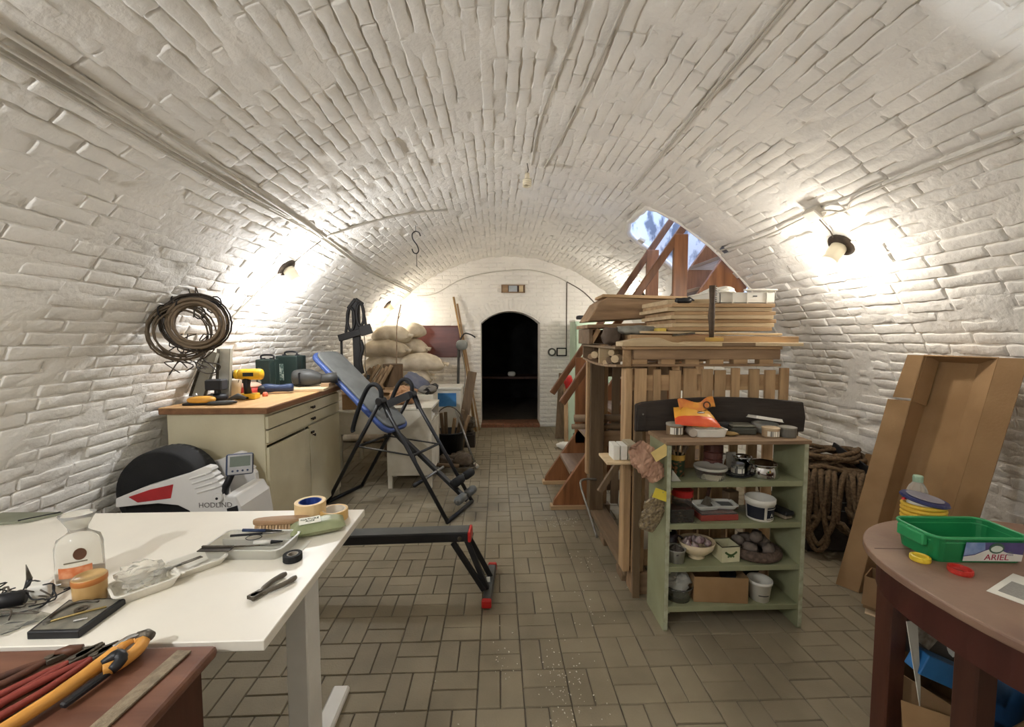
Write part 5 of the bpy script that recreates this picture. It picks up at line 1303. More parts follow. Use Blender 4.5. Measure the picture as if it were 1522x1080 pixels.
# open side tray along the left edge of the stack with curved bottom
t = thing('side_tray', 'curved open wooden tray with pegs along left edge of stack', 'tray', (.73, 2.9, 1.33))
mb = MB()
N_ = 14
def bz(u): return 1.338 + .0 * u - .018 * math.sin(PI * u)
mb.grid(lambda u, v: (.685 + .082 * v, 2.40 + .95 * u, bz(u)), N_, 1)
part('bottom', mb, OLD, t, solid=.014)
part('end_panel', MB().mm((.685, 3.335, 1.335), (.768, 3.352, 1.450)), GREYW, t, bevel=.002)
part('end_panel', MB().mm((.72, 2.385, 1.335), (.768, 2.40, 1.432)), PINEY, t, bevel=.002)
part('divider', MB().mm((.69, 2.83, 1.325), (.765, 2.85, 1.43)), PALE, t, bevel=.002)
part('top_rail', MB().mm((.675, 2.40, 1.432), (.715, 3.36, 1.447)), GREYWY, t, bevel=.002)
for k, (y, z, r_, m_) in enumerate(((2.50, 1.375, .024, PALE), (2.62, 1.372, .022, GREYW), (2.58, 1.408, .020, PALE), (2.72, 1.352, .018, PALE), (3.02, 1.378, .026, PALE), (3.14, 1.372, .022, OLD))):
    solo('wooden_peg', MB().tube([(.69, y - .05, z - .012 * (k % 2)), (.745, y + .05, z)], r_, 8), m_, 'short turned wooden peg %s in the side tray' % ('nearest', 'second nearest', 'lying on the nearest pegs', 'just this side of divider', 'just beyond the divider', 'farthest')[k], 'peg', (.70, y, z - r_))
# planks on top
t = thing('loose_plank', 'long pale front plank lying across top of the timber stack', 'plank', (1.23, 2.36, 1.451))
part('plank', MB().prism([(.70, 1.451), (1.735, 1.451), (1.735, 1.470), (1.10, 1.476), (1.06, 1.466), (.98, 1.474), (.90, 1.500), (.80, 1.494), (.70, 1.475)], 2.335, 2.47, Mxz), PALE, t, bevel=.002)
part('grey_patch', MB().mm((1.265, 2.333, 1.452), (1.455, 2.3352, 1.471)), GREYW, t)
t = thing('loose_plank', 'longer brown plank lying behind the pale front plank', 'plank', (1.3, 2.56, 1.451))
part('plank', MB().beam((.80, 2.58, 1.49), (1.80, 2.54, 1.478), .16, .055, (0, 0, 1)), PINE, t, bevel=.002)
t = thing('loose_plank', 'thin pale plank with rough edge on top of brown plank', 'plank', (1.25, 2.6, 1.518))
part('plank', MB().beam((.86, 2.56, 1.532), (1.70, 2.53, 1.518), .13, .014, (0, 0, 1)), PALE, t, bevel=.002)
solo('dark_chisel', MB().beam((1.04, 2.475, 1.512), (1.17, 2.47, 1.526), .012, .012), OLDSTEEL, 'dark flat offcut lying on the front planks', 'offcut', (1.1, 2.475, 1.50))
solo('work_glove', MB().blob((.86, 2.60, 1.545), (.26, .14, .055), 18, 8, .8, .5, 6, 71), mat('glove_grey', (150, 148, 138), .9, rgb2=(120, 118, 110), vs=16, bump=.3), 'grey work glove lying on left end of brown plank', 'glove', (.86, 2.60, 1.52), smooth=True)
solo('yellow_sponge', MB().box((.985, 2.53, 1.545), (.055, .06, .022), .1), mat('sponge_yellow', (214, 190, 96), .9), 'small yellow block lying at end of the grey glove', 'block', (.985, 2.53, 1.53), bevel=.004)
solo('brown_cloth', MB().blob((.73, 2.66, 1.51), (.12, .16, .11), 14, 8, .8, .5, 7, 72), mat('cloth_brown', (92, 78, 66), .95, bump=.3), 'crumpled dark brown cloth at left end of stack top', 'cloth', (.73, 2.66, 1.45), smooth=True)
# stack of boards
for k in range(7):
    z = 1.540 + .0235 * k
    w = .012 * ((k * 37) % 5 - 2)
    t = thing('cut_board', 'cut pale board %s in the stack under the white crate' % ('lowest', 'second from bottom', 'third from bottom', 'fourth from bottom', 'third from top', 'second from top', 'topmost')[k], 'board', (1.37, 2.75, z), 0, 'stack of cut boards under the white crate')
    part('plank', MB().mm((1.045 + w + (.0 if k < 5 else -.005), 2.49 + .004 * (k % 3), z), (1.665 + w * .6, 3.0, z + .0215)), PALE if k % 2 else PINE, t, bevel=.0015)
t = thing('pale_slab', 'pale slab with torn edge lying on the cut boards', 'board', (1.2, 2.8, 1.705))
part('plank', MB().prism([(1.06, 2.62), (1.32, 2.56), (1.33, 3.0), (1.04, 3.02)], 1.705, 1.735), PALE, t, bevel=.004)
# white plastic crate
t = thing('plastic_crate', 'white plastic crate on top of the stack of boards', 'crate', (1.51, 2.70, 1.705))
xa, xb, ya, yb, za, zb_ = 1.34, 1.685, 2.52, 2.92, 1.705, 1.785
part('bottom', MB().mm((xa, ya, za), (xb, yb, za + .006)), WHITEP, t)
part('wall', MB().mm((xa, ya, za), (xb, ya + .006, zb_ - .014)), WHITEP, t, bevel=.001)
part('wall', MB().mm((xa, yb - .006, za), (xb, yb, zb_)), WHITEP, t)
part('wall', MB().mm((xa, ya, za), (xa + .006, yb, zb_)), WHITEP, t)
part('wall', MB().mm((xb - .006, ya, za), (xb, yb, zb_)), WHITEP, t)
part('rim', MB().mm((xa - .008, ya - .008, zb_ - .010), (xa + .09, ya + .01, zb_ - .016)).mm((xa + .15, ya - .008, zb_ - .004), (xb + .008, ya + .01, zb_ + .006)).mm((xa - .008, yb - .01, zb_ - .006), (xb + .008, yb + .008, zb_ + .004)).mm((xa - .008, ya, zb_ - .006), (xa + .01, yb, zb_ + .004)).mm((xb - .01, ya, zb_ - .006), (xb + .008, yb, zb_ + .004)), WHITEP, t, bevel=.002)
for x in (1.42, 1.51, 1.63): part('rib', MB().mm((x - .003, ya - .005, za), (x + .003, ya, zb_ - .012)), WHITEP, t)
part('handle_slot', MB().mm((1.545, ya - .0015, 1.745), (1.570, ya + .001, 1.752)), GR, t)
solo('crumpled_sheet', MB().blob((1.44, 2.72, 1.795), (.18, .22, .06), 16, 8, .9, .6, 6, 73), PAPER, 'crumpled white sheet poking out of the white crate', 'sheet', (1.44, 2.72, 1.712), smooth=False)
# rasp standing in a plank
t = thing('rasp', 'dark tapering rasp standing upright on the front planks', 'rasp', (1.23, 2.40, 1.48))
part('blade', MB().tube([(1.232, 2.395, 1.485), (1.232, 2.395, 1.57), (1.228, 2.393, 1.625), (1.230, 2.392, 1.70), (1.228, 2.39, 1.795)], [.013, .016, .020, .015, .019], 8), mat('rasp_brown', (72, 58, 46), .7, rgb2=(92, 76, 60), vs=40), t, smooth=True)
mb = MB()
for k in range(8): mb.box((1.247, 2.39, 1.705 + .012 * k), (.008, .012, .005))
part('teeth', mb, OLDSTEEL, t)
part('block', MB().box((1.25, 2.395, 1.489), (.085, .05, .022)), mat('rasp_block', (190, 156, 84), .7), t, bevel=.003)
t = thing('spring_clamp', 'small black plastic clamp lying on the stack of boards', 'clamp', (1.12, 2.52, 1.705))
part('body', MB().blob((1.125, 2.53, 1.722), (.10, .05, .035), 12, 7, .8, .4, 8, 74), BLACKP, t, smooth=True)
part('jaw', MB().tube([(1.08, 2.52, 1.715), (1.16, 2.53, 1.735), (1.19, 2.53, 1.722)], [.006, .010, .004], 6), BLACKP, t)
# heavy old planks behind, left
t = thing('heavy_plank', 'thick worn plank with chamfered end lying at back left of stack', 'plank', (1.0, 3.15, 1.6))
part('plank', MB().prism([(.66, 1.615), (1.34, 1.655), (1.34, 1.77), (.80, 1.79), (.745, 1.755)], 3.06, 3.40, Mxz), OLD, t, bevel=.006)
t = thing('heavy_plank', 'lower thick plank under the chamfered one at back left', 'plank', (.98, 3.1, 1.55))
part('plank', MB().prism([(.645, 1.565), (1.33, 1.575), (1.33, 1.612), (.645, 1.592)], 3.0, 3.42, Mxz), OLD, t, bevel=.004)
t = thing('heavy_plank', 'upper flat plank resting on the chamfered plank', 'plank', (1.1, 3.2, 1.79))
part('plank', MB().beam((.77, 3.20, 1.802), (1.40, 3.18, 1.785), .28, .022, (0, 0, 1)), PINE, t, bevel=.003)
t = thing('support_box', 'dark open box supporting the thick planks on the stack', 'box', (.95, 3.2, 1.45))
part('side', MB().mm((.66, 3.02, 1.452), (.69, 3.40, 1.562)), GREYW, t, bevel=.003)
part('side', MB().mm((1.28, 3.02, 1.452), (1.31, 3.40, 1.562)), OLD, t, bevel=.003)
part('back', MB().mm((.69, 3.36, 1.452), (1.28, 3.39, 1.562)), GREYW, t)
part('strut', MB().beam((.68, 3.04, 1.46), (.735, 3.03, 1.56), .03, .02, (0, 1, 0)), PINEZ, t)
part('panel', MB().mm((1.0, 3.0, 1.50), (1.32, 3.02, 1.562)), mat('orange_board', (176, 104, 56), .6), t)

# ------------------------------------------------------------------ dark headboard plank behind the green shelf
t = thing('headboard', 'blackened plank with curved top leaning behind the green shelf', 'plank', (1.26, 2.33, .96))
poly = [(.775, .975), (1.745, .965), (1.752, 1.05), (1.735, 1.135)] + [(1.735 - (1.735 - .775) * u, 1.135 + .030 * math.sin(PI * u)) for u in np.linspace(.08, .96, 12)] + [(.775, 1.125)]
part('plank', MB().prism(poly, 2.318, 2.345, Mxz), DARKW, t, bevel=.004)
part('end_batten', MB().mm((.785, 2.306, .985), (.83, 2.318, 1.11)), DARKW, t)
for x in (.80, 1.70): part('prop', MB().mm((x - .02, 2.33, .0), (x + .02, 2.352, .975)), GREYWZ, t)
part('nail', MB().cyl((.812, 2.305, 1.075), .005, .003, 8, (0, -1, 0)), STEEL, t)

# ------------------------------------------------------------------ green shelf unit
t = thing('green_shelf', 'worn sage green open shelf unit with four tiers', 'shelf', (1.21, 2.17, 0))
X0, X1, Y0, Y1 = .848, 1.572, 2.05, 2.29
for x in (X0, X1 - .022):
    part('side_panel', MB().mm((x, Y0, 0), (x + .022, Y1, .966)), GREENP, t, bevel=.002)
    part('worn_edge', MB().mm((x + .001, Y0 - .0015, .01), (x + .021, Y0, .964)), GREENE, t)
part('top_board', MB().mm((X0 - .008, Y0 - .01, .966), (X1 + .008, Y1 + .008, .985)), RAWTOP, t, bevel=.002)
SHZ = [.775, .560, .338, .128]
for z in SHZ:
    part('shelf_board', MB().mm((X0 + .022, Y0 + .002, z - .028), (X1 - .022, Y1, z)), GREENP, t, bevel=.002)
    part('cleat', MB().mm((X0 + .022, Y0 + .02, z - .046), (X0 + .040, Y1 - .02, z - .028)), GREENP, t)
# --- things on the top
zt = .986
def tin(name, label, cat, c, r, h, m, lab=None, lid=None, rim=True, group=None):
    t = thing(name, label, cat, c, group=group)
    part('body', MB().lathe([(0, 0), (r * .98, 0), (r, .003), (r, h), (0, h)], c, 24), m, t, smooth=False)
    if lid: part('lid', MB().lathe([(r + .0015, h * .86), (r + .002, h + .002), (r * .9, h + .004), (0, h + .003)], c, 24), lid, t)
    if lab:
        mb = MB(); mb.grid(lambda u, v: (c[0] + (r + .001) * math.cos(-2.5 + 1.6 * u), c[1] + (r + .001) * math.sin(-2.5 + 1.6 * u), c[2] + h * (.12 + .6 * v)), 10, 1)
        part('label', mb, lab, t)
    return t
BAR = mat('barcode_label', (222, 218, 206), .6, rgb2=(96, 92, 86), vs=120, stretch=(1, 1, .02), fac=(.5, .55))
GREYL = mat('grey_lid', (150, 146, 136), .5)
tin('round_tin', 'low brown round tin with barcode label at left of shelf top', 'tin', (.948, 2.20, zt), .044, .058, mat('tin_brown', (126, 104, 76), .5), BAR, GREYL)
solo('paper_roll', MB().tube([(1.015, 2.13, zt + .021), (1.03, 2.21, zt + .021)], .021, 16), mat('roll_grey', (176, 164, 150), .7), 'short rolled grey tube beside the brown tin', 'roll', (1.02, 2.17, zt))
t = thing('white_tray', 'white rectangular plastic tray under the snack bag', 'tray', (1.11, 2.17, zt))
tray('tray', .165, .12, .040, .003, loc_rot((1.112, 2.175, zt), -.02), WHITEP, t, .008)
# snack bag
t = thing('snack_bag', 'open orange and yellow foil snack bag on white tray', 'bag', (1.07, 2.2, 1.03))
Mb_ = loc_rot((1.06, 2.215, 1.074), -.08, .50, .06)
BAGM = mat('bag_orange', (232, 168, 62), .4, rgb2=(240, 184, 80), vs=10); BAGR = mat('bag_red', (222, 84, 52), .3, rgb2=(232, 104, 60), vs=10)
def pil(s, m0, m1, u0, u1, v0, v1):
    mb = MB()
    def fn(u, v):
        u = u0 + (u1 - u0) * u; v = v0 + (v1 - v0) * v
        x, y = (u - .5) * .215, (v - .5) * .15
        k = (max(0, 1 - abs(2 * u - 1) ** 3) * max(0, 1 - abs(2 * v - 1) ** 3)) ** .6
        return (x * (1.12 - .25 * v), y, s * (.030 * k + .004 * noise.noise(Vector((u * 7, v * 7, s)))) + .002 * noise.noise(Vector((u * 20, v * 20, 4))))
    mb.grid(fn, 14, 8); return mb.xf(Mb_)
part('back', pil(-1, 0, 0, 0, 1, 0, 1), BAGM, t, smooth=True)
part('red_band', pil(1, 0, 0, 0, 1, 0, .34), BAGR, t, smooth=True, label='orange red lower band')
part('yellow_face', pil(1, 0, 0, 0, 1, .34, 1), BAGM, t, smooth=True)
mb = MB()
mb.grid(lambda u, v: (.985 + .20 * u, 2.245 + .018 * math.sin(u * 9) + .03 * (v - .5), 1.102 + .052 * v + .012 * math.sin(u * 7 + 1) + .012 * u), 16, 5)
op = part('open_top', mb, mat('bag_top', (230, 158, 66), .4, rgb2=(206, 92, 56), vs=14), t, smooth=True, solid=.002)
mb = MB(); mb.grid(lambda u, v: (.99 + .16 * u, 2.222 + .012 * math.sin(u * 8), 1.088 + .02 * v), 10, 2)
part('inner_foil', mb, mat('dark_foil', (70, 50, 38), .3), t, smooth=True)
part('emblem', MB().lathe([(.014, 0), (.021, 0), (.021, .002), (.014, .002), (.014, 0)], (1.135, 2.234, 1.135), 20, (0, -1, .2)), mat('emblem_dark', (92, 60, 40), .4), t, label='round brown emblem ring')
part('clip', MB().blob((1.075, 2.175, 1.105), (.045, .02, .012), 10, 6), CHROME, t, smooth=True)
# other things on top
t = thing('dark_case', 'flat dark grey case lying in middle of shelf top', 'case', (1.31, 2.22, zt))
part('base', MB().box((1.315, 2.22, zt + .018), (.13, .10, .036), -.12), mat('case_grey', (70, 70, 62), .5), t, bevel=.006)
part('lid', MB().box((1.318, 2.222, zt + .043), (.125, .095, .012), -.12), mat('case_lid', (104, 102, 90), .4), t, bevel=.005)
solo('twine_scrap', MB().blob((1.225, 2.16, zt + .010), (.08, .05, .022), 14, 6, .8, .5, 8, 77), mat('straw', (150, 124, 78), .9), 'scrap of straw coloured string beside white tray', 'string', (1.225, 2.16, zt), smooth=True)
solo('dark_pad', MB().blob((1.235, 2.25, zt + .028), (.12, .06, .055), 14, 8, .7, .3, 6, 78), BLACKP, 'black soft pad behind the string scrap', 'pad', (1.235, 2.25, zt), smooth=True)
tin('round_tin', 'low tan tin with barcode label near right end of shelf top', 'tin', (1.428, 2.135, zt), .041, .045, mat('tin_tan', (170, 146, 116), .5), BAR, mat('tan_lid', (190, 168, 136), .5))
tin('grey_tub', 'plain dark grey round tub at right end of shelf top', 'tub', (1.513, 2.13, zt), .042, .048, mat('tub_grey', (104, 100, 92), .5), None, mat('tub_lid', (128, 124, 112), .5))
t = thing('lidded_dish', 'clear tub with tilted white lid behind the two tins', 'tub', (1.45, 2.23, zt))
part('tub', MB().lathe([(0, 0), (.055, 0), (.065, .05), (.060, .05), (.05, .004), (0, .004)], (1.46, 2.235, zt), 20), FROST, t, smooth=True)
Ml = loc_rot((1.455, 2.23, zt + .068), 0, -.10, .16)
tray('lid', .15, .11, .016, .004, Ml @ Matrix.Rotation(PI, 4, 'X') @ Matrix.Translation((0, 0, -.016)), WHITEP, t, .004)
part('dark_mark', MB().box((0, -.02, .017), (.008, .03, .003)).xf(Ml), BLACKP, t)
# --- first tier
z1 = SHZ[0] + .001
t = thing('brush_tin', 'floral tin holding paint brushes on upper tier of shelf', 'tin', (.955, 2.17, z1))
c = (.952, 2.17, z1)
part('body', MB().lathe([(0, 0), (.036, 0), (.038, .09), (.038, .112), (.035, .112), (.034, .004), (0, .004)], c, 22), mat('floral_green', (52, 70, 50), .5, rgb2=(168, 112, 74), vs=55, fac=(.52, .62)), t, smooth=True)
part('band', MB().lathe([(.0385, .084), (.039, .088), (.039, .108), (.0385, .112)], c, 22), mat('ochre_band', (198, 156, 70), .5), t)
for k, (dx, dy, l) in enumerate(((-.035, .0, .165), (-.015, .02, .172), (.012, .015, .17), (.04, .0, .16), (.055, .01, .15))):
    b = thing('paint_brush', 'paint brush %s in the floral tin' % ('leftmost', 'second from left', 'in the middle', 'second from right', 'rightmost')[k], 'brush', (c[0], c[1], z1 + .006), 0, 'brushes in the floral tin')
    part('handle', MB().tube([(c[0] - dx * .25, c[1] - dy * .2, z1 + .008), (c[0] + dx * .75, c[1] + dy, z1 + l * .75)], [.003, .005], 6), PALE if k % 2 else OLD, b)
    part('bristles', MB().tube([(c[0] + dx * .75, c[1] + dy, z1 + l * .75), (c[0] + dx, c[1] + dy, z1 + l)], [.006, .011], 8), mat('brush_hair', (112, 96, 78), .9), b)
t = thing('clear_tub', 'round clear lidded tub in front of the brown canister', 'tub', (1.11, 2.12, z1))
part('tub', MB().lathe([(0, 0), (.068, 0), (.076, .05), (.078, .05)], (1.108, 2.125, z1), 28), CLEAR, t, smooth=True)
part('lid', MB().lathe([(.080, .048), (.082, .052), (.080, .062), (.07, .060), (.066, .054), (0, .054)], (1.108, 2.125, z1), 28), FROST, t, smooth=True)
t = thing('stacked_canister', 'dark red brown ribbed canister stack on upper tier', 'canister', (1.17, 2.22, z1))
mb = MB()
for k in range(3): mb.lathe([(0, .03 + .042 * k), (.044, .03 + .042 * k), (.048, .035 + .042 * k), (.048, .067 + .042 * k), (.044, .071 + .042 * k), (0, .071 + .042 * k)], (1.17, 2.22, z1), 22)
part('body', mb, mat('maroon_canister', (92, 52, 44), .5), t)
part('base', MB().lathe([(0, 0), (.050, 0), (.052, .03), (0, .03)], (1.17, 2.22, z1), 22), PORC, t)
t = thing('jam_jar', 'small glass jar with label on a dark saucer', 'jar', (1.27, 2.15, z1))
part('saucer', MB().lathe([(0, 0), (.05, 0), (.062, .008), (.06, .010), (.048, .004), (0, .004)], (1.268, 2.15, z1), 24), BLACKP, t, smooth=True)
part('glass', MB().lathe([(0, .005), (.030, .005), (.032, .012), (.032, .05), (.027, .056)], (1.268, 2.15, z1), 20), CLEAR, t, smooth=True)
part('lid', MB().lathe([(.030, .054), (.031, .066), (0, .068)], (1.268, 2.15, z1), 20), STEEL, t, smooth=False)
part('label', MB().lathe([(.0327, .018), (.0327, .042)], (1.268, 2.15, z1), 20), BAR, t)
t = thing('white_cup', 'small white triangular scoop leaning by the canister', 'scoop', (1.225, 2.24, z1))
part('cup', MB().lathe([(.008, 0), (.026, .09), (.023, .09), (.006, .006)], (1.228, 2.245, z1), 14), WHITEP, t, smooth=True)
t = thing('steel_bowl', 'shiny steel bowl with flat base on upper tier right', 'bowl', (1.40, 2.15, z1))
part('bowl', MB().lathe([(0, .0), (.074, .0), (.078, .006), (.066, .052), (.064, .060), (.074, .068), (.072, .071), (.060, .062), (.056, .02), (0, .014)], (1.395, 2.14, z1), 32), CHROME, t, smooth=True)
solo('steel_cup', MB().lathe([(0, 0), (.04, 0), (.044, .07), (.05, .078), (.047, .08), (.04, .07), (.036, .006), (0, .006)], (1.34, 2.235, z1), 22), CHROME, 'shiny steel cup behind the steel bowl', 'cup', (1.34, 2.235, z1), smooth=True)
solo('plastic_wedge', MB().prism([(.882, z1), (.93, z1), (.884, z1 + .06)], 2.07, 2.074, Mxz), FROST, 'clear triangular scrap at left of upper tier', 'scrap', (.9, 2.07, z1))
solo('folded_card', MB().box((1.30, 2.275, z1 + .045), (.05, .01, .09)), mat('card_white', (196, 190, 178), .7), 'white folded card at back of upper tier', 'card', (1.3, 2.275, z1))
# --- second tier
z2 = SHZ[1] + .001
t = thing('blister_pack', 'clear plastic box with shiny silver strips on middle tier', 'box', (.935, 2.11, z2))
part('shell', MB().box((.937, 2.105, z2 + .035), (.125, .09, .068), .05), mat('smoked_plastic', (120, 116, 108), .08, trans=.8, ior=1.2), t, bevel=.004)
mb = MB()
for r_, (y, n) in enumerate(((2.058, 2), (2.058, 3), (2.058, 3), (2.058, 5))):
    for k in range(n): mb.box((.90 + .02 * k + .008 * r_, 2.0545, z2 + .058 - .016 * r_), (.015 - .002 * r_, .0015, .004))
part('silver_strips', mb, CHROME, t)
t = thing('red_lid_jar', 'glass jar with red lid on middle tier', 'jar', (1.0, 2.2, z2))
part('glass', MB().lathe([(0, 0), (.05, 0), (.052, .01), (.052, .085), (.045, .095)], (1.0, 2.205, z2), 24), CLEAR, t, smooth=True)
part('contents', MB().lathe([(0, .003), (.046, .003), (.046, .05), (0, .055)], (1.0, 2.205, z2), 20), mat('jar_brown', (92, 66, 48), .7, rgb2=(140, 110, 84), vs=60), t)
part('lid', MB().lathe([(.054, .092), (.055, .122), (.05, .126), (0, .126)], (1.0, 2.205, z2), 24), RED, t)
FTR = mat('foam_white', (214, 214, 206), .6, var=.03)
for k, (x, y, z, rz, lb) in enumerate(((1.105, 2.16, z2 + .04, .1, 'white foam tray with putty scraper standing in it'), (1.205, 2.17, z2 + .04, -.1, 'white foam tray with grey lining beside scraper tray'))):
    q = thing('foam_tray', lb, 'tray', (x, y, z))
    tray('tray', .125, .10, .022, .003, loc_rot((x, y, z), rz), FTR, q, .012)
    if k: part('lining', MB().box((x, y, z + .010), (.09, .07, .006), rz), GREYV, q)
t = thing('putty_knife', 'dark putty knife standing in the white foam tray', 'knife', (1.11, 2.17, z2 + .045))
part('blade', MB().prism([(-.035, 0), (.035, 0), (.012, .05), (-.012, .05)], -.001, .001, Matrix.Translation((1.115, 2.165, z2 + .046)) @ Matrix.Rotation(.3, 4, 'Y') @ Matrix.Rotation(PI / 2 - .3, 4, 'X')), OLDSTEEL, t)
part('handle', MB().tube([(1.128, 2.185, z2 + .088), (1.155, 2.21, z2 + .16)], [.008, .011], 8), BROWND, t, smooth=True)
t = thing('red_flat_box', 'flat red box under the two white foam trays', 'box', (1.14, 2.15, z2))
part('box', MB().box((1.14, 2.145, z2 + .016), (.20, .13, .030), .04), mat('dull_red', (140, 60, 50), .6), t, bevel=.002)
part('clear_cover', MB().box((1.14, 2.145, z2 + .035), (.19, .12, .006), .04), CLEAR, t)
t = thing('white_pail', 'white plastic pail with black label on middle tier', 'bucket', (1.38, 2.12, z2))
c = (1.372, 2.115, z2)
part('pail', MB().lathe([(0, 0), (.060, 0), (.062, .004), (.068, .085), (.072, .087), (.073, .108), (.069, .112), (.066, .108), (.058, .008), (0, .008)], c, 30), WHITEP, t, smooth=True)
def band(a0, a1, z0, z1_, m, nm, e=.0012):
    mb = MB(); mb.grid(lambda u, v: (c[0] + (.0605 + .092 * (z0 + (z1_ - z0) * v) + e) * math.cos(a0 + (a1 - a0) * u), c[1] + (.0605 + .092 * (z0 + (z1_ - z0) * v) + e) * math.sin(a0 + (a1 - a0) * u), c[2] + z0 + (z1_ - z0) * v), 16, 2)
    return part(nm, mb, m, t, smooth=True)
band(-1.62, -.30, .012, .076, LABELK, 'label'); band(-3.2, -1.82, .012, .076, LABELK, 'label')
for z0 in (.016, .066): band(-1.60, -.32, z0, z0 + .004, WHITEP, 'label_stripe', .002)
text('lettering', 'A', WHITEP, t, Matrix.Translation((c[0] + .022, c[1] - .0632, c[2] + .036)) @ Matrix.Rotation(.35, 4, 'Z') @ Matrix.Rotation(PI / 2, 4, 'X'), .026)
t = thing('black_brush', 'black long brush with pale sole lying at right of middle tier', 'brush', (1.49, 2.17, z2))
part('sole', MB().beam((1.46, 2.25, z2 + .012), (1.505, 2.08, z2 + .012), .05, .02), mat('pale_sole', (150, 136, 116), .8), t, bevel=.006)
part('back', MB().beam((1.455, 2.26, z2 + .035), (1.507, 2.07, z2 + .034), .058, .024), BLACKP, t, bevel=.009, seg=2)
solo('wooden_block', MB().box((1.285, 2.24, z2 + .05), (.07, .05, .10), .3), GREYW, 'grey wooden block behind the white pail', 'block', (1.285, 2.24, z2), bevel=.003)
# --- third tier
z3 = SHZ[2] + .001
t = thing('clear_cup', 'clear plastic cup of scraps at left of third tier', 'cup', (.935, 2.12, z3))
part('cup', MB().lathe([(0, 0), (.040, 0), (.047, .062), (.050, .064), (.050, .07), (.044, .066), (.037, .004), (0, .004)], (.932, 2.115, z3), 24), FROST, t, smooth=True)
part('scraps', MB().blob((.932, 2.115, z3 + .05), (.08, .08, .05), 14, 8, .9, .6, 9, 80), mat('dark_scraps', (66, 58, 54), .8, rgb2=(112, 104, 96), vs=50), t)
t = thing('dark_mug', 'dark glazed mug behind the clear cup', 'mug', (.93, 2.22, z3))
part('mug', MB().lathe([(0, 0), (.045, 0), (.048, .01), (.048, .11), (.044, .11), (.042, .01), (0, .01)], (.93, 2.215, z3), 22), mat('mug_dark', (54, 46, 52), .3), t, smooth=True)
part('handle', MB().tube(curve_pts([(.975, 2.20, z3 + .09), (1.0, 2.195, z3 + .08), (1.0, 2.195, z3 + .045), (.975, 2.20, z3 + .03)], 4), .006, 7), MATS['mug_dark'], t, smooth=True)
t = thing('ceramic_bowl', 'cream footed ceramic bowl heaped with garlic bulbs', 'bowl', (1.06, 2.15, z3))
Mbw = loc_rot((1.058, 2.15, z3), .1, 0, .0)
part('bowl', MB().lathe([(.040, .0), (.044, .003), (.036, .016), (.060, .028), (.084, .052), (.096, .088), (.092, .089), (.078, .055), (.05, .033), (0, .028)], (0, 0, 0), 30, sy=.88).xf(Mbw), mat('cream_ceramic', (224, 206, 172), .3), t, smooth=True)
rr = random.Random(8)
for k in range(9):
    a = k * .7; r_ = .058 if k < 7 else .02
    x, y, z = 1.058 + r_ * math.cos(a), 2.15 + r_ * .8 * math.sin(a), z3 + (.074 if k < 7 else .098)
    g = thing('garlic_bulb', 'papery garlic bulb %s in the cream bowl' % ('at right rim', 'at rear right', 'at the rear', 'at rear left', 'at left rim', 'at front left', 'at front right', 'on top at right', 'on top at left')[k], 'garlic', (x, y, z - .018), 0, 'garlic bulbs in the cream bowl')
    part('bulb', MB().lathe([(0, -.018), (.014, -.016), (.021, -.004), (.019, .006), (.008, .016), (.003, .026), (0, .027)], (x, y, z), 10, (rr.uniform(-.6, .6), rr.uniform(-.6, .3), 1)), mat('garlic', (206, 192, 186), .6, rgb2=(150, 118, 124), vs=30, stretch=(1, 1, .3)), g, smooth=True)
t = thing('enamel_tin', 'square cream tin with green ornament on third tier', 'tin', (1.20, 2.13, z3))
Mt2 = loc_rot((1.205, 2.13, z3), .08)
mb = MB()
mb.box((0, 0, .002), (.098, .09, .004))
for s in (-1, 1): mb.box((s * .048, 0, .042), (.003, .09, .08)); mb.box((0, s * .0445, .042), (.098, .003, .08))
part('body', mb.xf(Mt2), mat('tin_cream', (206, 202, 168), .4), t)
mb = MB(); mb.tube([(-.05, -.046, .083), (.05, -.046, .083), (.05, .046, .083), (-.05, .046, .083)], .003, 6, closed=True)
part('rim', mb.xf(Mt2), mat('tin_rim', (92, 88, 70), .4, metal=.4), t)
mb = MB()
for k in range(9): mb.lathe([(0, 0), (.006, 0), (.006, .001), (0, .001)], (-.028 + .007 * k, -.0462, .052 - .014 * math.sin(PI * k / 8)), 8, (0, -1, 0))
for k in range(5): mb.lathe([(0, 0), (.005, 0), (.005, .001), (0, .001)], (-.014 + .007 * k, -.0462, .030 + .004 * (k % 2)), 8, (0, -1, 0))
part('ornament', mb.xf(Mt2), mat('ornament_green', (78, 104, 62), .5), t)
t = thing('woven_ring', 'brown woven ring basket of grey stones on third tier', 'basket', (1.38, 2.16, z3))
part('ring', MB().tube(hoop((1.385, 2.16, z3 + .026), .105, 28, 'z', k=.85), .026, 10, closed=True), mat('ring_brown', (104, 86, 74), .9, rgb2=(78, 64, 56), vs=60, bump=.5), t, smooth=True)
part('base', MB().lathe([(0, 0), (.10, 0), (.10, .012), (0, .012)], (1.385, 2.16, z3), 24, sy=.85), MATS['ring_brown'], t)
STONE = mat('grey_stone', (124, 112, 102), .85, rgb2=(92, 82, 76), vs=12, bump=.2)
for k, (dx, dy, dz, d) in enumerate(((-.045, -.02, .045, .085), (.04, -.045, .05, .08), (.05, .04, .06, .09), (-.03, .05, .065, .09), (.0, .0, .10, .085), (-.085, .02, .075, .07))):
    solo('stone', MB().blob((1.385 + dx, 2.16 + dy, z3 + dz), (d, d * .75, d * .7), 12, 8, .9, .3, 4, 90 + k, Matrix.Rotation(k, 3, 'Z')), STONE, 'grey stone %s in the woven ring basket' % ('at front left', 'at front right', 'at rear right', 'at rear left', 'on top', 'on the left rim')[k], 'stone', (1.385 + dx, 2.16 + dy, z3 + dz - d * .35), group='stones in the woven ring', smooth=True)
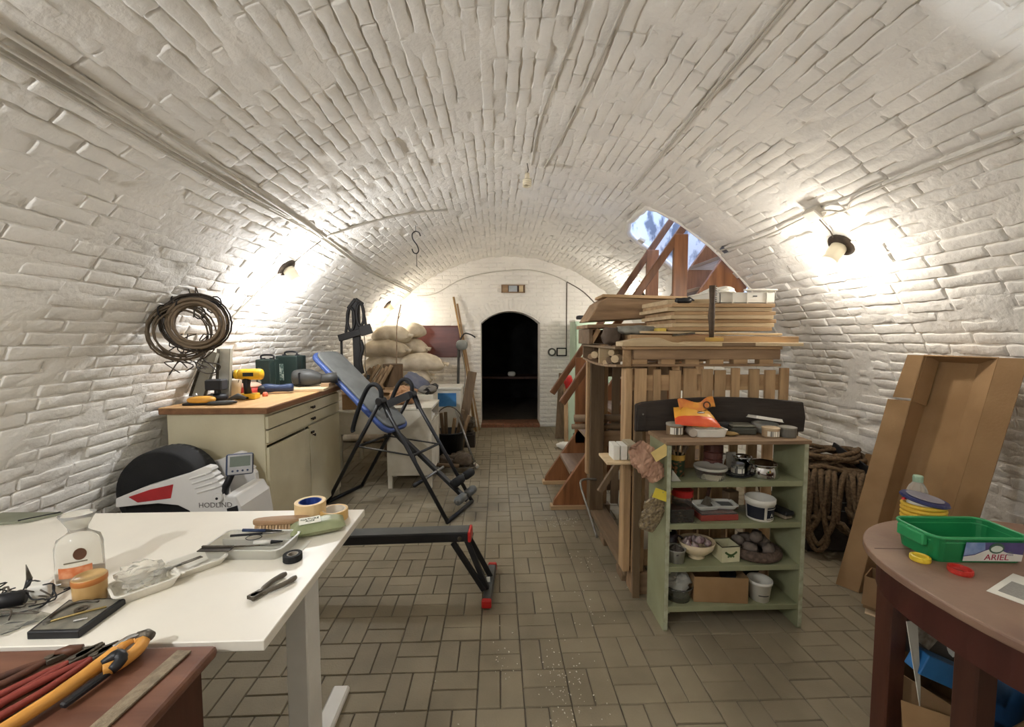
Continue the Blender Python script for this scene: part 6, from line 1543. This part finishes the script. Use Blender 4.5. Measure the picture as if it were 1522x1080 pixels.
# --- bottom tier
z4 = SHZ[3] + .001
t = thing('clear_bowl', 'clear plastic bowl with crumpled bag at left of bottom tier', 'bowl', (.955, 2.14, z4))
part('bowl', MB().lathe([(0, 0), (.065, 0), (.078, .07), (.082, .075), (.080, .079), (.074, .07), (.062, .004), (0, .004)], (.955, 2.14, z4), 26), CLEAR, t, smooth=True)
solo('plastic_wrap', MB().blob((.955, 2.145, z4 + .085), (.125, .12, .09), 16, 10, .9, .5, 8, 99), FROST, 'crumpled clear wrap heaped in the clear bowl', 'wrap', (.955, 2.145, z4 + .02), smooth=False)
carton('cardboard_box', 'low cardboard carton in the middle of the bottom tier', (1.165, 2.155, z4), (.27, .16, .135), -.10, CARD, 0)
solo('carton_flap', MB().prism([(1.07, z4 + .137), (1.20, z4 + .137), (1.15, z4 + .165), (1.09, z4 + .16)], 2.15, 2.154, Mxz), CARD, 'folded cardboard flap on top of the low carton', 'cardboard', (1.14, 2.15, z4 + .137))
t = thing('white_pot', 'small white plastic pot at right of bottom tier', 'pot', (1.385, 2.11, z4))
part('pot', MB().lathe([(0, 0), (.046, 0), (.056, .088), (.060, .09), (.061, .105), (.056, .106), (.052, .09), (.043, .005), (0, .005)], (1.382, 2.11, z4), 26), WHITEP, t, smooth=True)
mb = MB(); mb.grid(lambda u, v: (1.382 + .0525 * math.cos(-2.2 + 1.0 * u), 2.11 + .0525 * math.sin(-2.2 + 1.0 * u), z4 + .036 + .005 * v), 8, 1)
part('print', mb, GR, t)
solo('dark_bundle', MB().blob((1.33, 2.235, z4 + .07), (.20, .09, .13), 14, 9, .8, .4, 6, 101), mat('dark_cloth', (40, 42, 44), .9), 'dark cloth bundle behind the carton on bottom tier', 'cloth', (1.33, 2.235, z4), smooth=True)

# ------------------------------------------------------------------ bags hanging left of the shelf and the little ledge
t = thing('wall_ledge', 'small wooden ledge with brace on left post of stack', 'shelf', (.70, 2.30, .85))
part('board', MB().mm((.575, 2.16, .835), (.772, 2.34, .850)), PALE, t, bevel=.002)
part('brace', MB().beam((.60, 2.41, .60), (.74, 2.40, .83), .03, .025, (0, 1, 0)), GREYWZ, t)
part('back_cleat', MB().mm((.73, 2.34, .79), (.775, 2.38, .90)), PINEZ, t)
for k, x in enumerate((.635, .675)):
    solo('small_carton', MB().box((x, 2.24, .890), (.034, .10, .078), .0), PAPER, ('left white small carton on the wooden ledge', 'right white small carton on the wooden ledge')[k], 'box', (x, 2.24, .851), bevel=.002)
solo('grey_carton', MB().box((.722, 2.25, .893), (.05, .12, .084)), mat('carton_grey', (170, 160, 136), .7), 'grey small carton right of the white ones on ledge', 'box', (.722, 2.25, .851), bevel=.002)
t = thing('paper_bag', 'crumpled pinkish bag with yellow card hanging on shelf side', 'bag', (.78, 2.09, .85))
mb = MB()
def bagf(c, w, h, d, seed, tilt):
    def fn(u, v):
        th = 2 * PI * u; k = .55 + .45 * math.sin(PI * min(v * .8 + .1, 1))
        n_ = noise.noise(Vector((math.cos(th) * 2.2, math.sin(th) * 2.2, v * 5 + seed))); n2 = noise.noise(Vector((math.cos(th) * 6, math.sin(th) * 6, v * 14 + seed)))
        r_ = k * (1 + .28 * n_ + .30 * n2)
        x, z = w / 2 * r_ * math.cos(th), h * (v - .5)
        return (c[0] + x * math.cos(tilt) + z * math.sin(tilt), c[1] + d / 2 * r_ * math.sin(th), c[2] - x * math.sin(tilt) + z * math.cos(tilt))
    return fn
mb.grid(bagf((.765, 2.10, .868), .125, .21, .07, 3, -.62), 36, 20)
part('bag', mb, mat('pinkish_kraft', (190, 152, 128), .7, rgb2=(158, 120, 98), vs=14), t, smooth=False)
part('card', MB().box((.818, 2.058, .925), (.085, .003, .055), 0, M=Matrix.Rotation(-.55, 3, 'Y')), mat('yellow_card', (222, 196, 128), .6), t)
part('hook', MB().tube([(.846, 2.07, .955), (.825, 2.065, .935)], .003, 6), STEEL, t)
t = thing('nail_packet', 'clear packet of fittings with yellow header hanging on shelf side', 'packet', (.79, 2.06, .62))
mb = MB(); mb.grid(bagf((.790, 2.075, .612), .105, .19, .035, 9, .35), 24, 12)
part('packet', mb, mat('fittings', (150, 132, 100), .25, rgb2=(92, 80, 62), vs=70, bump=.6, bs=90, coat=.5), t, smooth=False)
part('header', MB().box((.826, 2.052, .712), (.085, .003, .05), 0, M=Matrix.Rotation(.35, 3, 'Y')), mat('header_yellow', (216, 196, 70), .5), t)
part('hook', MB().tube([(.842, 2.062, .735), (.83, 2.05, .725)], .003, 6), STEEL, t)
# bent rod, white sack, black block at the foot
t = thing('bent_rod', 'bent grey steel rod leaning from dark post to floor', 'rod', (.76, 3.2, 0))
part('rod', MB().tube(curve_pts([(.80, 3.325, .36), (.70, 3.30, .37), (.66, 3.26, .34), (.70, 3.15, .18), (.745, 3.05, .01)], 5), .009, 7), STEEL, t, smooth=True)
t = thing('white_sack', 'pale plastic sack slumped inside left side of stack', 'sack', (.98, 2.62, 0))
part('sack', MB().blob((.99, 2.66, .19), (.22, .26, .38), 18, 12, .8, .35, 5, 111), mat('pale_sack', (196, 188, 168), .7, rgb2=(170, 160, 140), vs=10), t, smooth=True)
part('tied_neck', MB().tube([(.98, 2.64, .36), (.97, 2.63, .40), (.97, 2.63, .44)], [.05, .02, .035], 8), MATS['pale_sack'], t, smooth=True)
solo('black_block', MB().mm((.93, 2.82, .0), (1.02, 2.92, .42)), DARKW, 'blackened square timber block standing behind the pale sack', 'block', (.97, 2.87, 0), bevel=.006)
solo('wooden_chest', MB().mm((1.12, 2.75, .0), (1.62, 3.25, .62)), GREYW, 'grey wooden chest inside the timber stack', 'chest', (1.37, 3.0, 0), bevel=.006)
# ------------------------------------------------------------------ rope pile on a chest by the right wall
t = thing('dark_chest', 'dark wooden chest under the pile of thick rope', 'chest', (2.42, 2.95, 0))
Mch = loc_rot((2.43, 2.97, 0), -.15)
part('body', MB().mm((-.23, -.20, .02), (.23, .20, .47)).xf(Mch), DARKW, t, bevel=.006)
part('lid', MB().mm((-.24, -.21, .47), (.24, .21, .50)).xf(Mch), DARKW, t, bevel=.006)
for x in (-.2, .2): part('foot', MB().mm((x - .025, -.19, 0), (x + .025, .19, .02)).xf(Mch), DARKW, t)
for z in (.30, .36): part('edge_strip', MB().mm((-.232, -.204, z), (.232, -.199, z + .006)).xf(Mch), GREYV, t)
t = thing('rope_pile', 'thick brown rope coiled over the chest with loops to the floor', 'rope', (2.42, 2.9, .5))
rr = random.Random(14)
for k in range(13):
    P = []; cx = 2.40 + rr.uniform(-.05, .05); cy = 2.93 + rr.uniform(-.03, .03); z = .522 + .014 * k
    a0, b0 = rr.uniform(.16, .25), rr.uniform(.11, .17); sk = rr.uniform(-.5, .5)
    for i in range(16):
        a = 2 * PI * i / 16; w = 1 + .10 * math.sin(3 * a + k)
        P.append(Vector((cx + a0 * w * math.cos(a + sk), cy + b0 * w * math.sin(a), z + .022 * math.sin(2 * a + k * 1.3))))
    part('coil', MB().tube(P, .0165, 7, closed=True), ROPEM, t, smooth=True)
fr = Vector((-.64, -.77, 0)); sd = Vector((.77, -.64, 0))
base = Vector((2.245, 2.775, 0))
for k in range(12):
    u = -.20 + .041 * k + rr.uniform(-.012, .012); zb_ = .05 + rr.uniform(0, .26) + (.08 if k in (0, 5) else 0); w = rr.uniform(.025, .085)
    off = .05 + rr.uniform(0, .06)
    c = base + sd * u + fr * (off - .07)
    sw = rr.uniform(-.11, .11)
    P = [c - fr * .16 + UP * .57, c + fr * .0 - sd * w * .4 + UP * .58, c + fr * .035 - sd * w * .6 + UP * .46, c + fr * .045 - sd * (w - sw * .3) + UP * .28, c + fr * .055 - sd * (w * 1.2 - sw) + UP * (zb_ + .08), c + fr * .06 + sd * sw + UP * zb_,
         c + fr * .055 + sd * (w * 1.2 + sw) + UP * (zb_ + .08), c + fr * .045 + sd * (w + sw * .3) + UP * .28, c + fr * .035 + sd * w * .6 + UP * .46, c + fr * .0 + sd * w * .4 + UP * .575, c - fr * .16 + UP * .56]
    part('loop', MB().tube(curve_pts(P, 3), .0165, 7), ROPEM, t, smooth=True)
t = thing('black_board', 'black thin board standing behind right end of the rope pile', 'board', (2.55, 2.78, .5))
part('board', MB().beam((2.50, 3.02, .70), (2.50, 2.70, .60), .012, .05, (0, 0, 1)), BLACKP, t)
part('leg', MB().beam((2.51, 2.72, .0), (2.50, 2.72, .60), .02, .012, (0, 1, 0)), BLACKP, t)
t = thing('tan_card', 'tan cardboard sheet behind black board at the right wall', 'cardboard', (2.56, 2.75, 0))
part('sheet', MB().beam((2.48, 2.66, 0), (2.58, 2.72, .70), .22, .006, (1, 0, 0)), CARD, t)

# ------------------------------------------------------------------ long open carton leaning on the right wall
def lerp3(a, b, q): return tuple(a[i] + (b[i] - a[i]) * q for i in range(3))
PLt, PLb = (2.30, 2.20, 1.405), (2.12, 2.33, 0.005)
PRt, PRb = (2.36, 1.906, 1.405), (2.18, 2.03, 0.005)
BLt, BLb = (2.40, 2.22, 1.37), (2.22, 2.35, 0.005)
BRt, BRb = (2.42, 2.035, 1.37), (2.24, 2.16, 0.005)
t = thing('long_carton', 'tall open cardboard carton with splayed flaps leaning on right wall', 'carton', (2.2, 2.2, 0))
def sheet(name, a, b, c, d, m=CARD, lab=None):
    mb = MB(); mb.grid(lambda u, v: lerp3(lerp3(a, d, v), lerp3(b, c, v), u), 3, 8)
    return part(name, mb, m, t, solid=.006, label=lab)
sheet('back_panel', BLb, BRb, BRt, BLt)
sheet('side_panel', PLb, BLb, BLt, PLt)
sheet('side_panel', BRb, PRb, PRt, BRt)
sheet('end_panel', BLt, BRt, PRt, PLt)
o1 = lambda p, dx, dy: (p[0] + dx, p[1] + dy, p[2])
q = .18
a, b = lerp3(PLt, PLb, q), PLb
sheet('flap', o1(b, -.06, .09), b, a, o1(a, -.05, .085))
a2 = lerp3(PLt, PLb, q - .01)
sheet('flap', o1(a2, -.045, .065), a2, PLt, o1(PLt, -.035, .055))
sheet('flap', PRb, o1(PRb, .03, -.09), o1(PRt, .03, -.09), PRt)
sheet('inner_flap', o1(lerp3(PLt, PLb, q), .01, .0), o1(lerp3(BLt, BLb, q), -.015, -.02), o1(BLt, -.015, -.02), o1(PLt, .012, -.004))
t = thing('low_box', 'low open cardboard box on floor at foot of the long carton', 'box', (2.10, 2.22, 0))
Mlb = loc_rot((2.13, 2.20, 0), .62)
part('front', MB().box((0, -.055, .10), (.14, .005, .20)).xf(Mlb), CARD, t)
part('side', MB().box((-.07, .0, .09), (.005, .11, .18)).xf(Mlb), CARDD, t)
part('side', MB().box((.07, .0, .09), (.005, .11, .18)).xf(Mlb), CARDD, t)
part('back', MB().box((0, .055, .09), (.14, .005, .18)).xf(Mlb), CARDD, t)
part('bottom', MB().box((0, 0, .004), (.14, .11, .006)).xf(Mlb), CARD, t)
part('flap', MB().beam((-.07, 0, .18), (-.115, 0, .04), .11, .005, (1, 0, 0)).xf(Mlb), CARDD, t)
solo('pale_sheet', MB().prism([(2.04, 2.19), (2.15, 2.06), (2.12, 2.02), (2.0, 2.15)], .001, .004), mat('pale_card', (206, 184, 150), .7), 'pale card lying on floor in front of low box', 'card', (2.08, 2.1, .001))

# ------------------------------------------------------------------ round table, right foreground
TC = (1.80, 1.15)
def sup(rx, ry, n=72, e=2.4):
    out = []
    for k in range(n):
        a = 2 * PI * k / n; c, s = math.cos(a), math.sin(a)
        out.append((TC[0] + rx * math.copysign(abs(c) ** (2 / e), c), TC[1] + ry * math.copysign(abs(s) ** (2 / e), s)))
    return out
t = thing('round_table', 'worn reddish round table at right edge with dark apron', 'table', (TC[0], TC[1], 0))
part('tabletop', MB().prism(sup(.53, .51), .722, .75), ROUNDT, t, bevel=.006, seg=2)
part('top_seam', MB().beam((1.345, 1.42, .7502), (2.25, 1.36, .7502), .004, .0006), mat('seam_dark', (80, 56, 44), .8), t)
a, b = sup(.49, .47), sup(.47, .45); n = len(a)
part('apron', MB().add([(x, y, z) for z in (.60, .722) for x, y in a] + [(x, y, z) for z in (.60, .722) for x, y in b],
     [(i, (i + 1) % n, n + (i + 1) % n, n + i) for i in range(n)] + [(2 * n + i, 3 * n + i, 3 * n + (i + 1) % n, 2 * n + (i + 1) % n) for i in range(n)] + [(i, 2 * n + i, 2 * n + (i + 1) % n, (i + 1) % n) for i in range(n)]), ROUNDS, t)
for x, y in ((1.455, 1.455), (1.40, 1.135), (2.20, 1.455), (2.20, .85), (1.41, .83)):
    part('leg', MB().mm((x - .033, y - .033, 0), (x + .033, y + .033, .66)), BROWND, t, bevel=.005)
zr = .7505
GT = mat('green_tub', (30, 128, 74), .35, var=.06); GTL = mat('green_tub_lip', (52, 150, 92), .35, var=.05)
t = thing('detergent_tub', 'green plastic detergent tub with printed label on round table', 'tub', (1.61, 1.385, zr))
Mg = loc_rot((1.612, 1.385, zr), -.06)
tray('tub', .31, .165, .088, .003, Mg, GT, t, .012)
def rim(w, d, z, r_):
    pts = []; rad = .035
    for cx, cy, a in ((w / 2 - rad, d / 2 - rad, 0), (-w / 2 + rad, d / 2 - rad, PI / 2), (-w / 2 + rad, -d / 2 + rad, PI), (w / 2 - rad, -d / 2 + rad, 1.5 * PI)):
        for k in range(5): pts.append((cx + rad * math.cos(a + k * PI / 8), cy + rad * math.sin(a + k * PI / 8), z))
    return MB().tube(pts, r_, 7, closed=True)
part('lip', rim(.312, .167, .087, .0055).xf(Mg), GTL, t, smooth=True)
part('lip', rim(.304, .158, .070, .003).xf(Mg), GTL, t, smooth=True)
part('hinge', MB().mm((-.17, -.05, .045), (-.150, .05, .085)).xf(Mg), GTL, t, bevel=.004)
Mlab = Mg @ loc_rot((.035, -.0800, .042), 0, PI / 2 + .135)
lw, lh = .095, .034
part('label', MB().prism([(-lw, -lh), (lw, -lh), (lw, lh), (-lw, lh)], 0, .001, Mlab), mat('label_purple', (78, 70, 120), .4, rgb2=(96, 88, 140), vs=20), t)
part('label_wave', MB().prism([(-lw, -lh), (lw, -lh), (lw, -.010), (.045, -.004), (.0, .016), (-.03, .004), (-.06, -.012), (-lw, -.018)], .001, .0016, Mlab), mat('label_white', (226, 224, 218), .4), t)
part('label_sky', MB().prism([(-lw, -.014), (-.06, -.008), (-.03, .008), (-.035, lh), (-lw, lh)], .001, .0014, Mlab), mat('label_sky', (112, 140, 190), .4, rgb2=(150, 170, 208), vs=30), t)
part('emblem_ring', MB().lathe([(.014, 0), (.024, 0), (.024, .0012), (.014, .0012)], (0, 0, 0), 24, sy=.8).xf(Mlab @ Matrix.Translation((.005, .014, .0016))), mat('emblem_teal', (70, 100, 84), .4), t)
part('emblem', MB().lathe([(0, .0014), (.019, .0014), (.019, .0002)], (0, 0, 0), 20, sy=.6).xf(Mlab @ Matrix.Translation((.005, .012, .0016))), mat('emblem_pale', (214, 226, 214), .4), t)
text('lettering', 'ARIEL', mat('ariel_red', (170, 40, 74), .5), t, Mlab @ Matrix.Translation((.012, -.020, .0018)), .030, sx=1.05)
text('lettering', 'allin1\nPODS', mat('print_grey', (120, 120, 140), .5), t, Mlab @ Matrix.Translation((.052, -.005, .0018)), .009)
t = thing('bottle_cap', 'yellow screw cap lying left of green tub', 'cap', (1.425, 1.335, zr))
part('cap', MB().lathe([(0, 0), (.026, 0), (.028, .004), (.027, .016), (.022, .018), (.020, .012), (0, .012)], (1.425, 1.335, zr), 24), mat('cap_yellow', (226, 196, 60), .4), t, smooth=False)
t = thing('bottle_cap', 'red open ring cap in front of green tub', 'cap', (1.478, 1.258, zr))
part('cap', MB().lathe([(.020, 0), (.029, 0), (.031, .006), (.030, .016), (.026, .016), (.024, .006), (.020, .002), (.020, 0)], (1.478, 1.258, zr), 24), mat('cap_red', (190, 50, 40), .4), t, smooth=False)
t = thing('rope_spool', 'spool of yellow cord with dark blue end disc behind green tub', 'spool', (1.645, 1.54, zr))
c = (1.645, 1.54, zr)
YC = mat('yellow_cord', (222, 182, 62), .6, var=.06)
part('core', MB().cyl((c[0], c[1], zr + .004), .050, .118, 20), WHITEP, t)
part('flange', MB().cyl((c[0], c[1], zr), .070, .005, 26), mat('spool_white', (214, 210, 196), .5), t)
P = [(c[0] + .060 * math.cos(a), c[1] + .060 * math.sin(a), zr + .014 + .0165 * a / (2 * PI)) for a in np.linspace(0, 2 * PI * 6.2, 150)]
part('cord', MB().tube(P, .0082, 8), YC, t, smooth=True)
part('top_disc', MB().lathe([(0, 0), (.070, 0), (.074, .004), (.070, .012), (.03, .014), (0, .014)], (c[0], c[1], zr + .122), 28, (.12, -.10, 1)), mat('disc_blue', (34, 42, 92), .4), t, smooth=False)
part('top_label', MB().lathe([(0, 0), (.055, 0), (.055, .001), (0, .001)], (c[0] + .002, c[1] - .001, zr + .1365), 24, (.12, -.10, 1)), mat('disc_grey', (128, 124, 132), .5), t)
part('cord_end', MB().tube([(c[0] - .062, c[1] + .01, zr + .128), (c[0] - .085, c[1] + .0, zr + .132)], .005, 6), RED, t)
t = thing('clear_bottle', 'clear plastic bottle with pale green cap behind yellow spool', 'bottle', (1.705, 1.635, zr))
part('body', MB().lathe([(0, 0), (.030, 0), (.033, .006), (.033, .13), (.026, .15), (.014, .168), (.013, .185)], (1.702, 1.622, zr), 22), MATS['clear_bottle'], t, smooth=True)
part('cap', MB().lathe([(.0165, .168), (.017, .188), (.015, .193), (0, .193)], (1.702, 1.622, zr), 18), mat('cap_palegreen', (150, 176, 150), .5), t, smooth=False)
t = thing('leaflet', 'printed white leaflet at near edge of the round table', 'paper', (1.57, 1.13, zr))
Ml2 = loc_rot((1.575, 1.135, zr), .42)
part('sheet', MB().mm((-.105, -.075, 0), (.105, .075, .0012)).xf(Ml2), PAPER, t)
part('grey_print', MB().mm((-.075, -.005, .0012), (.035, .060, .0016)).xf(Ml2), mat('print_block', (140, 138, 132), .7, var=.1, vs=200), t)
# things under the table
carton('cardboard_box', 'open brown carton of papers on floor under the round table', (1.74, 1.45, 0), (.36, .34, .22), .30, CARDD, 0)
t = thing('carton_sheet', 'brown cardboard flap leaning against the carton under round table', 'cardboard', (1.45, 1.25, 0))
part('sheet', MB().beam((1.47, 1.18, .01), (1.53, 1.27, .24), .30, .006, (-.5, -.8, .4)), CARD, t)
t = thing('white_folder', 'folded white sheet standing up beside left leg of round table', 'folder', (1.42, 1.36, .2))
part('sheet', MB().add([(1.40, 1.345, .53), (1.455, 1.36, .52), (1.47, 1.35, .29), (1.462, 1.34, .22)], [(0, 1, 2, 3)]), PAPER, t, solid=.002)
part('fold', MB().add([(1.455, 1.36, .52), (1.475, 1.40, .50), (1.49, 1.39, .30), (1.47, 1.35, .29)], [(0, 1, 2, 3)]), PAPER, t, solid=.002)
t = thing('blue_folder', 'slanting blue box file in carton under round table', 'folder', (1.58, 1.37, .2))
part('file', MB().beam((1.47, 1.37, .375), (1.70, 1.36, .27), .06, .075, (0, 0, 1)), mat('file_blue', (44, 110, 170), .5), t, bevel=.003)
t = thing('paper_stack', 'crumpled white papers above the blue box file', 'papers', (1.6, 1.42, .3))
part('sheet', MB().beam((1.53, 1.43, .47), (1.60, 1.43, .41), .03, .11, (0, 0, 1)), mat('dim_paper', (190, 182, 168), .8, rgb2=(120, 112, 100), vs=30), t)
part('sheet', MB().blob((1.69, 1.43, .38), (.09, .06, .11), 12, 8, .8, .4, 6, 120), PAPER, t, smooth=False)
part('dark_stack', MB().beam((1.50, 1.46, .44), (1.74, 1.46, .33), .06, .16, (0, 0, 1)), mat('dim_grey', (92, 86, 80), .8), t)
t = thing('blue_canister', 'blue plastic canister under the round table at right edge', 'canister', (1.86, 1.45, 0))
part('body', MB().lathe([(0, 0), (.075, 0), (.08, .01), (.08, .26), (.04, .30), (.03, .33), (0, .33)], (1.89, 1.47, 0), 20), mat('canister_blue', (40, 84, 130), .4), t, smooth=True)

# ------------------------------------------------------------------ plaster crumbs on the floor
mb = MB(); rr = random.Random(30)
for cx, cy, sx_, sy_, n in ((.53, 3.36, .10, .05, 70), (.60, 2.75, .10, .12, 26), (.28, 1.72, .07, .14, 110), (.02, 1.86, .03, .08, 22), (.30, 2.4, .4, .6, 30), (.52, 2.25, .05, .08, 14)):
    for k in range(n):
        x, y = rr.gauss(cx, sx_), rr.gauss(cy, sy_); s = rr.uniform(.0015, .0042)
        mb.box((x, y, s * .3), (s * 1.6, s, s * .7), rr.uniform(0, 3))
o = solo('plaster_crumbs', mb, mat('crumb_white', (214, 206, 190), .9), 'white plaster crumbs scattered over the paved floor', 'crumbs', (.4, 2.2, 0), kind='stuff')
